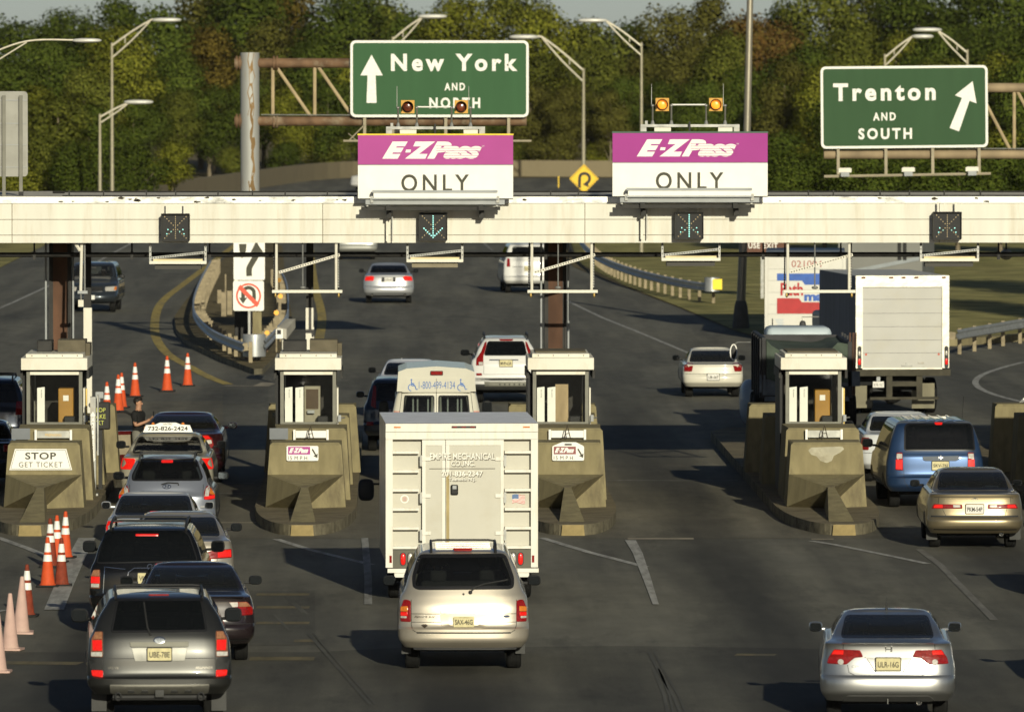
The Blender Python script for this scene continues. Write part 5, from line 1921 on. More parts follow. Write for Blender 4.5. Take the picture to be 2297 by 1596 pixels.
def pchip(xs, ys, x):
    n = len(xs)
    if x <= xs[0]: return ys[0]
    if x >= xs[-1]: return ys[-1]
    i = 0
    while xs[i + 1] < x: i += 1
    d = [(ys[j + 1] - ys[j]) / (xs[j + 1] - xs[j]) for j in range(n - 1)]
    def sl(j):
        if j == 0: return d[0]
        if j == n - 1: return d[-1]
        if d[j - 1] * d[j] <= 0: return 0.0
        return 2 * d[j - 1] * d[j] / (d[j - 1] + d[j])
    h = xs[i + 1] - xs[i]
    t = (x - xs[i]) / h
    m0, m1 = sl(i) * h, sl(i + 1) * h
    return ys[i] * (2 * t ** 3 - 3 * t * t + 1) + m0 * (t ** 3 - 2 * t * t + t) + ys[i + 1] * (-2 * t ** 3 + 3 * t * t) + m1 * (t ** 3 - t * t)


def round_poly(poly, r, n=3):
    out = []
    k = len(poly)
    for i in range(k):
        p0, p1, p2 = Vector(poly[i - 1]), Vector(poly[i]), Vector(poly[(i + 1) % k])
        a, b = p0 - p1, p2 - p1
        ra = min(r, a.length * .45, b.length * .45)
        if ra < 1e-4:
            out.append(tuple(p1)); continue
        A, B = p1 + a.normalized() * ra, p1 + b.normalized() * ra
        for j in range(n + 1):
            t = j / n
            out.append(tuple(A * (1 - t) ** 2 + p1 * 2 * t * (1 - t) + B * t * t))
    return out


def densify(poly, step):
    out = []
    for i in range(len(poly)):
        a, b = Vector(poly[i]), Vector(poly[(i + 1) % len(poly)])
        n = max(1, math.ceil((b - a).length / step))
        for j in range(n):
            out.append(tuple(a.lerp(b, j / n)))
    return out


def area(poly):
    return .5 * sum(poly[i][0] * poly[(i + 1) % len(poly)][1] - poly[(i + 1) % len(poly)][0] * poly[i][1] for i in range(len(poly)))


def inset(poly, d):
    out = []
    n = len(poly)
    for i in range(n):
        a, b, c = Vector(poly[i - 1]), Vector(poly[i]), Vector(poly[(i + 1) % n])
        u, v = (b - a), (c - b)
        if u.length < 1e-6 or v.length < 1e-6:
            out.append(tuple(b)); continue
        u.normalize(); v.normalize()
        n1, n2 = Vector((-u.y, u.x)), Vector((-v.y, v.x))
        m = (n1 + n2)
        if m.length < 1e-4:
            out.append(tuple(b)); continue
        m.normalize()
        out.append(tuple(b + m * (d / max(.5, m.dot(n1)))))
    return out


def in_poly(p, poly):
    c = False
    j = len(poly) - 1
    for i in range(len(poly)):
        if (poly[i][1] > p[1]) != (poly[j][1] > p[1]) and p[0] < (poly[j][0] - poly[i][0]) * (p[1] - poly[i][1]) / (poly[j][1] - poly[i][1]) + poly[i][0]:
            c = not c
        j = i
    return c


def mirror(poly):
    return [(-x, z) for x, z in poly][::-1]


class Body:
    """rows: (z, y_rear, y_front, half_width, rear_arc, front_arc) from the sill to the roof; the rear faces -Y."""

    def __init__(self, rows, n_r=4.0, n_f=3.0, crown=.05):
        self.rows = sorted(rows)
        self.z = [r[0] for r in self.rows]
        self.c = list(zip(*self.rows))
        self.nr, self.nf, self.crown = n_r, n_f, crown
        self.cache = {}

    def at(self, z):
        k = round(z, 4)
        if k not in self.cache:
            self.cache[k] = [pchip(self.z, self.c[j], z) for j in range(1, 6)]
        return self.cache[k]

    def yr(self, x, z):
        yr, yf, w, ar, af = self.at(z)
        u = min(abs(x) / w, .9999)
        return yr + ar * (1 - (1 - u ** self.nr) ** (1 / self.nr))

    def yf(self, x, z):
        yr, yf, w, ar, af = self.at(z)
        u = min(abs(x) / w, .9999)
        return yf - af * (1 - (1 - u ** self.nf) ** (1 / self.nf))

    def rear(self, x, z, off=0.0):
        e = .004
        w = self.at(z)[2]
        x = max(-w * .998, min(w * .998, x))
        y = self.yr(x, z)
        dx = (self.yr(min(x + e, w * .999), z) - self.yr(max(x - e, -w * .999), z)) / (2 * e)
        dz = (self.yr(x, z + e) - self.yr(x, z - e)) / (2 * e)
        n = Vector((dx, -1, dz)).normalized()
        return Vector((x, y, z)) + n * off

    def front(self, x, z, off=0.0):
        e = .004
        y = self.yf(x, z)
        dx = (self.yf(x + e, z) - self.yf(x - e, z)) / (2 * e)
        dz = (self.yf(x, z + e) - self.yf(x, z - e)) / (2 * e)
        n = Vector((-dx, 1, -dz)).normalized()
        return Vector((x, y, z)) + n * off

    def side(self, s):
        def S(y, z, off=0.0):
            yr, yf, w, ar, af = self.at(z)
            x = w
            if y < yr + ar:
                x = w * max(0, 1 - min(1, (yr + ar - y) / ar) ** self.nr) ** (1 / self.nr)
            elif y > yf - af:
                x = w * max(0, 1 - min(1, (y - yf + af) / af) ** self.nf) ** (1 / self.nf)
            return Vector((s * (x + off), y, z + (off * .2 if off > 0 else 0)))
        return S

    def ring(self, z):
        yr, yf, w, ar, af = self.at(z)
        pts = []
        for n, ysign in ((self.nr, 1), (self.nf, -1)):
            u0 = .6 ** (1 / n)
            us = [u0 * (i / 7) for i in range(8)]
            v0 = (1 - u0 ** n) ** (1 / n)
            us += [(1 - (v0 * (1 - i / 6)) ** n) ** (1 / n) for i in range(1, 7)]
            arc = [-u for u in us[::-1]] + us[1:]
            A = []
            for u in arc:
                d = (1 - (1 - min(abs(u), 1) ** n) ** (1 / n))
                A.append((w * u, yr + ar * d if ysign > 0 else yf - af * d, z))
            if ysign > 0:
                pts += A
                y0, y1 = yr + ar, yf - af
                pts += [(w, y0 + (y1 - y0) * i / 12, z) for i in range(1, 12)]
            else:
                pts += A[::-1]
                pts += [(-w, y1 + (y0 - y1) * i / 12, z) for i in range(1, 12)]
        return pts

    def surface(self, holes_r=(), holes_f=(), holes_s=()):
        zs = set(self.z)
        for a, b in zip(self.z, self.z[1:]):
            n = max(1, math.ceil((b - a) / .038))
            ra, rb = self.at(a), self.at(b)
            n = max(n, min(6, math.ceil(max(abs(ra[0] - rb[0]), abs(ra[1] - rb[1])) / .16)))
            for i in range(1, n):
                zs.add(a + (b - a) * i / n)
        zs = sorted(zs)
        rings = [self.ring(z) for z in zs]
        N = len(rings[0])
        vs = [p for r in rings for p in r]
        fs, cen = [], []
        nrear = 27
        for i in range(len(rings) - 1):
            for k in range(N):
                k2 = (k + 1) % N
                f = (i * N + k, i * N + k2, (i + 1) * N + k2, (i + 1) * N + k)
                P4 = [vs[j] for j in f]
                c = [sum(p[j] for p in P4) / 4 for j in range(3)]
                hole = False
                rear_zone = k < nrear - 1
                front_zone = nrear - 1 + 12 <= k < nrear - 1 + 12 + nrear - 1
                if rear_zone:
                    hole = any(all(in_poly((p[0], p[2]), h) for p in P4) for h in holes_r)
                elif front_zone:
                    hole = any(all(in_poly((p[0], p[2]), h) for p in P4) for h in holes_f)
                else:
                    hole = any(all(in_poly((p[1], p[2]), h) for p in P4) for h in holes_s)
                if not hole:
                    fs.append(f)
                    cen.append(c)
        # roof crown
        o = (len(rings) - 1) * N
        top = rings[-1]
        cx, cy = 0, sum(p[1] for p in top) / N
        prev = list(range(o, o + N))
        for sc, dz in ((.94, .35), (.82, .62), (.55, .9)):
            st = len(vs)
            vs += [(cx + (p[0] - cx) * sc, cy + (p[1] - cy) * sc, p[2] + self.crown * dz) for p in top]
            for k in range(N):
                k2 = (k + 1) % N
                fs.append((prev[k], prev[k2], st + k2, st + k))
                cen.append((0, cy, 9))
            prev = list(range(st, st + N))
        vs.append((cx, cy, top[0][2] + self.crown))
        for k in range(N):
            fs.append((prev[k], prev[(k + 1) % N], len(vs) - 1))
            cen.append((0, cy, 9))
        fs.append(tuple(range(N))[::-1])
        cen.append((0, cy, -9))
        return vs, fs, cen


def patch(mb, poly, S, rings, step=.07, flip=False):
    """Lay a filled outline on a surface. rings: (inset distance or None for the centre, offset, material of the band outside it)."""
    if area(poly) < 0:
        poly = poly[::-1]
    poly = densify(poly, step)
    n = len(poly)
    prev = None
    for d, off, m in rings:
        pts = [S(a, b, off) for a, b in (inset(poly, d) if d else poly)]
        if prev:
            mb.add(prev + pts, [(i, (i + 1) % n, n + (i + 1) % n, n + i)[::-1 if flip else 1] for i in range(n)], m)
        prev, last, lo, lm = pts, d, off, m
    # fill: shrinking loops toward the centre
    base = inset(poly, last) if last else poly
    c = Vector((sum(p[0] for p in base) / n, sum(p[1] for p in base) / n))
    size = max((Vector(p) - c).length for p in base)
    k = max(1, min(6, int(size / .1)))
    for j in range(1, k + 1):
        if j < k:
            pts = [S(*(Vector(p).lerp(c, j / k)), lo) for p in base]
            mb.add(prev + pts, [(i, (i + 1) % n, n + (i + 1) % n, n + i)[::-1 if flip else 1] for i in range(n)], lm)
            prev = pts
        else:
            mb.add(prev + [S(c.x, c.y, lo)], [(i, (i + 1) % n, n)[::-1 if flip else 1] for i in range(n)], lm)


def ribbon(mb, pts, w, S, m, off=.003, step=.06, close=False):
    if close:
        pts = list(pts) + [pts[0]]
    q = []
    for i in range(len(pts) - 1):
        a, b = Vector(pts[i]), Vector(pts[i + 1])
        n = max(1, math.ceil((b - a).length / step))
        q += [tuple(a.lerp(b, j / n)) for j in range(n)]
    q.append(tuple(pts[-1]))
    L, Rr = stroke(q, w)
    vs, fs = [], []
    for a, b in zip(L, Rr):
        vs += [S(*a, off), S(*b, off)]
    for i in range(len(q) - 1):
        fs.append((2 * i, 2 * i + 1, 2 * i + 3, 2 * i + 2))
    mb.add(vs, fs, m)


LIGHT_RINGS = lambda m: [(0, -.012, m), (0.0, .006, m), (.012, .014, m)]


def wheel_mb(r, w, m=RUBBER):
    q = MB(m)
    q.lathe([(r * .62, -w / 2), (r * .90, -w / 2), (r * .97, -w * .44), (r, -w * .34), (r, -w * .17), (r * .985, -w * .16), (r * .985, -w * .12), (r, -w * .11), (r, w * .11), (r * .985, w * .12), (r * .985, w * .16), (r, w * .17),
             (r, w * .34), (r * .97, w * .44), (r * .90, w / 2), (r * .62, w / 2)], (0, 0, 0), 'x', 28)
    return q


class Vehicle:
    def __init__(self, name, label, cat, x, D, body, pmat, yaw=0.0, facing=1, group=None, W=1.75, H=1.45, L=4.5, z0=0.0, scale=1.0):
        """x: the middle of the rear (or the front when facing us) in the photo, D its distance."""
        X = P(x, 1000, D=D).x
        self.t = thing(name, label, cat, (X, D, z0), R(yaw), group)
        if facing < 0:
            self.t.location = (X - math.sin(R(yaw)) * L, D + L * math.cos(R(yaw)), z0)
            self.t.rotation_euler = (0, 0, math.pi + R(yaw))
        if scale != 1.0:
            self.t.scale = (scale,) * 3
        self.b, self.p, self.L, self.W, self.H = body, pmat, L, W, H
        self.holes_r, self.holes_f, self.holes_s = [], [], []
        self.extra = []

    def add(self, name, mb, smooth=None, parent=None):
        return mb.build(name, parent or self.t, smooth=smooth)

    def window_rear(self, poly, g=G_MID, border=.04, name='rear_window', r=.06, frit=FRIT):
        poly = round_poly(poly, r)
        if area(poly) < 0: poly = poly[::-1]
        q = MB(g)
        patch(q, poly, self.b.rear, [(0, -.004, frit), (0, .004, frit), (border, .005, frit), (border + .001, .005, g)], step=.08)
        self.holes_r.append(inset(densify(poly, .08), .015))
        return self.add(name, q, 40)

    def window_front(self, poly, g=G_CLEAR, border=.03):
        poly = round_poly(poly, .05)
        if area(poly) < 0: poly = poly[::-1]
        q = MB(g)
        patch(q, poly, self.b.front, [(0, -.004, FRIT), (0, .004, FRIT), (border, .005, FRIT), (border + .001, .005, g)], flip=True, step=.1)
        self.holes_f.append(inset(densify(poly, .08), .015))
        return self.add('windshield', q, 40)

    def window_side(self, poly, g=G_MID):
        poly = round_poly(poly, .04)
        if area(poly) < 0: poly = poly[::-1]
        for s in (-1, 1):
            q = MB(g)
            patch(q, poly, self.b.side(s), [(0, -.004, FRIT), (0, .006, FRIT), (.02, .007, FRIT), (.021, .007, g)], flip=(s < 0), step=.15)
            self.add('side_window', q, 40)
        self.holes_s.append(inset(densify(poly, .08), .012))

    def light(self, poly, m, both=True, name='tail_light', r=.02, subs=(), rings=None, S=None):
        """A lamp on the rear; subs: (outline, material, name) laid on top of it."""
        for s in ((1, -1) if both else (1,)):
            q = MB(m)
            pl = round_poly(poly if s > 0 else mirror(poly), r)
            patch(q, pl, S or self.b.rear, rings or LIGHT_RINGS(m), step=.05)
            o = self.add(name, q, 50)
            for sp, sm, sn in subs:
                q = MB(sm)
                patch(q, round_poly(sp if s > 0 else mirror(sp), .008, 2), S or self.b.rear, [(0, .006, sm), (0, .016, sm), (.005, .019, sm)], step=.05)
                q.build(sn, o, smooth=50)

    def strip(self, name, poly, m, r=.01, off=.006, S=None, smooth=40):
        q = MB(m)
        patch(q, round_poly(poly, r) if r else poly, S or self.b.rear, [(0, -.008, m), (0, off, m), (.003, off + .002, m)], step=.06)
        return self.add(name, q, smooth)

    def lines(self, items, w=.008, name='panel_gap', m=None):
        q = MB(m or TRIM)
        for pts in items:
            ribbon(q, pts, w, self.b.rear, m or TRIM, off=.0025)
        o = self.add(name, q)
        return o

    def plate(self, x, z, text='', w=.31, h=.16, m=PLATE_Y, frame=True, off=.02, sub='', y=None, top=''):
        yy = (y if y is not None else min(self.b.yr(x - w / 2, z), self.b.yr(x + w / 2, z), self.b.yr(x, z - h / 2), self.b.yr(x, z + h / 2))) - off
        q = MB(m)
        if frame:
            q.prism(rrect(x - w / 2 - .012, x + w / 2 + .012, z - h / 2 - .012, z + h / 2 + .012, .015, 2), yy + .001, yy + .03, TRIM)
        q.prism(rrect(x - w / 2, x + w / 2, z - h / 2, z + h / 2, .012, 2), yy - .004, yy, m)
        o = self.add('license_plate', q)
        if text:
            q = MB(PLATE_T)
            q.text(text, x, z - h * .03, yy - .006, w=w * .86, h=h * .48, bold=.02)
            if sub:
                q.text(sub, x, z - h * .5 - .001, yy - .006 - .0, w=w * .6, h=h * .09, m=SIGN_W)
            if top:
                q.text(top, x, z + h * .38, yy - .006, w=w * .5, h=h * .10)
            q.build('lettering', o)
        return o

    def mirrors(self, y, z, x0, m=None, w=.20, h=.15, glassy=True):
        for s in (-1, 1):
            q = MB(m or self.p)
            q.ellipsoid((s * (x0 + w / 2), y, z), (w / 2, .07, h / 2), n=8, e=3.2)
            q.tube([(s * (x0 - .07), y + .02, z - h * .28), (s * (x0 + .05), y, z - h * .25)], .025, 6)
            o = self.add('mirror', q, 60)
            g = MB(mat('mirror_glass', (.035, .04, .045), .08, .9, var=.05))
            g.prism(rrect(s * (x0 + w / 2) - w * .40, s * (x0 + w / 2) + w * .40, z - h * .38, z + h * .38, .03, 3), y - .075, y - .068)
            g.build('mirror_glass', o)

    def wheels(self, ya, yb, r=.32, w=.21, track=None, rim=RIM):
        wd = self.b.at(r)[2]
        tx = (track if track else wd - .012) - w / 2
        for y in (ya, yb):
            for s in (-1, 1):
                q = wheel_mb(r, w)
                o = self.add('wheel', q, 40)
                o.location = (s * tx, y, r)
                q = MB(rim)
                q.lathe([(r * .10, w / 2 - .01), (r * .5, w / 2 - .02), (r * .63, w / 2 - .005)] if s > 0 else [(r * .63, -w / 2 + .005), (r * .5, -w / 2 + .02), (r * .10, -w / 2 + .01)], (0, 0, 0), 'x', 20)
                q.build('rim', o, smooth=40)
        # dark wheel arches on the flanks
        for s in (-1, 1):
            for y in (ya, yb):
                q = MB(TRIM)
                R0 = r + .05
                pl = [(y + R0 * math.cos(a), r + R0 * math.sin(a)) for a in [math.pi * i / 14 for i in range(15)]]
                pl = [(max(a, self.b.at(c)[0] + .06), max(c, self.b.z[0] + .01)) for a, c in pl] + [(y - R0, self.b.z[0] + .01)]
                patch(q, pl, self.b.side(s), [(0, .002, TRIM), (.02, .004, TRIM)], flip=(s < 0), step=.12)
                self.add('wheel_arch', q)

    def seats(self, yf=None, zs=.62, ztop=None, m=SEAT_D, rear=True, yr=None, shelf=True, sx=.36):
        H, L = self.H, self.L
        yf = yf or L * .52
        ztop = ztop or H - .45
        for s in (-1, 1):
            q = MB(m)
            q.box(s * sx - .23, s * sx + .23, yf, yf + .14, zs - .1, ztop, m, .05)
            o = self.add('seat', q, 50)
            q = MB(m)
            q.box(s * sx - .12, s * sx + .12, yf - .01, yf + .09, ztop + .05, ztop + .22, m, .04)
            q.box(s * sx - .05, s * sx + .05, yf + .03, yf + .05, ztop - .02, ztop + .06, TRIM)
            q.build('headrest', o, smooth=50)
        if rear:
            yr = yr or L * .30
            q = MB(m)
            q.box(-.62, .62, yr, yr + .15, .4, ztop - .10, m, .05)
            o = self.add('rear_seat', q, 50)
            q = MB(m)
            for s in (-1, 1):
                q = MB(m)
                q.box(s * sx - .12, s * sx + .12, yr, yr + .09, ztop - .11, ztop + .06, m, .04)
                q.build('headrest', o, smooth=50)
        if shelf:
            q = MB(TRIM_G)
            q.box(-.6, .6, (yr or L * .3) - .5, (yr or L * .3) + .02, ztop - .17, ztop - .15)
            self.add('parcel_shelf', q)
        q = MB(TRIM_G)
        q.box(-.66, .66, yf + .85, yf + 1.25, .6, ztop - .10, TRIM_G, .06)
        self.add('dashboard', q, 50)
        q = MB(TRIM)
        q.tube([(-.36 + .18 * math.cos(a), yf + .75 + .07 * math.sin(a), ztop - .06 + .17 * math.sin(a)) for a in [2 * math.pi * i / 14 for i in range(15)]], .015, 6)
        self.add('steering_wheel', q)
        q = MB(TRIM)
        q.box(-.12, .12, yf + .75, yf + .79, self.H - .22, self.H - .15, TRIM, .015)
        self.add('rear_view_mirror', q)

    def finish(self, bumper=None, two_tone=None, low=None, bumper_m=None, mats_by_z=None):
        """Make the body; the faces below the bumper line at the two ends become bumper parts."""
        vs, fs, cen = self.b.surface(self.holes_r, self.holes_f, self.holes_s)
        groups = {}
        for f, c in zip(fs, cen):
            k = 'body'
            if bumper and -5 < c[2] < bumper:
                y0, y1 = self.b.at(.5)[0], self.b.at(.5)[1]
                if c[1] < y0 + .55: k = 'rear_bumper'
                elif c[1] > y1 - .5: k = 'front_bumper'
            groups.setdefault(k, []).append((f, c))
        for k, L in groups.items():
            used = sorted({i for f, _ in L for i in f})
            ix = {j: i for i, j in enumerate(used)}
            q = MB(self.p)
            q.v = [tuple(vs[i]) for i in used]
            for f, c in L:
                m = self.p
                if c[2] < -5: m = UNDER
                elif low and c[2] < low[0]: m = low[1]
                elif bumper_m and k != 'body': m = bumper_m
                q.f.append([ix[i] for i in f])
                q.mi.append(q._m(m))
            self.add(k, q, 38)
        # what hangs below
        q = MB(UNDER)
        w = self.b.at(self.b.z[0])[2]
        q.box(-w * .80, w * .80, .45, self.L - .4, self.b.z[0] - .06, self.b.z[0] + .12)
        q.tube([(-w * .75, self.L * .2, .30), (w * .75, self.L * .2, .30)], .05, 8)
        self.add('underbody', q)
        return self.t

    def place(self, p):
        return p


def sedan_rows(W, H, L, zt=1.0, wb=.72, wt=1.42, bz=.66, zlo=.24, lip=.02, shoulder=.44, roof=.325, cowl=.95, wf=1.45, wt_f=2.25):
    h = W / 2
    zc = cowl                                                     # the foot of the windscreen
    wy = lambda z: L - wf - (z - zc) / (H - .09 - zc) * (wt_f - wf)
    return [(zlo, .17, L - .16, h * .90, .30, .6), (zlo + .07, .07, L - .07, h * .955, .36, .75), (.42, .01, L - .01, h * .985, .40, .85), (.52, .0, L, h * .997, .42, .9), (bz - .04, .012, L - .02, h, .42, .9), (bz, .045, L - .05, h, .40, .9),
            (bz + .05, .06, L - .12, h * .997, .38, .85), (.80, .075, L - .55, h * .985, .36, .8), (.88, .082, L - 1.15, h * .968, .35, .6), (min(zc, zt - .03), .085, wy(zc), h * .95, .34, .32), (zt - .012, .08, wy(zt - .012), h * .935, .30, .30),
            (zt, .10 - lip, wy(zt), h * .925, .28, .30), (zt + .012, .14, wy(zt + .012), h * .915, .26, .30),
            (zt + .035, wb * .75, wy(zt + .035), W * (shoulder + .008), .16, .30), (zt + .06, wb, wy(zt + .06), W * shoulder, .15, .30), (zt + (H - zt) * .5, (wb + wt) / 2 - .03, wy(zt + (H - zt) * .5), W * (shoulder + roof) / 2 + .012, .13, .25),
            (H - .09, wt - .02, L - wt_f, W * roof + .015, .12, .2), (H - .05, wt + .14, L - wt_f - .16, W * roof - .012, .12, .18), (H - .035, wt + .26, L - wt_f - .26, W * roof - .05, .12, .18)]


def van_rows(W, H, L, bz=.70, wb=.16, zb=1.20, wt=.38, bulge=.0, roof=.36, zlo=.30, shoulder=.475, hood=.95, wf=1.25, wt_f=2.05, bump_out=.0, ar=.28):
    h = W / 2
    return [(zlo, .14, L - .16, h * .90, .28, .6), (zlo + .07, .04, L - .06, h * .955, .34, .8), (max(.48, zlo + .12), .0, L, h * .985, .36, .9), (max(.58, zlo + .18), -bump_out, L, h, .36, .9), (bz - .03, .0, L - .03, h, .34, .9), (bz, .05, L - .06, h, .32, .85),
            (bz + .05, .07, L - .15, h * .998, ar + .02, .8), (hood, .09, L - .55, h * .985, ar, .6), (zb - .08, wb - .03, L - wf + .12, h * .965, ar, .4), (zb, wb, L - wf, W * shoulder, ar, .32),
            ((zb + H) / 2 - .04, (wb + wt) / 2 - .02, L - (wf + wt_f) / 2 + .02, W * (shoulder + roof) / 2 + .02, ar - .04, .25), (H - .12, wt - .04, L - wt_f, W * roof + .02, .18, .2), (H - .055, wt + .05, L - wt_f - .15, W * roof - .02, .15, .18), (H - .035, wt + .14, L - wt_f - .28, W * roof - .06, .14, .18)]


def rack(v, x, y0, y1, z, bars=(), m=None, r=.018):
    q = MB(m or TRIM)
    for s in (-1, 1):
        q.tube(smooth_path([(s * x, y0, z - .10), (s * x, y0 + .10, z - .02), (s * x, y0 + .35, z), (s * x, (y0 + y1) / 2, z + .01), (s * x, y1 - .3, z), (s * x, y1, z - .08)], 3), r * 1.25, 8)
    for y in bars:
        q.tube([(-x, y, z - .005), (-x * .8, y, z + .008), (x * .8, y, z + .008), (x, y, z - .005)], r, 8)
    return v.add('roof_rack', q, 50)


def driver(v, y, z, hair=HAIR_D, shirt=None, x=-.36, name='person', label='', wear=None):
    """Head and shoulders of a person sitting in a vehicle."""
    M_ = v.t.matrix_basis
    loc = v.t.location
    c, s = math.cos(v.t.rotation_euler.z), math.sin(v.t.rotation_euler.z)
    wx, wy = loc.x + x * c - y * s, loc.y + x * s + y * c
    t = thing('person', label, 'person', (wx, wy, loc.z + z), v.t.rotation_euler.z)
    q = MB(SKIN)
    q.lathe([(.02, -.02), (.062, .0), (.058, .08), (.075, .11), (.088, .16), (.09, .21), (.08, .265), (.05, .30), (.01, .31)], (0, 0, .12), 'z', 16)
    q.ellipsoid((0, .09, .305), (.016, .03, .02), n=6)
    for sx in (-1, 1):
        q.ellipsoid((sx * .088, .01, .30), (.012, .025, .035), n=6)
    q.build('body', t, smooth=70)
    q = MB(hair)
    q.ellipsoid((0, -.018, .345), (.098, .105, .098), n=8)
    q.build('hair', t, smooth=70)
    q = MB(shirt or mat('shirt_grey', (.07, .07, .08), .9, var=.1))
    q.lathe([(.20, -.45), (.22, -.2), (.215, -.02), (.17, .08), (.08, .14), (.06, .15)], (0, 0, 0), 'z', 16)
    for i in range(len(q.v)):
        a, b_, cc = q.v[i]
        q.v[i] = (a * 1.05, b_ * .6, cc)
    q.build('shirt', t, smooth=70)
    return t
# ------------------------------------------------------------------ measuring features off the enlarged photo
Z1, Z2, Z3, Z4, Z5, Z6 = (0, 1278, 2.4935), (920, 1278, 2.4935), (1840, 1278, 2.4935), (0, 640, 2.4935), (920, 640, 2.4935), (1840, 640, 2.4935)
Q4, Q5 = (0, 900, 3.1914), (950, 880, 3.8)


def ph(cx, D, org, pts, ab=False):
    """Points of an enlargement as (x, z) metres on a vehicle whose rear stands at D, its middle at cx."""
    out = []
    for a, b_ in pts:
        x, y = (org[0] + a / org[2]) / 1.20157, (org[1] + b_ / org[2]) / 1.20157
        u = (x - cx) * D / F_PX
        out.append((abs(u) if ab else u, CAM_H - (y - Y_HOR) * D / F_PX))
    if area(out) < 0 and len(out) > 2:
        out = out[::-1]
    return out


def exhaust(v, x, y, z, r=.03):
    q = MB(CHROME)
    q.lathe([(r, 0), (r, .15), (r * .8, .15), (r * .8, .01)], (x, y, z), 'y', 14, CHROME, cap=False)
    q.lathe([(.001, 0), (r * .8, 0)], (x, y + .04, z), 'y', 14, BLACK, cap=False)
    return v.add('exhaust_pipe', q, 40)


# ------------------------------------------------------------------ 1: silver sedan, bottom right
D, cx = 107.1, 1992.6
pf = lambda pts, ab=False: ph(cx, D, Z3, pts, ab)
silver = paint('silver', (.47, .47, .46), .92, .32)
b = Body(sedan_rows(1.82, 1.44, 4.5, zt=1.075, wb=.62, wt=1.32, bz=.655, zlo=.30, lip=.03, shoulder=.405, roof=.325, cowl=1.0), 3.6, 3.0, .035)
v = Vehicle('silver_sedan', 'clean silver sedan alone in the bottom right corner, whip aerial on its roof', 'car', cx, D, b, silver, yaw=-2.8, W=1.82, H=1.44)
v.window_rear([(-.635, 1.115), (.635, 1.115), (.56, 1.372), (-.56, 1.372)], G_CLEAR, .028)
v.window_front([(-.68, .985), (.68, .985), (.57, 1.36), (-.57, 1.36)])
v.window_side([(1.15, 1.13), (3.0, 1.12), (2.35, 1.36), (1.62, 1.36)])
v.light(pf([(1020, 1187), (1195, 1190), (1217, 1237), (1160, 1242), (1103, 1288), (972, 1284), (982, 1245)], True), LENS_R, subs=(
    (disc(.628, .829, .040, 14), LENS_W, 'reverse_lamp'), (pf([(1022, 1192), (1085, 1192), (1083, 1222), (1005, 1222)], True), LENS_RL, 'brake_lamp')))
q = pf([(1235, 1241), (1545, 1241), (1484, 1337), (1300, 1337)])
v.strip('plate_recess', q, paint('silver_shade', (.30, .30, .29), .55, .35), .02, -.0035 + .006)  # darker copy of the body paint, shade of the recess put into the colour
v.plate(.005, pf([(1384, 1284)])[0][1], 'ULR-16G', .325, .163, sub="YES IT'S A DIESEL" if False else '', off=.022)
v.lines([pf([(1110, 1290), (1120, 1340), (1160, 1361)])[::1], pf([(1160, 1361), (1610, 1361)]), pf([(1610, 1361), (1655, 1340), (1668, 1290)]), pf([(1225, 1240), (1235, 1240)]), pf([(1082, 1150), (1080, 1186)]), pf([(1697, 1150), (1700, 1186)])])
v.lines([pf([(1245, 1245), (1302, 1337)]), pf([(1536, 1245), (1482, 1337)])], .03, 'recess_edge_shade', mat('recess_shade', (.05, .048, .042), .5))  # dark strips: shading painted along both sides of the plate recess
q = MB(CHROME)
for x0, x1 in ((1362, 1372), (1402, 1412)):
    a = pf([(x0, 1164), (x1, 1164), (x1 - 2 if x0 < 1380 else x1, 1202), (x0 + (4 if x0 < 1380 else -4), 1202)])
    patch(q, a, b.rear, [(0, .004, CHROME), (.001, .009, CHROME)])
patch(q, pf([(1366, 1180), (1408, 1180), (1408, 1188), (1366, 1188)]), b.rear, [(0, .004, CHROME), (.001, .009, CHROME)])
v.add('badge', q)
q = MB(mat('badge_grey', (.16, .15, .13), .3, .8))
a = pf([(1138, 1301), (1228, 1285)])
q.text('CIVIC', (a[0][0] + a[1][0]) / 2, a[0][1], .005, w=a[1][0] - a[0][0], h=.032, S=b.rear, shear=.2, space=1.2)
a = pf([(1550, 1307), (1632, 1295)])
q.text('HYBRID', (a[0][0] + a[1][0]) / 2, a[0][1], .005, w=a[1][0] - a[0][0], h=.022, S=b.rear)
v.add('badge_lettering', q)
# lip spoiler with its light
q = MB(silver)
q.hull([(-.60, .095, 1.07), (.60, .095, 1.07), (-.62, .07, 1.088), (.62, .07, 1.088), (-.6, .21, 1.095), (.6, .21, 1.095), (-.6, .2, 1.07), (.6, .2, 1.07)])
v.add('spoiler', q, 30)
v.strip('bumper_valance', pf([(1112, 1497), (1660, 1497), (1700, 1532), (1660, 1540), (1080, 1540), (1075, 1532)]), TRIM_G, .02, .008)
exhaust(v, .42, .12, .29, .038)
q = MB(CHROME)
q.box(-.006, .006, .05, .06, .27, .34)
v.add('tow_hook', q)
q = MB(TRIM)
q.lathe([(.022, 0), (.016, .03), (.007, .05), (.003, .17)], (0, 1.62, 1.425), 'z', 8)
v.add('aerial', q, 50)
q = MB(mat('lamp_high_off', (.45, .42, .36), .4))
q.box(-.15, .15, .82, .92, 1.10, 1.135, None, .012)
v.add('high_brake_lamp', q)
v.seats(2.25, .6, 1.04, SEAT_D, yr=1.2)
v.mirrors(3.0, 1.10, .86, silver, .19, .14)
v.wheels(.98, 3.65, .315, .20)
v.finish(bumper=.655)
driver(v, 2.42, .93, label='dark-haired driver seen from behind inside the silver sedan')

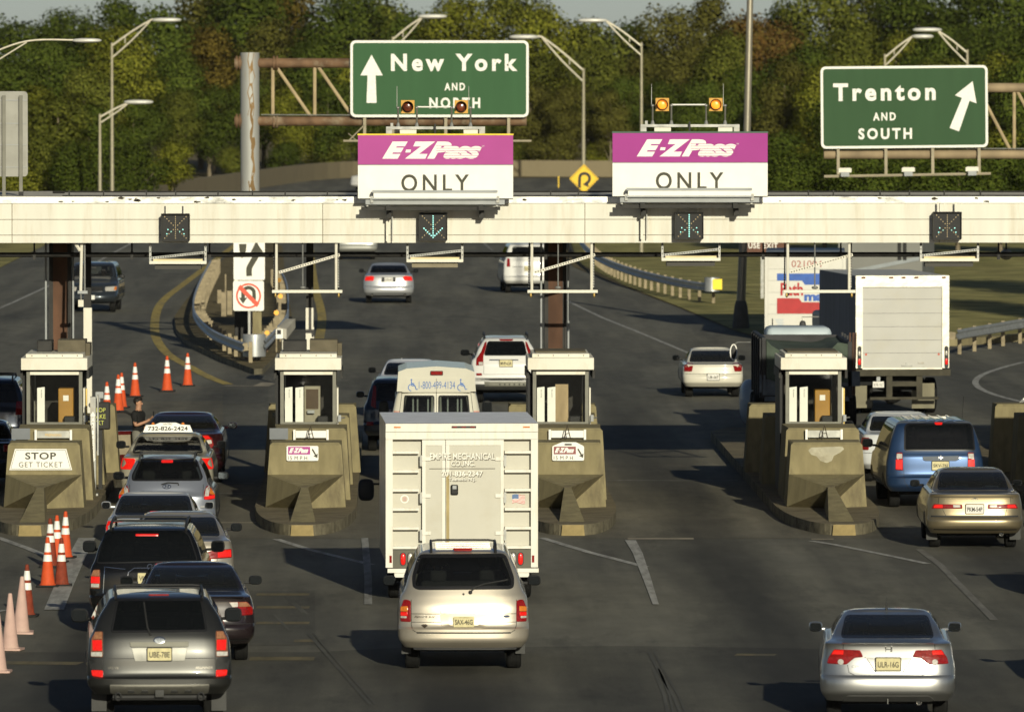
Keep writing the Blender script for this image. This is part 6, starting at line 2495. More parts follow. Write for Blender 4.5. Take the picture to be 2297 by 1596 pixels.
# ------------------------------------------------------------------ 2: dark grey SUV, bottom left
D, cx = 106.4, 357.1
pf = lambda pts, ab=False: ph(cx, D, Z1, pts, ab)
grey = paint('dark_grey', (.046, .046, .0435), .75, .34)
b = Body(van_rows(1.93, 1.76, 4.8, bz=.705, wb=.16, zb=1.26, wt=.45, roof=.350, zlo=.46, shoulder=.462, hood=1.0, ar=.24), 3.8, 3.0, .035)
v = Vehicle('grey_suv', 'dark grey sport utility vehicle with roof rack in the bottom left corner', 'car', cx, D, b, grey, yaw=2.4, W=1.93, H=1.76, L=4.8)
v.window_rear(pf([(738, 1072), (1398, 1068), (1362, 852), (784, 852)]), G_DARK, .03, r=.05)
v.window_front([(-.66, 1.3), (.66, 1.3), (.6, 1.62), (-.6, 1.62)], G_MID)
v.window_side([(.55, 1.3), (3.2, 1.27), (2.7, 1.62), (.75, 1.62)], G_DARK)
v.light(pf([(606, 1232), (612, 1110), (640, 1064), (690, 1062), (690, 1233)], True), LENS_S, subs=(
    (pf([(622, 1122), (684, 1120), (686, 1188), (625, 1190)], True), LENS_RL, 'brake_lamp'), (pf([(614, 1200), (686, 1198), (686, 1228), (614, 1228)], True), LENS_W, 'reverse_lamp'), (pf([(640, 1070), (684, 1068), (684, 1112), (630, 1114)], True), LENS_P, 'turn_lamp')))
v.light(pf([(612, 1320), (690, 1320), (690, 1366), (618, 1360)], True), LENS_RL, name='bumper_reflector')  # reflectors, not lamps, yet they carry the glowing brake lens
v.strip('tailgate_garnish', pf([(873, 1132), (1266, 1132), (1266, 1164), (1255, 1166), (885, 1166), (873, 1162)]), ALU, .01, .02)
v.strip('plate_recess', pf([(882, 1170), (1258, 1170), (1240, 1258), (905, 1260)]), mat('recess_silver', (.13, .128, .115), .4, .5), .02, .004)
v.plate(pf([(1070, 1212)])[0][0], pf([(1070, 1212)])[0][1], 'UBE-78E', .315, .163, off=.03)
q = MB(CHROME)
patch(q, disc(*pf([(1070, 1122)])[0], .078, 22, .046), b.rear, [(0, .0, CHROME), (0, .03, CHROME), (.012, .032, CHROME), (.013, .026, mat('badge_field', (.12, .13, .14), .3, .6)), (.02, .026, mat('badge_field', (.12, .13, .14), .3, .6))], step=.05)
c = pf([(1070, 1122)])[0]
ring = lambda rx, rz, dz=0: [(c[0] + rx * math.cos(2 * math.pi * i / 16), c[1] + dz + rz * math.sin(2 * math.pi * i / 16)) for i in range(16)]
ribbon(q, ring(.020, .030), .008, b.rear, CHROME, .034, close=True)
ribbon(q, ring(.045, .014, .014), .008, b.rear, CHROME, .0345, close=True)
v.add('badge', q)
v.light([(-.135, 1.765), (.135, 1.765), (.135, 1.742), (-.135, 1.742)], LENS_R, both=False, name='high_brake_lamp', rings=[(0, -.01, LENS_R), (0, .012, LENS_R), (.004, .014, LENS_R)])
v.lines([pf([(694, 1062), (696, 1240)]), pf([(1448, 1062), (1446, 1240)]), pf([(694, 1241), (1446, 1241)]), pf([(694, 1241), (694, 1340), (710, 1378)]), pf([(1446, 1241), (1446, 1340), (1430, 1378)]), pf([(710, 1379), (1430, 1379)])], .009)
v.strip('bumper_step', pf([(735, 1412), (1405, 1412), (1400, 1470), (1380, 1478), (760, 1478), (738, 1470)]), mat('bumper_silver', (.15, .145, .125), .4, .5), .02, .012)
v.strip('bumper_side', pf([(592, 1245), (686, 1245), (690, 1318), (606, 1318)]), TRIM, .02, .004)
v.strip('bumper_side', [(-x, z) for x, z in pf([(592, 1245), (686, 1245), (690, 1318), (606, 1318)])][::-1], TRIM, .02, .004)
q = MB(TRIM_G)
for x in (878, 970, 1170, 1263):
    a = pf([(x - 20, 1446), (x + 20, 1446), (x + 24, 1462), (x - 24, 1462)])
    patch(q, a, b.rear, [(0, .01, TRIM), (0, .022, TRIM_G), (.002, .023, TRIM_G)])
v.add('bumper_pad', q)
q = MB(TRIM)
q.box(-.06, .06, .0, .2, .43, .53, TRIM_G, .01)
q.tube([(-.62, .12, .42), (.62, .12, .42)], .04, 8)
for s in (-1, 1):
    q.tube([(s * .55 + .04 * math.cos(t_), .04, .44 + .05 * math.sin(t_)) for t_ in [2 * math.pi * i / 10 for i in range(11)]], .014, 6)
v.add('tow_hitch', q, 40)
exhaust(v, .58, .06, .43, .045)
for s in (-1, 1):
    q = MB(TRIM_G)
    q.box(s * .70, s * .90, .62, .64, .20, .56)
    v.add('mud_flap', q)
q = MB(mat('badge_grey', (.16, .15, .13), .3, .8))
a = pf([(722, 1304), (795, 1288)])
q.text('SR5 V8', (a[0][0] + a[1][0]) / 2, a[0][1], .005, w=.14, h=.03, S=b.rear)
a = pf([(1308, 1304), (1430, 1288)])
q.text('4RUNNER', (a[0][0] + a[1][0]) / 2, a[0][1], .005, w=.23, h=.03, S=b.rear, shear=.2)
v.add('badge_lettering', q)
q = MB(TRIM)
w_ = [b.rear(x, z, .018) for x, z in pf([(1012, 1092), (990, 1040), (978, 960), (968, 880)])]
q.tube(w_, .012, 6)
v.add('wiper', q)
rack(v, .58, .45, 1.9, 1.81, (1.1, 1.65), None, .014)
v.seats(2.3, .8, 1.36, SEAT_D, yr=1.3, shelf=False)
v.mirrors(3.3, 1.30, .93, TRIM, .24, .20)
v.wheels(1.0, 3.75, .375, .26)
v.finish(bumper=.705)

# ------------------------------------------------------------------ 3: champagne minivan in the middle
D, cx = 116.2, 1040.0
pf = lambda pts, ab=False: ph(cx, D, Z2, pts, ab)
champ = paint('champagne', (.53, .475, .385), .7, .37)
b = Body(van_rows(1.91, 1.76, 5.0, bz=.665, wb=.17, zb=1.17, wt=.42, roof=.345, zlo=.36, shoulder=.455, hood=.93, ar=.30), 3.0, 3.0, .04)
v = Vehicle('champagne_minivan', 'champagne minivan with roof rack right behind the white utility truck', 'car', cx, D, b, champ, W=1.91, H=1.76, L=5.0)
v.window_rear(pf([(480, 770), (474, 700), (520, 552), (1108, 548), (1166, 710), (1160, 772), (1130, 782), (515, 785)]), G_MID, .05, r=.08)
v.window_front([(-.72, 1.22), (.72, 1.22), (.6, 1.62), (-.6, 1.62)])
v.window_side([(.6, 1.22), (3.5, 1.2), (2.9, 1.62), (.75, 1.62)], G_MID)
v.light(pf([(398, 998), (398, 905), (418, 853), (440, 850), (466, 858), (467, 998)], True), LENS_R, subs=(
    (pf([(402, 898), (448, 894), (448, 928), (400, 930)], True), LENS_A, 'turn_lamp'), (pf([(402, 960), (440, 960), (440, 974), (402, 974)], True), LENS_W, 'reverse_lamp'), (pf([(402, 934), (446, 932), (446, 958), (402, 958)], True), LENS_RL, 'brake_lamp')))
v.light(pf([(752, 512), (885, 512), (878, 533), (760, 533)]), LENS_R, both=False, name='high_brake_lamp')
v.strip('tailgate_handle', pf([(665, 940), (672, 910), (700, 902), (950, 902), (978, 912), (985, 940)]), champ, .02, .022)
v.strip('plate_recess', pf([(665, 945), (985, 945), (980, 1022), (955, 1037), (695, 1037), (670, 1022)]), paint('champagne_shade', (.40, .35, .27), .45, .35), .02, .003)  # recess shade painted as a darker copy of the champagne
v.plate(pf([(823, 992)])[0][0], pf([(823, 994)])[0][1], 'SAX-46G', .30, .155, frame=False, off=.03, top='NEW JERSEY')
v.lines([pf([(470, 943), (663, 943)]), pf([(987, 943), (1178, 943)]), pf([(470, 999), (668, 999)]), pf([(985, 999), (1178, 999)]), pf([(469, 850), (470, 1020), (480, 1050), (505, 1066)]), pf([(1179, 850), (1178, 1020), (1168, 1050), (1140, 1067)])], .008)
v.lines([pf([(505, 1068), (1140, 1069)])], .022)
q = MB(TRIM)
w_ = [b.rear(x, z, .02) for x, z in pf([(868, 800), (900, 770), (960, 748), (1120, 722)])]
q.tube(w_, .012, 6)
q.ellipsoid(b.rear(*pf([(868, 802)])[0], .015), (.03, .02, .03), n=6)
v.add('wiper', q)
q = MB(TRIM_G)
patch(q, disc(*pf([(821, 812)])[0], .017, 10), b.rear, [(0, .002, TRIM_G), (.003, .006, TRIM_G)])
v.add('lock', q)
q = MB(mat('badge_dark', (.06, .05, .045), .3, .6))
q.text('Sport Lx', *pf([(560, 963)])[0], .006, w=.30, h=.034, S=b.rear, shear=.25, bold=.02)
v.add('badge_lettering', q)
q = MB(CHROME)
patch(q, disc(*pf([(1111, 960)])[0], .048, 18, .02), b.rear, [(0, .002, CHROME), (.002, .008, CHROME), (.0035, .0085, mat('badge_blue', (.02, .04, .10), .3))], step=.05)
v.add('badge', q)
q = MB(mat('decal_dark', (.04, .03, .02), .5))
patch(q, pf([(535, 1020), (548, 1012), (570, 1012), (582, 1022), (570, 1030), (560, 1038), (548, 1030)]), b.rear, [(0, .003, q.cur), (.001, .004, q.cur)])
v.add('decal', q)
v.strip('rear_valance', pf([(478, 1172), (1185, 1172), (1175, 1188), (490, 1188)]), TRIM, .01, .004)
rack(v, .47, .50, 2.0, 1.825, (1.72,), TRIM, .015)
for i in range(4):
    q = MB(champ)
    y = .6 + i * .5
    q.box(-.40, .40, y, y + .04, b.rows[-1][0] + .032, b.rows[-1][0] + .048)
    v.add('roof_rib', q)
v.seats(2.2, .75, 1.36, SEAT_D, yr=1.25, shelf=False)
v.mirrors(3.4, 1.13, .98, TRIM, .20, .155)
v.wheels(1.0, 3.95, .335, .215)
for s in (-1, 1):
    q = MB(TRIM_G)
    q.box(s * .76, s * .90, .60, .615, .24, .45)
    v.add('mud_flap', q)
v.finish(bumper=.665)

driver(v, 2.38, 1.16, label='person at the wheel of the champagne minivan, seen through its rear window')
# ------------------------------------------------------------------ 4: gold sedan, right
D, cx = 145.4, 2188.0
pf = lambda pts, ab=False: ph(cx, D, Z3, pts, ab)
gold = paint('gold', (.25, .205, .125), .75, .34)
b = Body(sedan_rows(1.76, 1.42, 4.75, zt=1.01, wb=.70, wt=1.38, bz=.60, zlo=.30, lip=.02, shoulder=.42, roof=.33), 3.6, 3.0, .035)
v = Vehicle('gold_sedan', 'gold sedan right behind the blue minivan', 'car', cx, D, b, gold, yaw=-1, W=1.76, H=1.42, L=4.75)
v.window_rear([(-.66, 1.06), (.66, 1.06), (.575, 1.345), (-.575, 1.345)], G_CLEAR, .028)
v.window_front([(-.68, .985), (.68, .985), (.57, 1.335), (-.57, 1.335)])
v.window_side([(1.15, 1.08), (3.2, 1.08), (2.5, 1.33), (1.65, 1.33)])
v.light(pf([(1676, 236), (1690, 206), (1880, 206), (1884, 236)], True), LENS_R, subs=(
    (pf([(1818, 210), (1868, 210), (1868, 228), (1822, 228)], True), LENS_W, 'reverse_lamp'), (pf([(1700, 210), (1750, 210), (1750, 232), (1690, 232)], True), LENS_RL, 'brake_lamp')))
v.plate(pf([(1965, 238)])[0][0], pf([(1965, 238)])[0][1], 'PKM-54P', .32, .165, PLATE_W, off=.02)
v.lines([pf([(1690, 162), (1720, 158), (2200, 158), (2225, 165)]), pf([(1725, 160), (1720, 204)]), pf([(2205, 160), (2210, 204)]), pf([(1748, 240), (1770, 282)]), pf([(2180, 240), (2170, 282)])], .008)
v.lines([pf([(1672, 288), (2260, 288)])], .03, 'bumper_strip')
v.lines([pf([(1690, 376), (2250, 378)])], .02, 'lower_gap')
q = MB(CHROME)
c = pf([(1966, 178)])[0]
for rx, rz in ((.055, .037), (.018, .030)):
    ribbon(q, [(c[0] + rx * math.cos(2 * math.pi * i / 16), c[1] + rz * math.sin(2 * math.pi * i / 16)) for i in range(16)], .010, b.rear, CHROME, .006, close=True)
v.add('badge', q)
exhaust(v, .48, .1, .29, .04)
for s in (-1, 1):
    q = MB(TRIM_G)
    q.box(s * .66, s * .86, .58, .595, .16, .38)
    v.add('mud_flap', q)
v.seats(2.35, .6, 1.02, SEAT_B, yr=1.3)
q = MB(mat('cloth_teal', (.04, .16, .17), .9, var=.3, scale=14))
q.ellipsoid((-.28, .98, 1.05), (.25, .12, .075), n=8, e=2.5)
v.add('folded_cloth', q, 60)
q = MB(mat('cloth_white', (.40, .40, .33), .9, var=.35, scale=20))
q.ellipsoid((.33, .98, 1.05), (.19, .11, .08), n=8, e=2.5)
v.add('pillow', q, 60)
v.mirrors(3.1, 1.06, .86, TRIM, .18, .13)
v.wheels(1.0, 3.75, .315, .20)
v.finish(bumper=.60)

# ------------------------------------------------------------------ 5: blue minivan, right
D, cx = 158.6, 2099.0
pf = lambda pts, ab=False: ph(cx, D, Z6, pts, ab)
blue = paint('blue', (.020, .045, .105), .5, .32)
b = Body(van_rows(1.95, 1.76, 5.1, bz=.66, wb=.13, zb=1.12, wt=.32, roof=.385, zlo=.36, shoulder=.475, hood=.95, ar=.22), 4.2, 3.0, .03)
v = Vehicle('blue_minivan', 'bright blue minivan just ahead of the gold sedan', 'car', cx, D, b, blue, yaw=.8, W=1.95, H=1.76, L=5.1)
v.window_rear(pf([(1490, 1440), (1495, 1275), (1520, 1255), (1940, 1255), (1960, 1275), (1975, 1440)]), G_DARK, .03)
v.window_front([(-.72, 1.2), (.72, 1.2), (.62, 1.62), (-.62, 1.62)])
v.window_side([(.42, 1.2), (3.4, 1.15), (2.9, 1.64), (.55, 1.64)], G_DARK)
v.light(pf([(1432, 1565), (1440, 1450), (1480, 1448), (1484, 1570)], True), LENS_R, subs=((pf([(1442, 1458), (1478, 1458), (1478, 1490), (1440, 1490)], True), LENS_W, 'reverse_lamp'), (pf([(1436, 1496), (1480, 1496), (1480, 1562), (1434, 1560)], True), LENS_RL, 'brake_lamp')))
v.light(pf([(1700, 1250), (1758, 1250), (1752, 1266), (1706, 1266)]), LENS_RL, both=False, name='high_brake_lamp')
v.strip('tailgate_garnish', pf([(1615, 1476), (1860, 1472), (1862, 1495), (1840, 1505), (1635, 1505), (1618, 1498)]), mat('garnish_blue', (.06, .075, .10), .5), .01, .018)
v.plate(pf([(1735, 1535)])[0][0], pf([(1735, 1537)])[0][1], 'SKV-76J', .33, .17, off=.02)
q = MB(CHROME)
c = pf([(1737, 1484)])[0]
ribbon(q, [(c[0] - .035, c[1]), (c[0] + .035, c[1])], .014, b.rear, CHROME, .03)
ribbon(q, [(c[0], c[1] - .035), (c[0], c[1] + .035)], .014, b.rear, CHROME, .031)
v.add('badge', q)
v.lines([pf([(1486, 1446), (1975, 1446)]), pf([(1488, 1560), (1490, 1640), (1520, 1690)]), pf([(1980, 1560), (1975, 1640), (1950, 1690)]), [(-.72, .70), (.72, .70)]], .008)
for i in range(6):
    q = MB(blue)
    q.box(-.5 + i * .18, -.46 + i * .18, .6, 2.6, 1.748, 1.763)
    v.add('roof_rib', q)
q = MB(TRIM)
q.tube([(.58, .7, 1.75), (.59, .62, 2.0), (.60, .55, 2.22)], .005, 5)
v.add('aerial', q)
v.seats(2.3, .75, 1.34, SEAT_D, yr=1.3, shelf=False)
v.mirrors(3.6, 1.16, .98, TRIM, .22, .18)
v.wheels(1.0, 4.0, .33, .22)
v.finish(bumper=.66)

# ------------------------------------------------------------------ the queue on the left
# 6: black sedan merging
D, cx = 117.8, 437.0
pf = lambda pts, ab=False: ph(cx, D, Z1, pts, ab)
blk = paint('black_plum', (.016, .011, .012), .1, .25)
b = Body(sedan_rows(1.78, 1.41, 4.7, zt=.99, wb=.72, wt=1.45, bz=.60, zlo=.30, lip=.02, shoulder=.42, roof=.33), 3.6, 3.0, .035)
v = Vehicle('black_sedan', 'black sedan half hidden behind the dark grey utility vehicle', 'car', cx, D, b, blk, yaw=2.5, W=1.78, H=1.41, L=4.7)
v.window_rear([(-.69, 1.045), (.69, 1.045), (.60, 1.335), (-.60, 1.335)], G_CLEAR, .022)
v.window_front([(-.68, .985), (.68, .985), (.57, 1.325), (-.57, 1.325)])
v.window_side([(1.15, 1.08), (3.1, 1.08), (2.5, 1.32), (1.7, 1.32)], G_CLEAR)
v.light(pf([(1570, 905), (1535, 862), (1660, 862), (1700, 905), (1700, 952), (1600, 954)], True), LENS_R, subs=((pf([(1538, 864), (1598, 864), (1598, 896), (1560, 898)], True), LENS_W, 'reverse_lamp'), (pf([(1604, 864), (1656, 866), (1684, 896), (1604, 896)], True), LENS_P, 'turn_lamp')))
v.light([(-.085, 1.06), (.085, 1.06), (.085, 1.02), (-.085, 1.02)], LENS_RL, both=False, name='high_brake_lamp', rings=[(0, -.01, LENS_RL), (0, .012, LENS_RL), (.004, .014, LENS_RL)])
q = MB(blk)
q.hull([(-.70, .03, .99), (.70, .03, .99), (-.72, .02, 1.01), (.72, .02, 1.01), (-.7, .16, 1.025), (.7, .16, 1.025), (-.7, .16, .99), (.7, .16, .99)])
v.add('spoiler', q, 30)
v.lines([[(-.85, .60), (.85, .60)], [(-.72, .62), (-.74, .95)], [(.72, .62), (.74, .95)]], .008)
v.lines([[(-.86, .36), (.86, .36)]], .015, 'lower_gap')
v.plate(0, .78, 'NJT-21K', off=.02)
v.seats(2.3, .6, 1.0, SEAT_B, yr=1.3)
v.mirrors(3.15, 1.05, .87, TRIM, .20, .14)
v.wheels(1.0, 3.7, .31, .20)
v.finish(bumper=.60)

# 7: black SUV
D, cx = 123.2, 331.0
pf = lambda pts, ab=False: ph(cx, D, Z1, pts, ab)
blk2 = paint('black', (.005, .005, .005), 0, .12, coat=.4)
b = Body(van_rows(1.82, 1.70, 4.6, bz=.66, wb=.15, zb=1.17, wt=.40, roof=.36, zlo=.40, shoulder=.46, hood=1.0, ar=.22), 3.8, 3.0, .03)
v = Vehicle('black_suv', 'glossy black sport utility vehicle with roof rails behind the dark grey one', 'car', cx, D, b, blk2, W=1.82, H=1.70, L=4.6)
v.window_rear(pf([(640, 605), (690, 400), (725, 380), (1225, 380), (1270, 420), (1330, 590)]), G_DARK, .02)
v.window_front([(-.66, 1.25), (.66, 1.25), (.6, 1.58), (-.6, 1.58)], G_MID)
v.window_side([(.5, 1.25), (3.1, 1.2), (2.6, 1.58), (.65, 1.58)], G_DARK)
v.light(pf([(604, 772), (606, 680), (625, 645), (668, 643), (670, 770)], True), LENS_S, subs=((pf([(612, 690), (668, 690), (668, 735), (610, 735)], True), LENS_RL, 'brake_lamp'), (pf([(612, 738), (664, 738), (664, 762), (612, 762)], True), LENS_W, 'reverse_lamp'), (pf([(626, 650), (664, 648), (664, 686), (614, 688)], True), LENS_P, 'turn_lamp')))
v.light(pf([(905, 410), (1060, 410), (1060, 424), (905, 424)]), LENS_RL, both=False, name='high_brake_lamp')
v.plate(0, .93, 'VBT-48R', off=.02)
v.lines([pf([(690, 800), (700, 625), (840, 640)]), pf([(850, 720), (860, 660), (900, 632), (1060, 632)])], .01, 'panel_gap', CHROME)
q = MB(CHROME)
ribbon(q, [(.03 + .04 * math.cos(2 * math.pi * i / 16), 1.10 + .04 * math.sin(2 * math.pi * i / 16)) for i in range(16)], .010, b.rear, CHROME, .006, close=True)
v.add('badge', q)
rack(v, .58, .4, 2.6, 1.745, (1.2, 2.2), TRIM, .018)
v.seats(2.2, .8, 1.3, SEAT_D, yr=1.3, shelf=False)
v.mirrors(3.1, 1.24, .90, TRIM, .22, .19)
v.wheels(1.0, 3.7, .36, .24)
v.finish(bumper=.66)

# 8: beige-silver sedan merging from the right
D, cx = 131.1, 404.0
pf = lambda pts, ab=False: ph(cx, D, Z1, pts, ab)
bsil = paint('beige_silver', (.33, .30, .255), .5, .3)
b = Body(sedan_rows(1.78, 1.42, 4.7, zt=1.02, wb=.70, wt=1.42, bz=.62, zlo=.30, lip=.02, shoulder=.42, roof=.325), 3.4, 3.0, .035)
v = Vehicle('beige_silver_sedan', 'beige-silver sedan behind the glossy black utility vehicle', 'car', cx, D, b, bsil, yaw=2, W=1.78, H=1.42, L=4.7)
v.window_rear([(-.67, 1.07), (.67, 1.07), (.58, 1.34), (-.58, 1.34)], G_CLEAR, .025)
v.window_front([(-.68, .985), (.68, .985), (.57, 1.325), (-.57, 1.325)])
v.window_side([(1.15, 1.09), (3.1, 1.08), (2.5, 1.33), (1.7, 1.33)])
v.light(pf([(1350, 572), (1370, 530), (1440, 512), (1555, 506), (1558, 566), (1420, 572)], True), LENS_R, subs=((pf([(1462, 516), (1548, 512), (1550, 560), (1462, 562)], True), LENS_RL, 'brake_lamp'),))
v.light([(-.08, 1.115), (.08, 1.115), (.08, 1.06), (-.08, 1.06)], LENS_RL, both=False, name='high_brake_lamp', rings=[(0, -.01, LENS_RL), (0, .012, LENS_RL), (.004, .014, LENS_RL)])
v.lines([[(-.85, .62), (.85, .62)], [(.6, .64), (.62, .98)], [(-.6, .64), (-.62, .98)]], .008)
v.plate(0, .80, 'RTG-51C')
v.seats(2.3, .6, 1.0, SEAT_B, yr=1.25)
v.mirrors(3.1, 1.08, .87, TRIM, .19, .14)
v.wheels(1.0, 3.7, .31, .20)
v.finish(bumper=.62)

# 9: small white-silver hatch-tailed sedan
D, cx = 138.0, 343.0
pf = lambda pts, ab=False: ph(cx, D, Z1, pts, ab)
wsil = paint('white_silver', (.46, .46, .455), .4, .3)
b = Body(sedan_rows(1.68, 1.40, 4.25, zt=1.00, wb=.55, wt=1.2, bz=.62, zlo=.30, lip=.02, shoulder=.43, roof=.345), 3.4, 3.0, .035)
v = Vehicle('pale_silver_sedan', 'pale silver small sedan with white mirrors behind the blue-grey utility vehicle', 'car', cx, D, b, wsil, W=1.68, H=1.40, L=4.25)
v.window_rear([(-.69, 1.04), (.69, 1.04), (.585, 1.335), (-.585, 1.335)], G_CLEAR, .03)
v.window_front([(-.66, .985), (.66, .985), (.56, 1.31), (-.56, 1.31)])
v.window_side([(1.0, 1.07), (2.8, 1.06), (2.2, 1.31), (1.5, 1.31)])
v.light([(.50, .95), (.78, .96), (.82, .85), (.80, .74), (.55, .76)], LENS_RL)
v.light([(-.09, 1.06), (.09, 1.06), (.07, 1.10), (-.07, 1.10)], LENS_RL, both=False, name='high_brake_lamp')
v.plate(-.02, .82, 'NRX-92Y', m=PLATE_W)
v.seats(2.0, .6, 1.08, SEAT_D, yr=1.05)
q = MB(mat('pale_box', (.5, .5, .48), .7))
q.box(-.12, .0, 2.9, 3.0, 1.05, 1.12)
v.add('dash_box', q)
v.mirrors(2.8, 1.09, .82, wsil, .17, .135)
v.wheels(.85, 3.4, .295, .18)
v.finish(bumper=.62)

driver(v, 2.18, .92, label='person at the wheel of the pale silver sedan with white mirrors')
# 10: blue-grey SUV
D, cx = 145.8, 373.2
pf = lambda pts, ab=False: ph(cx, D, Q4, pts, ab)
bgrey = paint('blue_grey', (.22, .235, .275), .5, .3)
b = Body(van_rows(1.78, 1.64, 4.5, bz=.66, wb=.18, zb=1.12, wt=.48, roof=.33, zlo=.34, shoulder=.43, hood=.95, ar=.30), 2.8, 2.8, .05)
v = Vehicle('blue_grey_suv', 'rounded blue-grey utility vehicle with roof rails behind the taxi', 'car', cx, D, b, bgrey, W=1.78, H=1.64, L=4.5)
v.window_rear(pf([(1128, 1270), (1126, 1220), (1190, 1095), (1230, 1080), (1660, 1082), (1690, 1100), (1742, 1240), (1725, 1268)]), G_MID, .03, r=.07)
v.window_front([(-.66, 1.2), (.66, 1.2), (.55, 1.52), (-.55, 1.52)])
v.window_side([(.5, 1.2), (3.0, 1.16), (2.5, 1.52), (.75, 1.52)], G_MID)
v.light(pf([(1748, 1425), (1752, 1360), (1772, 1312), (1805, 1312), (1846, 1390), (1846, 1422), (1800, 1430)], True), LENS_R, subs=((pf([(1756, 1400), (1764, 1340), (1784, 1316), (1800, 1318), (1790, 1400)], True), LENS_W, 'reverse_lamp'), (pf([(1798, 1380), (1802, 1330), (1838, 1385), (1836, 1390)], True), LENS_A, 'turn_lamp'), (pf([(1752, 1402), (1838, 1392), (1838, 1420), (1756, 1426)], True), LENS_RL, 'brake_lamp')))
v.light(pf([(1380, 1094), (1482, 1094), (1482, 1116), (1380, 1116)]), LENS_RL, both=False, name='high_brake_lamp')
q = MB(CHROME)
c = pf([(1432, 1316)])[0]
ribbon(q, [(c[0] + .075 * math.cos(2 * math.pi * i / 18), c[1] + .037 * math.sin(2 * math.pi * i / 18)) for i in range(18)], .012, b.rear, CHROME, .008, close=True)
for dx in (-.028, .028):
    ribbon(q, [(c[0] + dx - .008, c[1] - .026), (c[0] + dx + .008, c[1] + .026)], .012, b.rear, CHROME, .008)
ribbon(q, [(c[0] - .03, c[1]), (c[0] + .03, c[1])], .010, b.rear, CHROME, .008)
v.add('badge', q)
q = MB(TRIM)
q.tube([b.rear(x, z, .015) for x, z in pf([(1385, 1300), (1440, 1285), (1530, 1290), (1532, 1308)])], .012, 6)
v.add('wiper', q)
v.lines([[(-.72, .70), (.72, .70)], pf([(1110, 1300), (1115, 1420)]), pf([(1745, 1300), (1742, 1420)])], .008)
v.plate(0, .86, 'PXZ-77L')
rack(v, .50, .45, 2.0, 1.69, (1.1, 1.7), TRIM_G, .014)
v.seats(2.1, .75, 1.32, SEAT_D, yr=1.2, shelf=False)
v.mirrors(2.9, 1.2, .86, TRIM, .21, .15)
v.wheels(.95, 3.55, .34, .22)
v.finish(bumper=.62, low=(.60, TRIM_G))

# 11: taxi
D, cx = 159.5, 373.5
pf = lambda pts, ab=False: ph(cx, D, Q4, pts, ab)
taxi = paint('taxi_beige', (.37, .345, .27), .35, .32)
b = Body(sedan_rows(1.86, 1.42, 5.1, zt=1.0, wb=.75, wt=1.5, bz=.62, zlo=.30, lip=.02, shoulder=.43, roof=.33), 3.4, 3.0, .035)
v = Vehicle('taxi', 'beige-silver taxi with a white phone number board on its roof', 'car', cx, D, b, taxi, W=1.86, H=1.42, L=5.1)
v.window_rear([(-.72, 1.05), (.72, 1.05), (.60, 1.345), (-.60, 1.345)], G_MID, .03)
v.window_front([(-.70, .985), (.70, .985), (.59, 1.33), (-.59, 1.33)], G_MID)
v.window_side([(1.2, 1.08), (3.4, 1.07), (2.8, 1.33), (1.8, 1.33)], G_MID)
v.light([(.62, .98), (.90, .98), (.93, .88), (.92, .76), (.66, .76)], LENS_RL)
v.lines([[(-.88, .62), (.88, .62)]], .008)
v.plate(0, .80, 'RNN-95C')
v.seats(2.6, .6, 1.02, SEAT_D, yr=1.5)
v.mirrors(3.4, 1.10, .92, TRIM, .20, .16)
v.wheels(1.1, 4.0, .32, .20)
v.finish(bumper=.62)
tx = v
o = v.t.location
t = thing('taxi_sign', 'white roof board with a phone number on the beige-silver taxi', 'taxi sign', (o.x - .02, o.y + 1.75, 1.42))
q = MB(SIGN_W)
q.prism([(-.50, .01), (.50, .01), (.44, .15), (.26, .16), (.16, .20), (-.16, .20), (-.26, .16), (-.44, .15)], -.06, .10)
q.build('board', t)
q = MB(LETTER_K)
q.text('732-826-2424', 0, .085, -.065, w=.80, h=.085, bold=.02)
q.text('UNITED', 0, .172, -.065, w=.18, h=.035)
for s in (-1, 1):
    q.ellipsoid((s * .30, .02, .175), (.035, .035, .03), LENS_A, 6)
q.build('lettering', t)

# 12: dark red sedan, its left rear door open
D, cx = 168.3, 407.0
pf = lambda pts, ab=False: ph(cx, D, Q4, pts, ab)
mar = paint('maroon_dark', (.024, .006, .008), .3, .25)
mar2 = paint('maroon', (.10, .010, .010), .3, .3)
b = Body(sedan_rows(1.84, 1.45, 4.8, zt=1.06, wb=.70, wt=1.42, bz=.64, zlo=.30, lip=.02, shoulder=.425, roof=.325), 3.2, 3.0, .035)
v = Vehicle('dark_red_sedan', 'dark red sedan with an open door, first in the left queue', 'car', cx, D, b, mar, W=1.84, H=1.45, L=4.8)
v.window_rear([(-.72, 1.11), (.72, 1.11), (.60, 1.37), (-.60, 1.37)], G_CLEAR, .025)
v.window_front([(-.70, .985), (.70, .985), (.58, 1.36), (-.58, 1.36)])
v.window_side([(1.2, 1.12), (3.2, 1.10), (2.6, 1.36), (1.75, 1.36)])
v.light(pf([(1700, 905), (1720, 870), (1790, 868), (1825, 900), (1838, 960), (1815, 988), (1770, 985), (1760, 950)], True), LENS_R, subs=((pf([(1752, 915), (1815, 910), (1822, 942), (1765, 950)], True), LENS_W, 'reverse_lamp'), (pf([(1725, 878), (1786, 875), (1812, 900), (1745, 908)], True), LENS_RL, 'brake_lamp')))
v.lines([[(-.88, .64), (.88, .64)]], .008)
v.plate(0, .82, 'TKA-30D')
v.seats(2.35, .6, 1.08, SEAT_B, yr=1.3)
v.mirrors(3.1, 1.10, .91, mar, .20, .14)
v.wheels(1.0, 3.8, .32, .21)
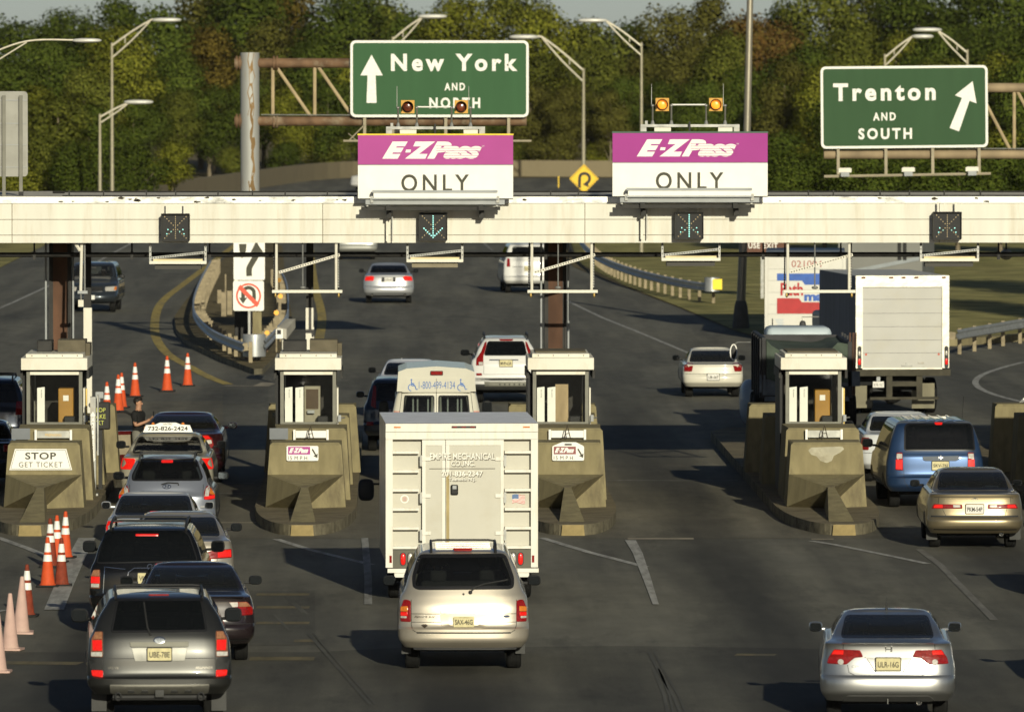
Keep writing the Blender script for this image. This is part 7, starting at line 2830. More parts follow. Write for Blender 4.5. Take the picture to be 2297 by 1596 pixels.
# the open door: shell and window frame
q = MB(mar2)
dl = [(-.0, .32), (.0, .85), (.0, 1.05)]
h0 = Vector((-.91, 3.05, 0))
sw = R(55)
dx_, dy_ = -math.sin(sw), -math.cos(sw)
def dp(u, w_, z): return (h0.x + dx_ * u + dy_ * -w_ * 0 + (-dy_) * w_ * -1 * 0 + u * 0 + w_ * dy_, h0.y + dy_ * u - w_ * dx_, z)
prof = [(0, .33), (1.05, .33), (1.10, .60), (1.12, 1.0), (0, 1.0)]
n = len(prof)
vs = [dp(u, 0, z) for u, z in prof] + [dp(u, .12, z) for u, z in prof]
q.add(vs, [tuple(range(n)), tuple(range(n, 2 * n))[::-1]] + [(i, n + i, n + (i + 1) % n, (i + 1) % n) for i in range(n)])
o = v.add('open_door', q, 30)
q = MB(TRIM)
q.tube([dp(.0, .06, .98), dp(.22, .06, 1.33), dp(.40, .06, 1.41), dp(.95, .06, 1.42), dp(1.10, .06, 1.30), dp(1.12, .06, .98)], .032, 6)
q.build('window_frame', o)
q = MB(SEAT_B)
pr2 = [(.10, .50), (.98, .50), (1.02, .92), (.10, .92)]
q.add([dp(u, -.012, z) for u, z in pr2] + [dp(u, .132, z) for u, z in pr2], [(0, 1, 2, 3), (7, 6, 5, 4)])
q.build('door_lining', o)
v.finish(bumper=.64)
# ------------------------------------------------------------------ vehicles past the booths
def car_simple(kind, name, label, cx, D, pm, W, H, L, lights=(), glass_=G_MID, plate=None, z=None, yaw=0, facing=1, lit=False, rk=False, mm=None, low=None, sub='car', scale=1.0, pm_l=None, wpoly=None, hi=None, wheels_r=.32):
    if kind == 'sedan':
        b = Body(sedan_rows(W, H, L, zt=H - .42, wb=.66, wt=1.38, bz=.62, zlo=.30, lip=.02, shoulder=.42, roof=.33), 3.4, 3.0, .035)
        zb, zt_ = H - .36, H - .085
        wp = wpoly or [(-W * .385, zb), (W * .385, zb), (W * .325, zt_), (-W * .325, zt_)]
        sp = [(1.15, H - .34), (L - 1.55, H - .34), (L - 2.2, H - .09), (1.62, H - .09)]
        fp = [(-W * .385, .985), (W * .385, .985), (W * .32, H - .10), (-W * .32, H - .10)]
    else:
        b = Body(van_rows(W, H, L, bz=.66, wb=.15, zb=H * .68, wt=.38, roof=.37, zlo=.38, shoulder=.46, hood=1.0, ar=.22), 3.8, 3.0, .03)
        zb, zt_ = H * .68 + .03, H - .12
        wp = wpoly or [(-W * .40, zb), (W * .40, zb), (W * .345, zt_), (-W * .345, zt_)]
        sp = [(.55, zb + .02), (L - 1.4, zb), (L - 2.05, zt_ - .02), (.7, zt_ - .02)]
        fp = [(-W * .38, zb + .04), (W * .38, zb + .04), (W * .33, zt_), (-W * .33, zt_)]
    v = Vehicle(name, label, sub, cx, D, b, pm, W=W, H=H, L=L, yaw=yaw, facing=facing, scale=scale)
    v.window_rear(wp, glass_, .025)
    v.window_front(fp, G_CLEAR)
    v.window_side(sp, glass_)
    for poly, m in lights:
        v.light(poly, m)
    if plate:
        v.plate(0, plate[1], plate[0], m=plate[2] if len(plate) > 2 else PLATE_Y)
    if hi:
        v.light([(-.14, hi), (.14, hi), (.13, hi - .03), (-.13, hi - .03)], LENS_RL if lit else LENS_R, both=False, name='high_brake_lamp')
    v.lines([[(-W * .48, .64), (W * .48, .64)]], .01)
    if rk:
        rack(v, W * .32, .4, 2.2, H + .05, (1.1, 1.9), TRIM_G, .015)
    v.seats(L * .5, .7 if kind != 'sedan' else .6, H - .38, SEAT_D, shelf=kind == 'sedan')
    v.mirrors(L * .68, zb + .03, W / 2 - .02, mm or TRIM, .2, .15)
    v.wheels(.95, L - .95, wheels_r, .21)
    v.finish(bumper=.64, low=low)
    return v


white = paint('white', (.60, .59, .56), 0, .35)
cream = paint('cream', (.56, .53, .44), 0, .35)
# 13: white SUV with tall lamps
D, cx = 208.0, 1135.5
pf = lambda pts, ab=False: ph(cx, D, Z5, pts, ab)
b = Body(van_rows(1.84, 1.72, 4.8, bz=.66, wb=.16, zb=1.20, wt=.50, roof=.32, zlo=.36, shoulder=.44, hood=1.0, ar=.22), 3.6, 3.0, .035)
v = Vehicle('white_suv', 'white utility vehicle with tall red lamps just beyond the booths', 'car', cx, D, b, white, W=1.84, H=1.72, L=4.8)
v.window_rear(pf([(958, 795), (985, 700), (1230, 700), (1252, 795)]), G_DARK, .02)
v.window_front([(-.66, 1.25), (.66, 1.25), (.55, 1.6), (-.55, 1.6)])
v.window_side([(.55, 1.25), (3.2, 1.22), (2.7, 1.6), (.8, 1.6)], G_DARK)
v.light(pf([(905, 860), (908, 815), (940, 770), (965, 710), (978, 700), (976, 730), (955, 800), (955, 860)], True), LENS_R, subs=((pf([(925, 838), (952, 838), (952, 858), (925, 858)], True), LENS_W, 'reverse_lamp'),))
v.light(pf([(905, 912), (946, 912), (946, 928), (908, 928)], True), LENS_R, name='bumper_reflector')
v.light(pf([(1060, 687), (1160, 687), (1150, 698), (1070, 698)]), LENS_R, both=False, name='high_brake_lamp')
v.strip('tailgate_garnish', pf([(995, 820), (1190, 820), (1190, 828), (995, 828)]), CHROME, 0, .012)
v.plate(pf([(1107, 845)])[0][0], pf([(1107, 845)])[0][1], 'MVP-63A', .33, .17)
v.lines([pf([(956, 920), (1262, 920)]), pf([(958, 860), (956, 918)])], .008)
v.strip('bumper_strip', pf([(900, 945), (1310, 945), (1310, 962), (900, 962)]), TRIM_G, .01, .004)
v.strip('bumper_plate', pf([(960, 968), (1255, 968), (1250, 1000), (965, 1000)]), ALU, .01, .008)
q = MB(BLACK)
for x in (1065, 1098, 1130, 1163, 1196, 1225):
    patch(q, disc(*pf([(x, 986)])[0], .022, 8), b.rear, [(0, .012, BLACK), (.002, .013, BLACK)])
v.add('bumper_hole', q)
exhaust(v, pf([(1012, 995)])[0][0], .05, pf([(1012, 995)])[0][1] - .03, .05)
rack(v, .56, .45, 2.8, 1.78, (), TRIM)
v.seats(2.3, .8, 1.33, SEAT_D, shelf=False)
v.mirrors(3.2, 1.22, .92, TRIM, .24, .17)
v.wheels(1.0, 3.8, .36, .23)
v.finish(bumper=.66, low=(.52, TRIM_G))
# 14: dark blue SUV beside the van
v = car_simple('suv', 'dark_blue_suv', 'dark blue utility vehicle half hidden left of the white van', 903, 182, paint('navy', (.022, .034, .062), .3, .28), 1.78, 1.68, 4.5,
               [([(.60, 1.0), (.72, 1.05), (.66, 1.52), (.60, 1.50)], LENS_R), ([(.66, .62), (.82, .62), (.82, .70), (.66, .70)], LENS_R)], G_MID, ('LGH-90W', .88), mm=paint('navy2', (.02, .03, .05), .2, .3))
# 15: white sedan ahead of it
car_simple('sedan', 'white_sedan', 'white sedan whose roof shows above the dark blue utility vehicle', 921, 199, paint('white_b', (.50, .51, .54), 0, .35), 1.76, 1.44, 4.6, [([(.6, .9), (.82, .9), (.84, .76), (.62, .76)], LENS_R)], G_MID, ('KHT-18B', .74))
# 16: silver sedan on the far road
v = car_simple('sedan', 'silver_sedan', 'silver sedan driving away beyond the gore, under the left part of the canopy', 872, 294.6, paint('silver_b', (.40, .405, .415), .5, .3), 1.86, 1.46, 4.7,
               [([(.52, .98), (.60, 1.02), (.84, .99), (.88, .84), (.56, .84)], LENS_RL)], G_MID, ('RXB-44T', .88, PLATE_W), wpoly=[(-.70, 1.11), (.70, 1.11), (.60, 1.37), (-.60, 1.37)])
v.strip('plate_recess', [(-.28, .79), (.28, .79), (.25, .97), (-.25, .97)], TRIM, .02, .004)
exhaust(v, .6, .05, .34, .05); exhaust(v, -.6, .05, .34, .05)
# 17: white van by the right column
v = car_simple('van', 'white_passenger_van', 'white passenger van driving away beside the rusty column', 1186, 307.7, white, 1.92, 1.92, 4.8,
               [([(.70, 1.02), (.84, 1.02), (.82, 1.34), (.72, 1.34)], LENS_R)], G_MID, ('XCV-52M', .95), yaw=2.7, wpoly=[(-.66, 1.42), (.66, 1.42), (.60, 1.78), (-.60, 1.78)])
v.lines([[(0, .68), (0, 1.86)]], .014)
q = MB(TRIM_G)
q.text('SAFARI', -.42, 1.02, .006, w=.4, h=.05, S=v.b.rear)
v.add('badge_lettering', q)
# 18: pale pickup-like car only its lower rear seen under the canopy
v = car_simple('suv', 'grey_pale_suv', 'pale grey utility vehicle with only its lower rear showing below the canopy', 800, 360, paint('pale_grey', (.34, .34, .31), .4, .3), 1.88, 1.75, 4.7,
               [([(.68, .85), (.86, .85), (.86, 1.2), (.70, 1.2)], LENS_W)], G_MID, ('NJB-07D', .95))
# 19: dark minivan coming towards us
v = car_simple('van', 'dark_minivan', 'dark grey-green minivan coming towards the plaza on the left roadway', 203, 284, paint('slate', (.035, .042, .05), .4, .28), 1.9, 1.74, 5.0, [], G_CLEAR, facing=-1, yaw=-1.5)
for s in (1, -1):
    q = MB(LENS_W)
    patch(q, round_poly([(s * .52, .76), (s * .88, .76), (s * .90, .92), (s * .50, .90)][::s], .03), v.b.front, [(0, -.01, LENS_W), (0, .01, LENS_W), (.02, .02, LENS_W)], flip=True)
    o = v.add('headlight', q, 40)
    q = MB(LENS_A)
    patch(q, [(s * .80, .78), (s * .88, .78), (s * .89, .90), (s * .82, .90)][::s], v.b.front, [(0, .012, LENS_A), (.003, .024, LENS_A)], flip=True)
    q.build('turn_lamp', o)
q = MB(CHROME)
patch(q, round_poly([(-.45, .74), (.45, .74), (.42, .90), (-.42, .90)], .03), v.b.front, [(0, .0, CHROME), (0, .015, CHROME), (.03, .016, TRIM)], flip=True)
v.add('grille', q)
q = MB(PLATE_W)
y = v.b.yf(0, .55) + .02
q.box(-.16, .16, y, y + .01, .47, .62)
v.add('license_plate', q)
driver(v, 3.0, 1.08, label='driver in a pale shirt behind the windscreen of the oncoming dark minivan', shirt=mat('shirt_pale', (.30, .33, .28), .9), x=-.36)
# 20: far white car
car_simple('sedan', 'white_far_car', 'tiny white car on the far road beside the left purple sign', 804, 552, white, 1.8, 1.45, 4.6, [], G_MID, yaw=-40)
# 21: cream sedan in the right lane
v = car_simple('sedan', 'cream_sedan', 'cream white sedan driving away left of the dump truck', 1600, 211.5, cream, 1.60, 1.29, 4.4,
               [([(.52, .90), (.66, .92), (.76, .86), (.76, .70), (.56, .70)], LENS_R)], G_CLEAR, ('LIB-367', .56, PLATE_W), scale=1.0)
v.t.location.z = -.0
# 22: white sedan left of the blue minivan
v = car_simple('sedan', 'white_sedan', 'white sedan half hidden left of the blue minivan', 2026, 168.5, paint('white_c', (.56, .57, .57), 0, .35), 1.76, 1.44, 4.7,
               [([(.70, .96), (.86, .96), (.87, .70), (.72, .70)], LENS_R)], G_CLEAR, ('UBD-29K', .76))
# 23: dark SUV left of the leftmost booth
v = car_simple('suv', 'dark_suv', 'dark blue utility vehicle with roof rails cut off by the left edge', -36, 180, paint('midnight', (.018, .026, .045), .2, .25), 1.95, 1.76, 4.8,
               [([(.70, .95), (.9, .95), (.88, 1.25), (.72, 1.25)], LENS_R)], G_DARK, ('TRV-14S', .88), rk=True)
v = car_simple('sedan', 'black_car', 'black car at the left edge in the shade below the dark utility vehicle', -58, 166, paint('ink', (.012, .014, .018), .1, .2), 1.8, 1.40, 4.7, [([(.6, .95), (.85, .95), (.85, .8), (.6, .8)], LENS_R)], G_MID)
v = car_simple('sedan', 'black_sedan', 'black car just entering the photo at the right edge beyond the concrete blocks', 2372, 176, paint('ink2', (.012, .012, .014), .1, .2), 1.8, 1.44, 4.7, [([(.6, .95), (.85, .95), (.85, .8), (.6, .8)], LENS_R)], G_MID)
# two cars just outside the frame; only their shadows lie in the picture
for cx_, D_ in ((2476, 131.5), (2568, 111.5)):
    car_simple('sedan', 'silver_sedan', 'silver sedan just outside the right edge, ' + ('level with the gold sedan' if D_ > 120 else 'level with the silver sedan'), cx_, D_, silver, 1.8, 1.44, 4.5, [([(.6, .95), (.85, .95), (.85, .8), (.6, .8)], LENS_R)], G_CLEAR)

# ------------------------------------------------------------------ the white utility truck
D, cx = 131.5, 1036.0
zz = lambda y: CAM_H - (y - Y_HOR) * D / F_PX
xx = lambda x: (x - cx) * D / F_PX
X = P(cx, 1000, D=D).x
TW = mat('truck_white', (.64, .62, .55), .4, var=.04, scale=2, coat=.3, dirt=(.50, .42, .26), dirt_amt=.5, dirt_scale=2.2, stretch=(3, 1, .5))
TP = mat('truck_panel', (.46, .44, .37), .45, var=.03, scale=2, dirt=(.38, .34, .25), dirt_amt=.4, dirt_scale=1.5)
t = thing('utility_truck', 'white high utility truck with shelved rear and EMPIRE MECHANICAL doors', 'truck', (X, D, 0), R(1.5))
hw, L, zt, zb = 1.25, 4.2, zz(949), zz(1262)
q = MB(TP)
q.box(-hw + .02, hw - .02, .16, L, zb, zt - .03, TP)
q.add([(-hw, .02, zt), (hw, .02, zt), (hw, L, zt), (-hw, L, zt)], [(0, 1, 2, 3)], mat('truck_roof', (.72, .73, .76), .5, var=.1))
q.box(-hw, -hw + .03, .16, L, zb, zt - .002, mat('truck_flank', (.40, .36, .28), .3, .5, var=.3, scale=1.5))
q.box(hw - .03, hw, .16, L, zb, zt - .002, mat('truck_flank', (.40, .36, .28), .3, .5, var=.3, scale=1.5))
q.build('box_body', t)
q = MB(TW)
q.box(-hw, hw, -.03, .18, zz(968), zt - .004)
q.box(-hw, hw, 0, .17, zz(985), zz(968.4))
for s in (-1, 1):
    q.box(s * hw, s * (hw - .115), 0, .17, zb - .08, zz(985.4))
q.build('rear_frame', t)
for s in (-1, 1):
    a, b_ = s * (hw - .117), s * .705
    for y in (1014, 1056.6, 1099, 1142, 1184.7, 1227.8):
        q = MB(TW)
        q.box(a, b_, .02, .16, zz(y) - .025, zz(y) + .02)
        q.build('shelf', t)
for s, x0, x1 in ((-1, 947, 999.2), (1, 1000.4, 1130.5)):
    q = MB(TW)
    a, b_ = xx(x0), xx(x1)
    zt_, zb_ = zz(986.5), zz(1232)
    q.box(a, b_, .05, .10, zb_, zt_, TP)
    for (u0, u1, w0, w1) in ((a, b_, zt_ - .09, zt_), (a, b_, zb_, zb_ + .08), (a, a + .055, zb_ + .08, zt_ - .09), (b_ - .055, b_, zb_ + .08, zt_ - .09)):
        q.box(u0, u1, .035, .05, w0 + .0005, w1 - .0005, TW if s > 0 or u1 - u0 > .1 else TW)
    o = q.build('door', t)
    h = MB(GALV)
    xh = a - .02 if s < 0 else b_ + .02
    for y in (1029, 1112, 1196, 1226):
        h.box(xh - .02, xh + .02, .0, .05, zz(y) - .12, zz(y) + .06)
        h.box(xh + (.0 if s < 0 else -.16), xh + (.16 if s < 0 else 0), .02, .034, zz(y) - .03, zz(y) + .03, TW)
    h.build('hinge', o)
    if s > 0:
        h = MB(BLACK)
        h.box(xx(1011), xx(1027.7), .0, .034, zz(1110), zz(1087), BLACK, .02)
        h.box(xx(1015), xx(1024), -.01, .0, zz(1097), zz(1089), GREY_P, .004)
        h.build('latch', o)
        h = MB(mat('rust_streak', (.34, .27, .13), .8, var=.4, scale=6, stretch=(1, 1, .2)))
        h.box(xx(1001), xx(1008), .031, .0335, zb_ + .02, zz(1065))
        h.build('stain', o)
# lettering with a fine shadow edge
q = MB(mat('lettering_shade', (.15, .135, .11), .6))
def lett(s, x0, x1, y0, y1, **kw):
    for dx, dz, yy_, m in ((.012, -.012, .0315, mat('lettering_shade', (.15, .135, .11), .6)), (0, 0, .029, mat('lettering_white', (.72, .70, .62), .5))):
        q.text(s, (xx(x0) + xx(x1)) / 2 + dx, (zz(y0) + zz(y1)) / 2 + dz, yy_, w=xx(x1) - xx(x0), h=zz(y0) - zz(y1), m=m, **kw)
lett('EMPIRE MECHANICAL', 964, 1111, 1016, 1031, bold=.02)
lett('CO.,INC.', 1012, 1065, 1034, 1047, bold=.02)
lett('201-836-2347', 990, 1083, 1056.5, 1068.5, bold=.02)
lett('Teaneck N.J.', 1006, 1067, 1071.4, 1080.6, bold=.01)
q.box(xx(963), xx(1111), .029, .031, zz(1051.6), zz(1050.4), mat('lettering_shade', (.15, .135, .11), .6))
q.build('lettering', t)
q = MB(mat('seal_grey', (.44, .38, .31), .6))
c = (xx(908), zz(1120))
q.add([(x, .156, z) for x, z in disc(*c, .068, 20)], [tuple(range(20))], SIGN_W)
q.add([(x, .152, z) for x, z in disc(*c, .052, 20)], [tuple(range(20))], q.cur)
q.box(c[0] - .025, c[0] + .025, .147, .150, c[1] - .03, c[1] + .03, mat('seal_red', (.40, .28, .25), .6))
q.build('round_sticker', t)
q = MB(SIGN_W)
fx0, fx1, fz0, fz1 = xx(1150), xx(1179), zz(1130), zz(1111)
def wav(u): return .012 * math.sin(u * 5.5)
FR, FB = mat('flag_red', (.42, .06, .06), .6), mat('flag_blue', (.10, .16, .30), .6)
for i in range(13):
    for j in range(6):
        u0, u1 = j / 6, (j + 1) / 6
        z1_ = fz1 - (fz1 - fz0) * i / 13
        z0_ = fz1 - (fz1 - fz0) * (i + 1) / 13
        if i < 7 and j < 3: m = FB
        else: m = FR if i % 2 == 0 else SIGN_W
        q.add([(fx0 + (fx1 - fx0) * u0, .155, z0_ + wav(u0)), (fx0 + (fx1 - fx0) * u1, .155, z0_ + wav(u1)), (fx0 + (fx1 - fx0) * u1, .155, z1_ + wav(u1)), (fx0 + (fx1 - fx0) * u0, .155, z1_ + wav(u0))], [(0, 1, 2, 3)], m)
q.build('flag_sticker', t)
q = MB(mat('lamp_panel_olive', (.10, .095, .07), .6))
q.box(-hw + .115, hw - .115, .03, .17, zz(1274), zz(1233))
q.build('lamp_panel', t)
for s in (-1, 1):
    for off, m, nm in ((.965, LENS_RL, 'tail_light'), (.845, LENS_W, 'reverse_lamp')):
        q = MB(TRIM)
        q.prism(rrect(s * off - .053, s * off + .053, zz(1269), zz(1239), .05, 4), .02, .03)
        o = q.build(nm, t)
        q = MB(m)
        q.ellipsoid((s * off, .016, zz(1254)), (.042, .022, .098), n=8, e=2.6)
        q.build('lens', o, smooth=60)
    q = MB(LENS_R)
    q.box(s * 1.17 - .02, s * 1.17 + .02, -.006, -.001, zz(1262), zz(1246))
    q.build('reflector', t)
    q = MB(LENS_A)
    q.box(s * 1.06 - .055, s * 1.06 + .055, -.04, -.0305, zz(959), zz(956))
    q.build('marker_lamp', t)
q = MB(TRIM)
q.box(xx(1013), xx(1068), -.042, -.0305, zz(959.5), zz(955))
for x in (1020, 1040, 1060):
    q.box(xx(x - 5), xx(x + 5), -.048, -.0425, zz(958.6), zz(956), LENS_R)
q.build('marker_lamp', t)
q = MB(TW)
q.box(-hw + .03, hw + .01, -.05, .12, zz(1284), zz(1275))
q.box(-hw + .14, hw - .15, -.10, .10, zz(1294), zz(1284.5))
q.build('rear_bumper', t)
q = MB(TW)
q.box(-1.1, 1.1, L + .05, L + 2.4, .6, 2.1, TW, .1)
q.box(-.9, .9, L + 2.2, L + 3.2, .5, 1.4, TW, .1)
q.build('cab', t)
q = MB(UNDER)
q.box(-.5, .5, .3, L + 3, .42, zb - .002)
q.build('chassis', t)
for s in (-1, 1):
    for y in (1.2, L + 2.2):
        o = wheel_mb(.38, .24).build('wheel', t, smooth=40)
        o.location = (s * (1.06 if y < 3 else .95), y, .38)
        q = MB(RIM)
        q.lathe([(.05, .1 * s), (.22, .105 * s), (.235, .115 * s)][::s], (0, 0, 0), 'x', 18)
        q.build('rim', o)
    q = MB(TRIM)
    q.ellipsoid((s * 1.42, L + 2.4, 1.50), (.14, .08, .19), n=8, e=3.5)
    q.tube([(s * 1.05, L + 2.4, 1.6), (s * 1.38, L + 2.4, 1.6)], .02, 6)
    q.build('mirror', t, smooth=50)

# ------------------------------------------------------------------ white raised-roof van ahead of it
D, cx = 168.2, 979.0
zz = lambda y: CAM_H - ((880 + y / 3.8) / 1.20157 - Y_HOR) * D / F_PX
xx = lambda x: ((950 + x / 3.8) / 1.20157 - cx) * D / F_PX
VW = paint('van_white', (.52, .50, .42), 0, .4)
rows = [(.40, .14, 5.4, .93, .22, .6), (.50, .02, 5.5, .97, .26, .7), (.62, .0, 5.5, .985, .26, .8), (.80, .06, 5.4, .99, .26, .6), (1.05, .08, 5.0, .985, .24, .5), (1.25, .10, 4.6, .965, .24, .4), (1.6, .17, 4.1, .90, .22, .3), (1.88, .25, 3.75, .835, .2, .25), (1.95, .27, 3.68, .81, .2, .25)]
b = Body(rows, 3.4, 3.0, .02)
v = Vehicle('white_van', 'cream white raised-roof van with a blue phone number above its rear windows', 'van', cx, D, b, VW, W=1.98, H=2.0, L=5.5)
for s in (-1, 1):
    pl = [(s * .035, 1.30), (s * .72, 1.30), (s * .675, 1.83), (s * .66, 1.865), (s * .04, 1.865)][::s]
    v.window_rear(pl, G_MID, .03, r=.05)
v.window_front([(-.7, 1.3), (.7, 1.3), (.62, 1.8), (-.62, 1.8)])
v.window_side([(.6, 1.3), (3.9, 1.25), (3.5, 1.8), (.8, 1.8)], G_DARK)
v.lines([[(0, .5), (0, 1.94)]], .012)
v.lines([[(-.80, .62), (-.80, 1.3), (-.72, 1.93)], [(.80, .62), (.80, 1.3), (.72, 1.93)]], .01)
q = MB(paint('van_cap', (.50, .48, .40), 0, .45))
cap = [(-.83, 1.945), (.83, 1.945), (.80, 2.36), (.62, 2.43), (0, 2.475), (-.62, 2.43), (-.80, 2.36)]
q.prism(cap, .22, 3.7)
v.add('roof_cap', q)
q = MB(paint('van_cap', (.50, .48, .40), 0, .45))
q.prism([(-.72, 1.93), (.72, 1.93), (.63, 2.225), (-.63, 2.225)], .205, .222)
q.box(-.004, .004, .2035, .205, 1.93, 2.22, TRIM)
o = v.add('upper_door', q)
q = MB(mat('van_blue_letter', (.05, .13, .36), .5))
q.text('1-800-499-4134', (xx(680) + xx(1052)) / 2, (zz(565) + zz(640)) / 2, .2025, w=xx(1052) - xx(680), h=zz(565) - zz(640))
for x in (612, 1118):
    c, u = xx(x), .0021
    z_ = zz(605)
    ribbon(q, [(c + (-3 + 36 * math.cos(a)) * u, z_ + (-22 + 34 * math.sin(a)) * u) for a in [2 * math.pi * i / 18 for i in range(14)]], 9 * u, lambda a, b__, off: (a, .2025 - off, b__), q.cur, .0005)
    ribbon(q, [(c - 8 * u, z_ + 44 * u), (c - 6 * u, z_ - 2 * u), (c + 26 * u, z_ - 4 * u), (c + 40 * u, z_ - 42 * u), (c + 56 * u, z_ - 36 * u)], 10 * u, lambda a, b__, off: (a, .2025 - off, b__), q.cur, .0008)
    ribbon(q, [(c - 7 * u, z_ + 20 * u), (c + 22 * u, z_ + 18 * u)], 9 * u, lambda a, b__, off: (a, .2025 - off, b__), q.cur, .001)
    q.add([(c - 8 * u + 9 * u * math.cos(2 * math.pi * i / 10), .2005, z_ + 56 * u + 9 * u * math.sin(2 * math.pi * i / 10)) for i in range(10)], [tuple(range(10))])
q.build('lettering', v.t)
q = MB(TRIM)
q.prism(rrect(xx(797), xx(929), zz(502), zz(456), .02, 3), .20, .218)
q.prism(rrect(xx(803), xx(923), zz(497), zz(461), .015, 3), .19, .20, LENS_R)
v.add('high_brake_lamp', q)
for x in (622, 668, 775, 978, 1080, 1118):
    q = MB(mat('pole_grey_green', (.70, .73, .66), .4, .1))
    q.box(xx(x) - .016, xx(x) + .016, .45, .48, .7, 1.84)
    v.add('grab_pole', q)
q = MB(RED_P)
for x in (457, 1275):
    q.text('MMA', xx(x), zz(880), .006, w=.12, h=.055, S=b.rear)
v.add('side_lettering', q)
v.light([(.74, 1.20), (.90, 1.20), (.92, .85), (.76, .85)], LENS_R)
v.plate(.3, .95, '')
v.mirrors(4.1, 1.42, 1.0, TRIM, .22, .36)
v.wheels(1.3, 4.5, .36, .23)
v.seats(3.0, .9, 1.5, SEAT_D, rear=False, shelf=False)
v.finish(bumper=.72)

# ------------------------------------------------------------------ white box truck
D, cx = 201.0, 2024.0
zz = lambda y: CAM_H - ((640 + y / 2.4935) / 1.20157 - Y_HOR) * D / F_PX
xx = lambda x: ((1840 + x / 2.4935) / 1.20157 - cx) * D / F_PX
X = P(cx, 1000, D=D).x
t = thing('box_truck', 'white box truck with a roll-up rear door and dark blue-grey flank', 'truck', (X, D, 0), R(5.5))
BW = mat('box_white', (.41, .40, .365), .5, var=.05, scale=1.5, dirt=(.40, .37, .29), dirt_amt=.5, dirt_scale=1.2)
BS = mat('box_steel', (.52, .50, .43), .32, .55, var=.12, scale=2.5, bump=.25, bscale=4)
hw, zt, zb, L = 1.185, zz(256), zz(905), 6.2
q = MB(BW)
q.box(-hw + .01, hw - .01, .06, L, zb + .12, zt - .02, mat('box_flank', (.12, .125, .145), .6, var=.3, scale=2, stretch=(1, 6, .3)))
q.box(-hw + .012, hw - .012, .06, L - .01, zt - .019, zt - .005, BW)
q.build('box_body', t)
q = MB(BS)
for s in (-1, 1):
    q.box(s * hw, s * (hw - .175), 0, .1, zb + .1, zt)
q.box(-hw + .176, hw - .176, .0, .1, zz(333), zt)
q.box(-hw + .176, hw - .176, .01, .1, zb + .1, zz(886))
q.build('rear_frame', t)
q = MB(BW)
zs = [zz(y) for y in (336, 416, 510, 600, 690, 777, 884)]
for i in range(6):
    q.box(-hw + .18, hw - .18, .045, .07, zs[i + 1] + .004, zs[i] - .004)
q.box(-hw + .18, hw - .18, .065, .08, zs[-1], zs[0], GREY_P)
o = q.build('roll_door', t)
q = MB(GALV)
q.box(xx(1470), xx(1545), .02, .044, zz(868), zz(858))
q.box(xx(1500), xx(1515), .02, .044, zz(858), zz(840))
q.box(xx(1582), xx(1625), .03, .044, zz(850), zz(838))
q.box(xx(1610), xx(1630), .03, .044, zz(880), zz(872))
q.build('latch', o)
q = MB(LENS_R)
for x in (1230, 1725):
    q.add([(p[0], .040, p[1]) for p in disc(xx(x), zz(786), .030, 12)], [tuple(range(12))], mat('reflector_faded', (.45, .10, .06), .5))
q.build('reflector', o)
for i, x in enumerate((1210, 1398, 1482, 1570, 1757)):
    q = MB(LENS_S)
    q.ellipsoid((xx(x), -.01, zz(269)), (.058, .02, .024), n=6, e=3)
    q.build('marker_lamp', t, smooth=50)
for s, x in ((-1, 1183), (1, 1775)):
    q = MB(TRIM)
    q.prism(rrect(xx(x) - .05, xx(x) + .05, zz(880), zz(730), .05, 4), -.02, -.001)
    o = q.build('tail_light', t)
    q = MB(LENS_RL)
    q.ellipsoid((xx(x), -.022, zz(835)), (.035, .015, .08), n=8, e=3)
    q.ellipsoid((xx(x), -.022, zz(778)), (.03, .01, .06), LENS_W, 6, e=3)
    q.build('lens', o, smooth=50)
DB = mat('dark_olive_frame', (.045, .04, .026), .75, var=.35, scale=3)
q = MB(DB)
q.box(-hw - .02, hw + .02, -.10, .2, zz(930), zz(886))
for x in (1385, 1590):
    q.box(xx(x) - .075, xx(x) + .075, -.06, .02, zz(1085), zz(931))
q.box(xx(1255), xx(1720), -.05, .05, zz(1090), zz(1072))
q.box(xx(1365), xx(1600), -.055, .03, zz(1000), zz(968))
q.build('step_bumper', t)
q = MB(UNDER)
q.box(-.45, .45, .4, L + 2, .62, zb)
q.lathe([(.10, -.9), (.10, -.25), (.20, -.1), (.20, .1), (.10, .25), (.10, .9)], (0, 1.6, .45), 'x', 14, UNDER)
q.box(-1.0, -.6, .5, 2.2, .75, zb)
q.build('chassis', t)
q = MB(PLATE_W)
q.box(xx(1274), xx(1350), -.02, -.005, zz(1008), zz(968))
q.text('XYE-15C', xx(1312), zz(990), -.024, w=.24, h=.07, m=PLATE_T)
q.box(xx(1300), xx(1325), -.01, .02, zz(966), zz(930), GREY_P)
q.build('license_plate', t)
for s, x0, x1, y0, y1 in ((1, 1560, 1715, 985, 1155), (-1, 1170, 1253, 1000, 1150)):
    q = MB(mat('flap_tan', (.17, .155, .105), .8, var=.15))
    q.box(xx(x0), xx(x1), .45, .47, zz(y1), zz(y0))
    q.build('mud_flap', t)
for x in (-.80, .0, .74):
    pass
for s in (-1, 1):
    for y in (1.6, L + .8):
        for dx in ((-.14, .14) if y < 3 else (0,)):
            o = wheel_mb(.45, .24).build('wheel', t, smooth=40)
            o.location = (s * .82 + dx, y, .45)
q = MB(BW)
q.box(-1.05, 1.05, L + .1, L + 2.2, .6, 2.4, None, .1)
q.build('cab', t)

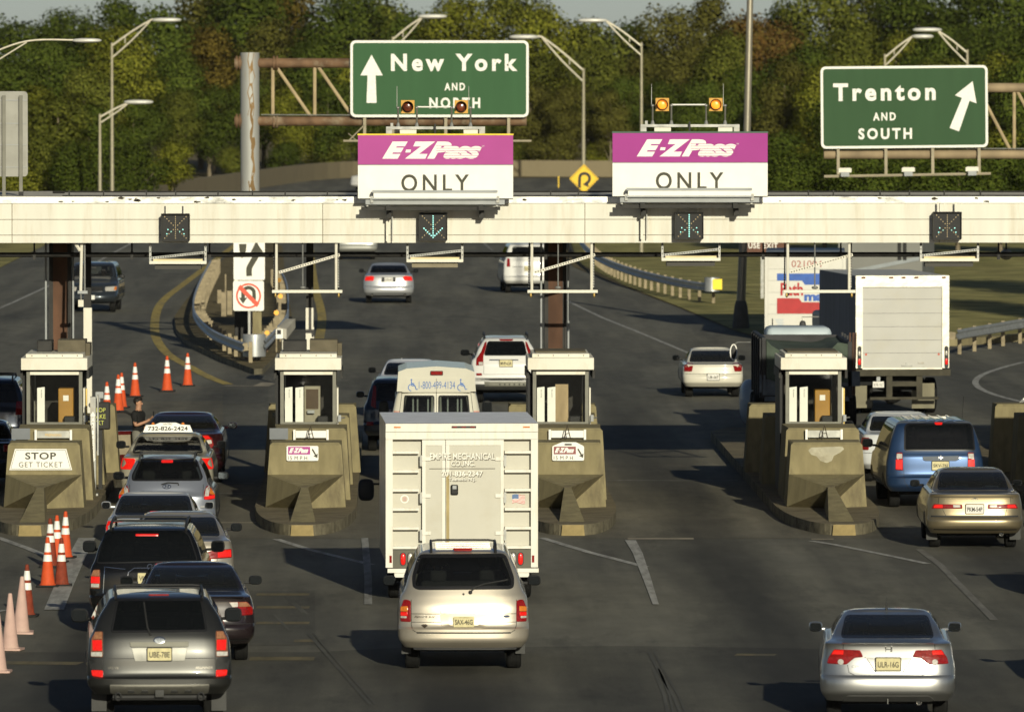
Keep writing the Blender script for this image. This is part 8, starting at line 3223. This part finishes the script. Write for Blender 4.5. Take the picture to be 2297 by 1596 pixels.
# ------------------------------------------------------------------ light blue dump truck with a tarpaulin
D, cx = 189.0, 1810.0
zz = lambda y: CAM_H - ((640 + y / 2.4935) / 1.20157 - Y_HOR) * D / F_PX
xx = lambda x: ((1840 + x / 2.4935) / 1.20157 - cx) * D / F_PX
X = P(cx, 1000, D=D).x
t = thing('dump_truck', 'dark dump truck with green tarpaulin and light blue cab behind the fourth booth', 'truck', (X, D, 0), 0)
DK = mat('dump_dark', (.022, .022, .024), .6, var=.4, scale=3)
LB = paint('light_blue', (.40, .46, .49), 0, .5, coat=.2)
q = MB(DK)
for s in (-1, 1):
    q.box(s * 1.06, s * .97, 0, 5.0, .95, zz(672) + (0 if s < 0 else -.1))
    for i in range(5):
        q.box(s * 1.065, s * 1.11, .1 + i * 1.1, .25 + i * 1.1, .95, zz(680))
q.box(-.965, .965, .05, 5.0, .95, 1.55)
q.box(-.965, .965, 4.85, 5.0, 1.55, zz(700))
q.build('dump_body', t)
q = MB(mat('tarp_green', (.055, .072, .054), .85, var=.3, scale=2.5, bump=.5, bscale=5))
nx, ny = 16, 10
vs = []
for j in range(ny + 1):
    for i in range(nx + 1):
        u, w_ = i / nx, j / ny
        x = -.96 + 1.92 * u
        sag = .38 * math.sin(math.pi * min(1, u * 1.15)) ** .7 * (1 - .55 * w_)
        vs.append((x, -.06 + 4.9 * w_, zz(690) - .10 * u - sag + .03 * math.sin(9 * u + 4 * w_)))
fs = [(j * (nx + 1) + i, j * (nx + 1) + i + 1, (j + 1) * (nx + 1) + i + 1, (j + 1) * (nx + 1) + i) for j in range(ny) for i in range(nx)]
q.add(vs, fs)
edge = vs[:nx + 1]
low = [(x, y - .02, 1.35 + .05 * math.sin(12 * x)) for x, y, z in edge]
q.add(edge + low, [(i, nx + 1 + i, nx + 2 + i, i + 1) for i in range(nx)])
q.build('tarpaulin', t, smooth=60)
q = MB(LB)
q.box(-.70, .88, 5.4, 7.0, 1.0, zz(668) + .05, None, .14)
q.box(-.6, .75, 6.9, 8.6, .8, 1.75, None, .15)
for s in (-1, 1):
    q.ellipsoid((.06 + s * 1.08, 7.4, .55), (.26, .75, .55), n=8, e=2.6)
q.build('cab', t, smooth=50)
q = MB(SIGN_W)
q.box(-.62, .82, 5.2, 5.3, zz(735), zz(715))
q.build('cab_guard', t)
q = MB(mat('rear_parts_grey', (.10, .12, .14), .6, var=.3))
q.box(-1.05, -.35, -.02, .1, zz(1060), zz(955))
q.box(.55, 1.25, .0, .1, zz(1000), zz(900))
q.box(-1.0, 1.0, .0, .12, zz(1100), zz(1070))
for i in range(3):
    q.box(-1.12 + i * .09, -1.07 + i * .09, -.05, .02, zz(1040), zz(925))
q.build('tail_gear', t)
q = MB(mat('dump_rail_rust', (.09, .05, .035), .7, var=.4))
for x in (1118, 1140, 1156):
    q.tube([(xx(x), .1, 1.0), (xx(x) + .03, .1, zz(640))], .025, 6)
q.build('side_rail', t)
for s in (-1, 1):
    for y in (1.2, 2.6, 7.6):
        for dx in ((-.14, .14) if y < 3 else (0,)):
            o = wheel_mb(.5, .25).build('wheel', t, smooth=40)
            o.location = (s * .95 + dx, y, .5)
for sx, za, zc, hh in ((-1.44, 1.80, 2.0, .20), (.25, 2.38, 2.62, .19)):
    q = MB(TRIM)
    x = sx
    q.ellipsoid((x, 6.9, za - .02), (.085, .05, hh), n=8, e=3.2)
    q.tube([(x, 6.9, za + hh * .8), (x + (.10 if sx < 0 else -.02), 6.9, zc + .02), (x + (.42 if sx < 0 else .40), 6.95, zc + .02)], .015, 6, GALV)
    o = q.build('mirror', t, smooth=50)
    if sx < 0:
        q = MB(SIGN_W)
        ribbon(q, [(x + .08 * math.cos(a), za - .02 + hh * .95 * math.sin(a)) for a in [2 * math.pi * i / 20 for i in range(21)]], .025, lambda a, b__, off: (a, 6.84, b__), SIGN_W)
        q.build('mirror_rim', o)

# ------------------------------------------------------------------ trailer with the red and blue panels, grey trailer beyond
D, cx = 255.0, 1806.0
zz = lambda y: CAM_H - ((640 + y / 2.4935) / 1.20157 - Y_HOR) * D / F_PX
xx = lambda x: ((1840 + x / 2.4935) / 1.20157 - cx) * D / F_PX
X = P(cx, 1000, D=D).x
t = thing('semi_trailer', 'white trailer with red and blue panels and number 021004 behind the dump truck', 'trailer', (X, D, 0), R(-3))
hw, zt, zb, L = 1.29, zz(116), .35, 10.0
TWH = mat('trailer_white', (.56, .545, .49), .5, var=.04, scale=1, dirt=(.44, .41, .33), dirt_amt=.4)
q = MB(mat('trailer_side', (.30, .30, .28), .5, .3, var=.1))
q.box(-hw + .01, hw - .01, .06, L, zb, zt - .01)
q.build('box_body', t)
q = MB(TWH)
for s in (-1, 1):
    q.box(s * hw, s * (hw - .10), 0, .08, zb, zt)
q.box(-hw + .101, hw - .101, .0, .08, zz(130), zt)
q.build('rear_frame', t)
q = MB(TWH)
ys = [132, 212, 290, 370, 450, 515, 595, 665, 760, 860]
for i in range(len(ys) - 1):
    q.box(-hw + .105, hw - .105, .03, .06, zz(ys[i + 1]) + .004, zz(ys[i]) - .004)
q.box(-hw + .1, hw - .1, .055, .07, zb, zz(132), GREY_P)
o = q.build('roll_door', t)
q = MB(mat('panel_blue', (.03, .095, .36), .5))
PB, PR = q.cur, mat('panel_red', (.36, .018, .02), .5)
def pol(pts, m, y=.026):
    pp = [(xx(a), y, zz(b_)) for a, b_ in pts]
    q.add(pp, [tuple(range(len(pp)))], m)
pol([(632, 290), (800, 290), (820, 318), (1050, 318), (1050, 242), (632, 242)], PB)
pol([(632, 512), (1050, 512), (1050, 435), (800, 435), (780, 408), (632, 408)], PR)
q.text('Path', (xx(656) + xx(808)) / 2, (zz(304) + zz(392)) / 2, .025, w=xx(808) - xx(656), h=zz(304) - zz(392), m=PR, bold=.03)
q.text('mark', (xx(815) + xx(1050)) / 2, (zz(368) + zz(425)) / 2, .025, w=xx(1050) - xx(815), h=zz(362) - zz(425), m=PB, bold=.05)
q.text('021004', (xx(730) + xx(935)) / 2, (zz(155) + zz(200)) / 2, .025, w=xx(935) - xx(730), h=zz(155) - zz(200), m=mat('number_red', (.30, .07, .05), .6))
for i, y in enumerate((550, 562, 574, 586)):
    q.box(xx(620 + 6 * i), xx(678 - 5 * (i % 2)), .024, .026, zz(y + 4), zz(y), mat('note_blue', (.30, .38, .46), .6))
q.box(xx(599), xx(606), .02, .028, zz(600), zz(545), BLACK)
q.build('panel_print', o)
for s in (-1, 1):
    for y in (1.0, 2.3):
        w_ = wheel_mb(.33, .3).build('wheel', t, smooth=40)
        w_.location = (s * 1.0, y, .33)
D = 290.0
X = P(1985, 600, D=D).x
t = thing('semi_trailer', 'plain grey trailer seen from its side under the canopy above the box truck', 'trailer', (X, D, 0), R(-8))
k = D / F_PX
q = MB(mat('trailer_grey', (.17, .17, .155), .55, var=.1, scale=.6))
q.box(-105 * k, 84 * k, 0, 6, .9, 3.2)
q.build('box_body', t)
q = MB(mat('trailer_band', (.24, .26, .27), .5, var=.1))
a, b_ = P(1890, 614, D=D), P(2062, 579, D=D)
q.bar((a.x - X, -.03, a.z), (b_.x - X, -.03, b_.z), .03, .14)
q.box(-105 * k, 84 * k, -.03, -.001, 1.0, 1.15)
q.build('side_band', t)
q = MB(BLACK)
for x in (2018, 2030):
    p = P(x, 571, D=D)
    q.box(p.x - X - .06, p.x - X + .06, -.06, -.035, p.z - .2, p.z + .6)
q.build('side_post', t)
for x in (-1.2, -.2, .8):
    w_ = wheel_mb(.45, .3).build('wheel', t, smooth=40)
    w_.location = (x, .6, .45)

# ------------------------------------------------------------------ traffic cones
OR_ = mat('cone_orange', (.55, .075, .018), .6, var=.12, scale=8, dirt=(.25, .04, .015), dirt_amt=.5, dirt_scale=5)
ORD = mat('cone_orange_dirty', (.20, .035, .015), .75, var=.3, scale=8, dirt=(.06, .02, .012), dirt_amt=.7, dirt_scale=5)
REFL = mat('cone_band', (.72, .71, .66), .4, var=.06, scale=10, dirt=(.45, .42, .36), dirt_amt=.4, dirt_scale=6)
PINK = mat('cone_faded_pink', (.48, .32, .27), .7, var=.10, scale=6, dirt=(.38, .30, .24), dirt_amt=.6, dirt_scale=4)
CBASE = mat('cone_base', (.016, .015, .014), .85, var=.2)


def cone(kind):
    t = thing('traffic_cone', 'cone', 'traffic cone', (0, 0, 0), group='traffic cones along the left lanes')
    m = {'clean': OR_, 'dirty': ORD, 'faded': PINK}[kind]
    h, r0, r1 = .90, .135, .030
    rad = lambda z: r0 + (r1 - r0) * (z - .03) / (h - .03)
    q = MB(m)
    q.lathe([(r0 + .02, .03), (rad(.06), .06), (rad(h - .01), h - .01), (r1 * .7, h)], (0, 0, 0), 'z', 20)
    q.build('body', t, smooth=40)
    q = MB(CBASE if kind != 'faded' else PINK)
    q.slab([(x, y) for x, y in rrect(-.20, .20, -.20, .20, .04, 3)], 0, .032)
    q.build('base', t)
    if kind != 'faded':
        for z0_, z1_ in ((.46, .58), (.63, .79)):
            q = MB(REFL)
            q.lathe([(rad(z0_) + .004, z0_), (rad(z1_) + .004, z1_)], (0, 0, 0), 'z', 20, cap=False)
            q.build('band', t, smooth=40)
    return t


first = {}
for x, y, kind, sc, tilt, lab in [
    (421, 866, 'clean', 1.0, 0, 'clean orange cone farthest right on the road behind the left booths'), (375, 878, 'clean', 1.06, 0, 'orange cone second from the right on the road behind the left booths'),
    (303, 890, 'clean', 1.0, 0, 'orange cone with a dull foot above the standing man'), (273, 915, 'clean', 1.0, 0, 'orange cone half hidden behind another left of the standing man'), (265.5, 925, 'clean', 1.06, 0, 'orange cone in front of another left of the standing man'), (240, 938, 'clean', 1.0, 0, 'orange cone just right of the small dark screen'),
    (146, 1252, 'clean', .93, 1.5, 'clean tall orange cone farthest right of the front cluster'), (128, 1262, 'clean', .93, 0, 'orange cone mostly hidden in the middle of the front cluster'), (113, 1272, 'dirty', .95, 0, 'dull orange cone mostly hidden at the left of the front cluster'),
    (138, 1314, 'dirty', .90, 0, 'dirty dark orange cone at the front right of the front cluster'), (107, 1316, 'clean', .93, 0, 'bright orange cone at the front left of the front cluster'), (60, 1382, 'dirty', .92, 1, 'dirty brown-orange cone next to the faded pink cones'),
    (47, 1420, 'faded', .98, 2, 'faded pink cone farthest from the left edge'), (23, 1458, 'faded', .95, 0, 'faded pinkish white cone, middle of the three'), (-4, 1508, 'faded', .95, 0, 'faded pink cone cut by the left edge')]:
    if kind not in first:
        c = first[kind] = cone(kind)
    else:
        c = copy_tree(first[kind])
    gx, gy = G(x, y)
    c.location = (gx, gy, .01)
    c.rotation_euler = (R(tilt), R(tilt * .7), R(random.uniform(-10, 10)))
    c.scale = (sc,) * 3
    c['label'] = lab

# ------------------------------------------------------------------ the man by the open door
D = 171.0
X = P(310, 1000, D=D).x
t = thing('person', 'dark-haired man in a black t-shirt standing by the open car door', 'person', (X, D, 0), R(-112))
t.scale = (.96, .96, .96)
bm = bmesh.new()
J = {}
def jv(n, x, y, z, r, pa=None):
    vtx = bm.verts.new((x, y, z))
    J[n] = (vtx, r)
    if pa: bm.edges.new((J[pa][0], vtx))
# facing +Y before the turn
jv('pelvis', 0, 0, .95, .125)
jv('waist', 0, 0, 1.10, .135, 'pelvis'); jv('chest', 0, .01, 1.30, .165, 'waist'); jv('upper', 0, -.01, 1.43, .135, 'chest'); jv('neck', 0, 0, 1.52, .066, 'upper')
jv('skull0', 0, .015, 1.60, .068, 'neck'); jv('skull1', 0, .012, 1.68, .086, 'skull0'); jv('skull2', 0, .005, 1.735, .075, 'skull1')
for s, n in ((-1, 'l'), (1, 'r')):
    jv('sh' + n, s * .18, -.01, 1.43, .072, 'upper')
    jv('hip' + n, s * .09, 0, .90, .095, 'pelvis'); jv('knee' + n, s * .10, .02, .50, .062, 'hip' + n); jv('ank' + n, s * .11, -.02, .10, .042, 'knee' + n); jv('toe' + n, s * .12, .15, .05, .038, 'ank' + n)
jv('elr', .215, .03, 1.17, .046, 'shr'); jv('wrr', .11, .26, 1.27, .032, 'elr'); jv('palmr', .085, .33, 1.32, .036, 'wrr')
jv('ell', -.235, .02, 1.17, .046, 'shl'); jv('wrl', -.20, .16, .97, .032, 'ell'); jv('palml', -.19, .22, .93, .036, 'wrl')
me = bpy.data.meshes.new('body')
order = list(J)
bm.verts.index_update()
rad = {J[n][0].index: J[n][1] for n in order}
bm.to_mesh(me)
bm.free()
o = bpy.data.objects.new('body', me)
COL.objects.link(o)
sk = o.modifiers.new('skin', 'SKIN')
for i, sv in enumerate(me.skin_vertices[0].data):
    sv.radius = (rad[i], rad[i] * (.82 if i in (1, 2, 3, 0) else 1))
    sv.use_root = (i == 0)
o.modifiers.new('sub', 'SUBSURF').levels = 2
dg = bpy.context.evaluated_depsgraph_get()
me2 = bpy.data.meshes.new_from_object(o.evaluated_get(dg))
bpy.data.objects.remove(o)
SHIRT, JEANS, SHOE = mat('t_shirt_black', (.010, .010, .010), .9, var=.2), mat('trousers_grey', (.16, .155, .13), .9, var=.15), mat('shoe_dark', (.03, .025, .02), .7)
def cloth_part(name, keep, m, off):
    vs = [v_.co + v_.normal * off for v_ in me2.vertices]
    q = MB(m)
    fl = [tuple(p.vertices) for p in me2.polygons if keep(p.center)]
    us = sorted({i for f in fl for i in f})
    ix = {j: i for i, j in enumerate(us)}
    q.add([vs[i] for i in us], [[ix[i] for i in f] for f in fl], m)
    return q.build(name, t, smooth=80)
q = MB(SKIN)
q.add([v_.co for v_ in me2.vertices], [tuple(p.vertices) for p in me2.polygons], SKIN)
# a face: nose, brow, ears, jaw
q.ellipsoid((0, .094, 1.652), (.013, .022, .022), n=6)
q.ellipsoid((0, .070, 1.612), (.024, .016, .008), mat('lips', (.26, .10, .075), .5), 6)
for s in (-1, 1):
    q.ellipsoid((s * .085, .005, 1.66), (.012, .022, .032), n=6)
    q.ellipsoid((s * .032, .090, 1.682), (.011, .006, .005), mat('eye_dark', (.03, .022, .018), .3), 6)
    q.ellipsoid((s * .032, .091, 1.704), (.020, .007, .0035), HAIR_D, 6)
# fingers
for px_, py_, pz_, dr in ((.085, .35, 1.335, (0, .5, .6)), (-.19, .235, .92, (0, .5, -.6))):
    dv = Vector(dr).normalized()
    for i in range(4):
        b0 = Vector((px_ - .027 + i * .018, py_, pz_))
        ln = (.055, .065, .062, .05)[i]
        q.tube([b0 - dv * .02, b0 + dv * ln * .5, b0 + dv * ln * .8 + Vector((0, .012, .018))], [.0095, .009, .007], 6)
    q.tube([(px_ - .035, py_ - .02, pz_), (px_ - .055, py_ + .01, pz_ + .015), (px_ - .05, py_ + .035, pz_ + .03)], [.011, .010, .008], 6)
q.build('body', t, smooth=80)
cloth_part('t_shirt', lambda c: .98 < c.z < 1.50 and not (c.y > .155) and not (abs(c.x) > .17 and c.z < 1.26), SHIRT, .012)
cloth_part('trousers', lambda c: .13 < c.z < 1.04 and abs(c.x) < .185 and c.y < .14, JEANS, .014)
cloth_part('shoe', lambda c: c.z < .16, SHOE, .012)
q = MB(HAIR_D)
vs, fs = [], []
q.ellipsoid((0, -.022, 1.715), (.090, .092, .088), n=10)
q.ellipsoid((0, .03, 1.752), (.076, .066, .05), n=8)
for s in (-1, 1):
    q.ellipsoid((s * .078, -.01, 1.69), (.012, .03, .04), n=6)
q.build('hair', t, smooth=70)
o = t.location
p = t.matrix_basis @ Vector((.08, .39, 1.385))
ph_ = thing('mobile_phone', 'small dark phone in the raised hand of the standing man', 'phone', (o.x + math.cos(R(-112)) * .08 - math.sin(R(-112)) * .39, o.y + math.sin(R(-112)) * .08 + math.cos(R(-112)) * .39, 1.385), R(-112))
q = MB(BLACK)
q.box(-.025, .025, -.006, .008, -.05, .05, None, .004)
q.build('case', ph_)

# ------------------------------------------------------------------ thin air between here and the trees
hz_m = bpy.data.materials.new('haze')
hz_m.use_nodes = True
nt = hz_m.node_tree
nt.nodes.remove(nt.nodes['Principled BSDF'])
pv = nt.nodes.new('ShaderNodeVolumePrincipled')
pv.inputs['Color'].default_value = (.92, .91, .86, 1)
pv.inputs['Density'].default_value = .000022
nt.links.new(pv.outputs[0], nt.nodes['Material Output'].inputs['Volume'])
q = MB(hz_m)
q.box(-170, 170, -40, 760, -1.2, 40)
setting(q.build('haze'), 'stuff')
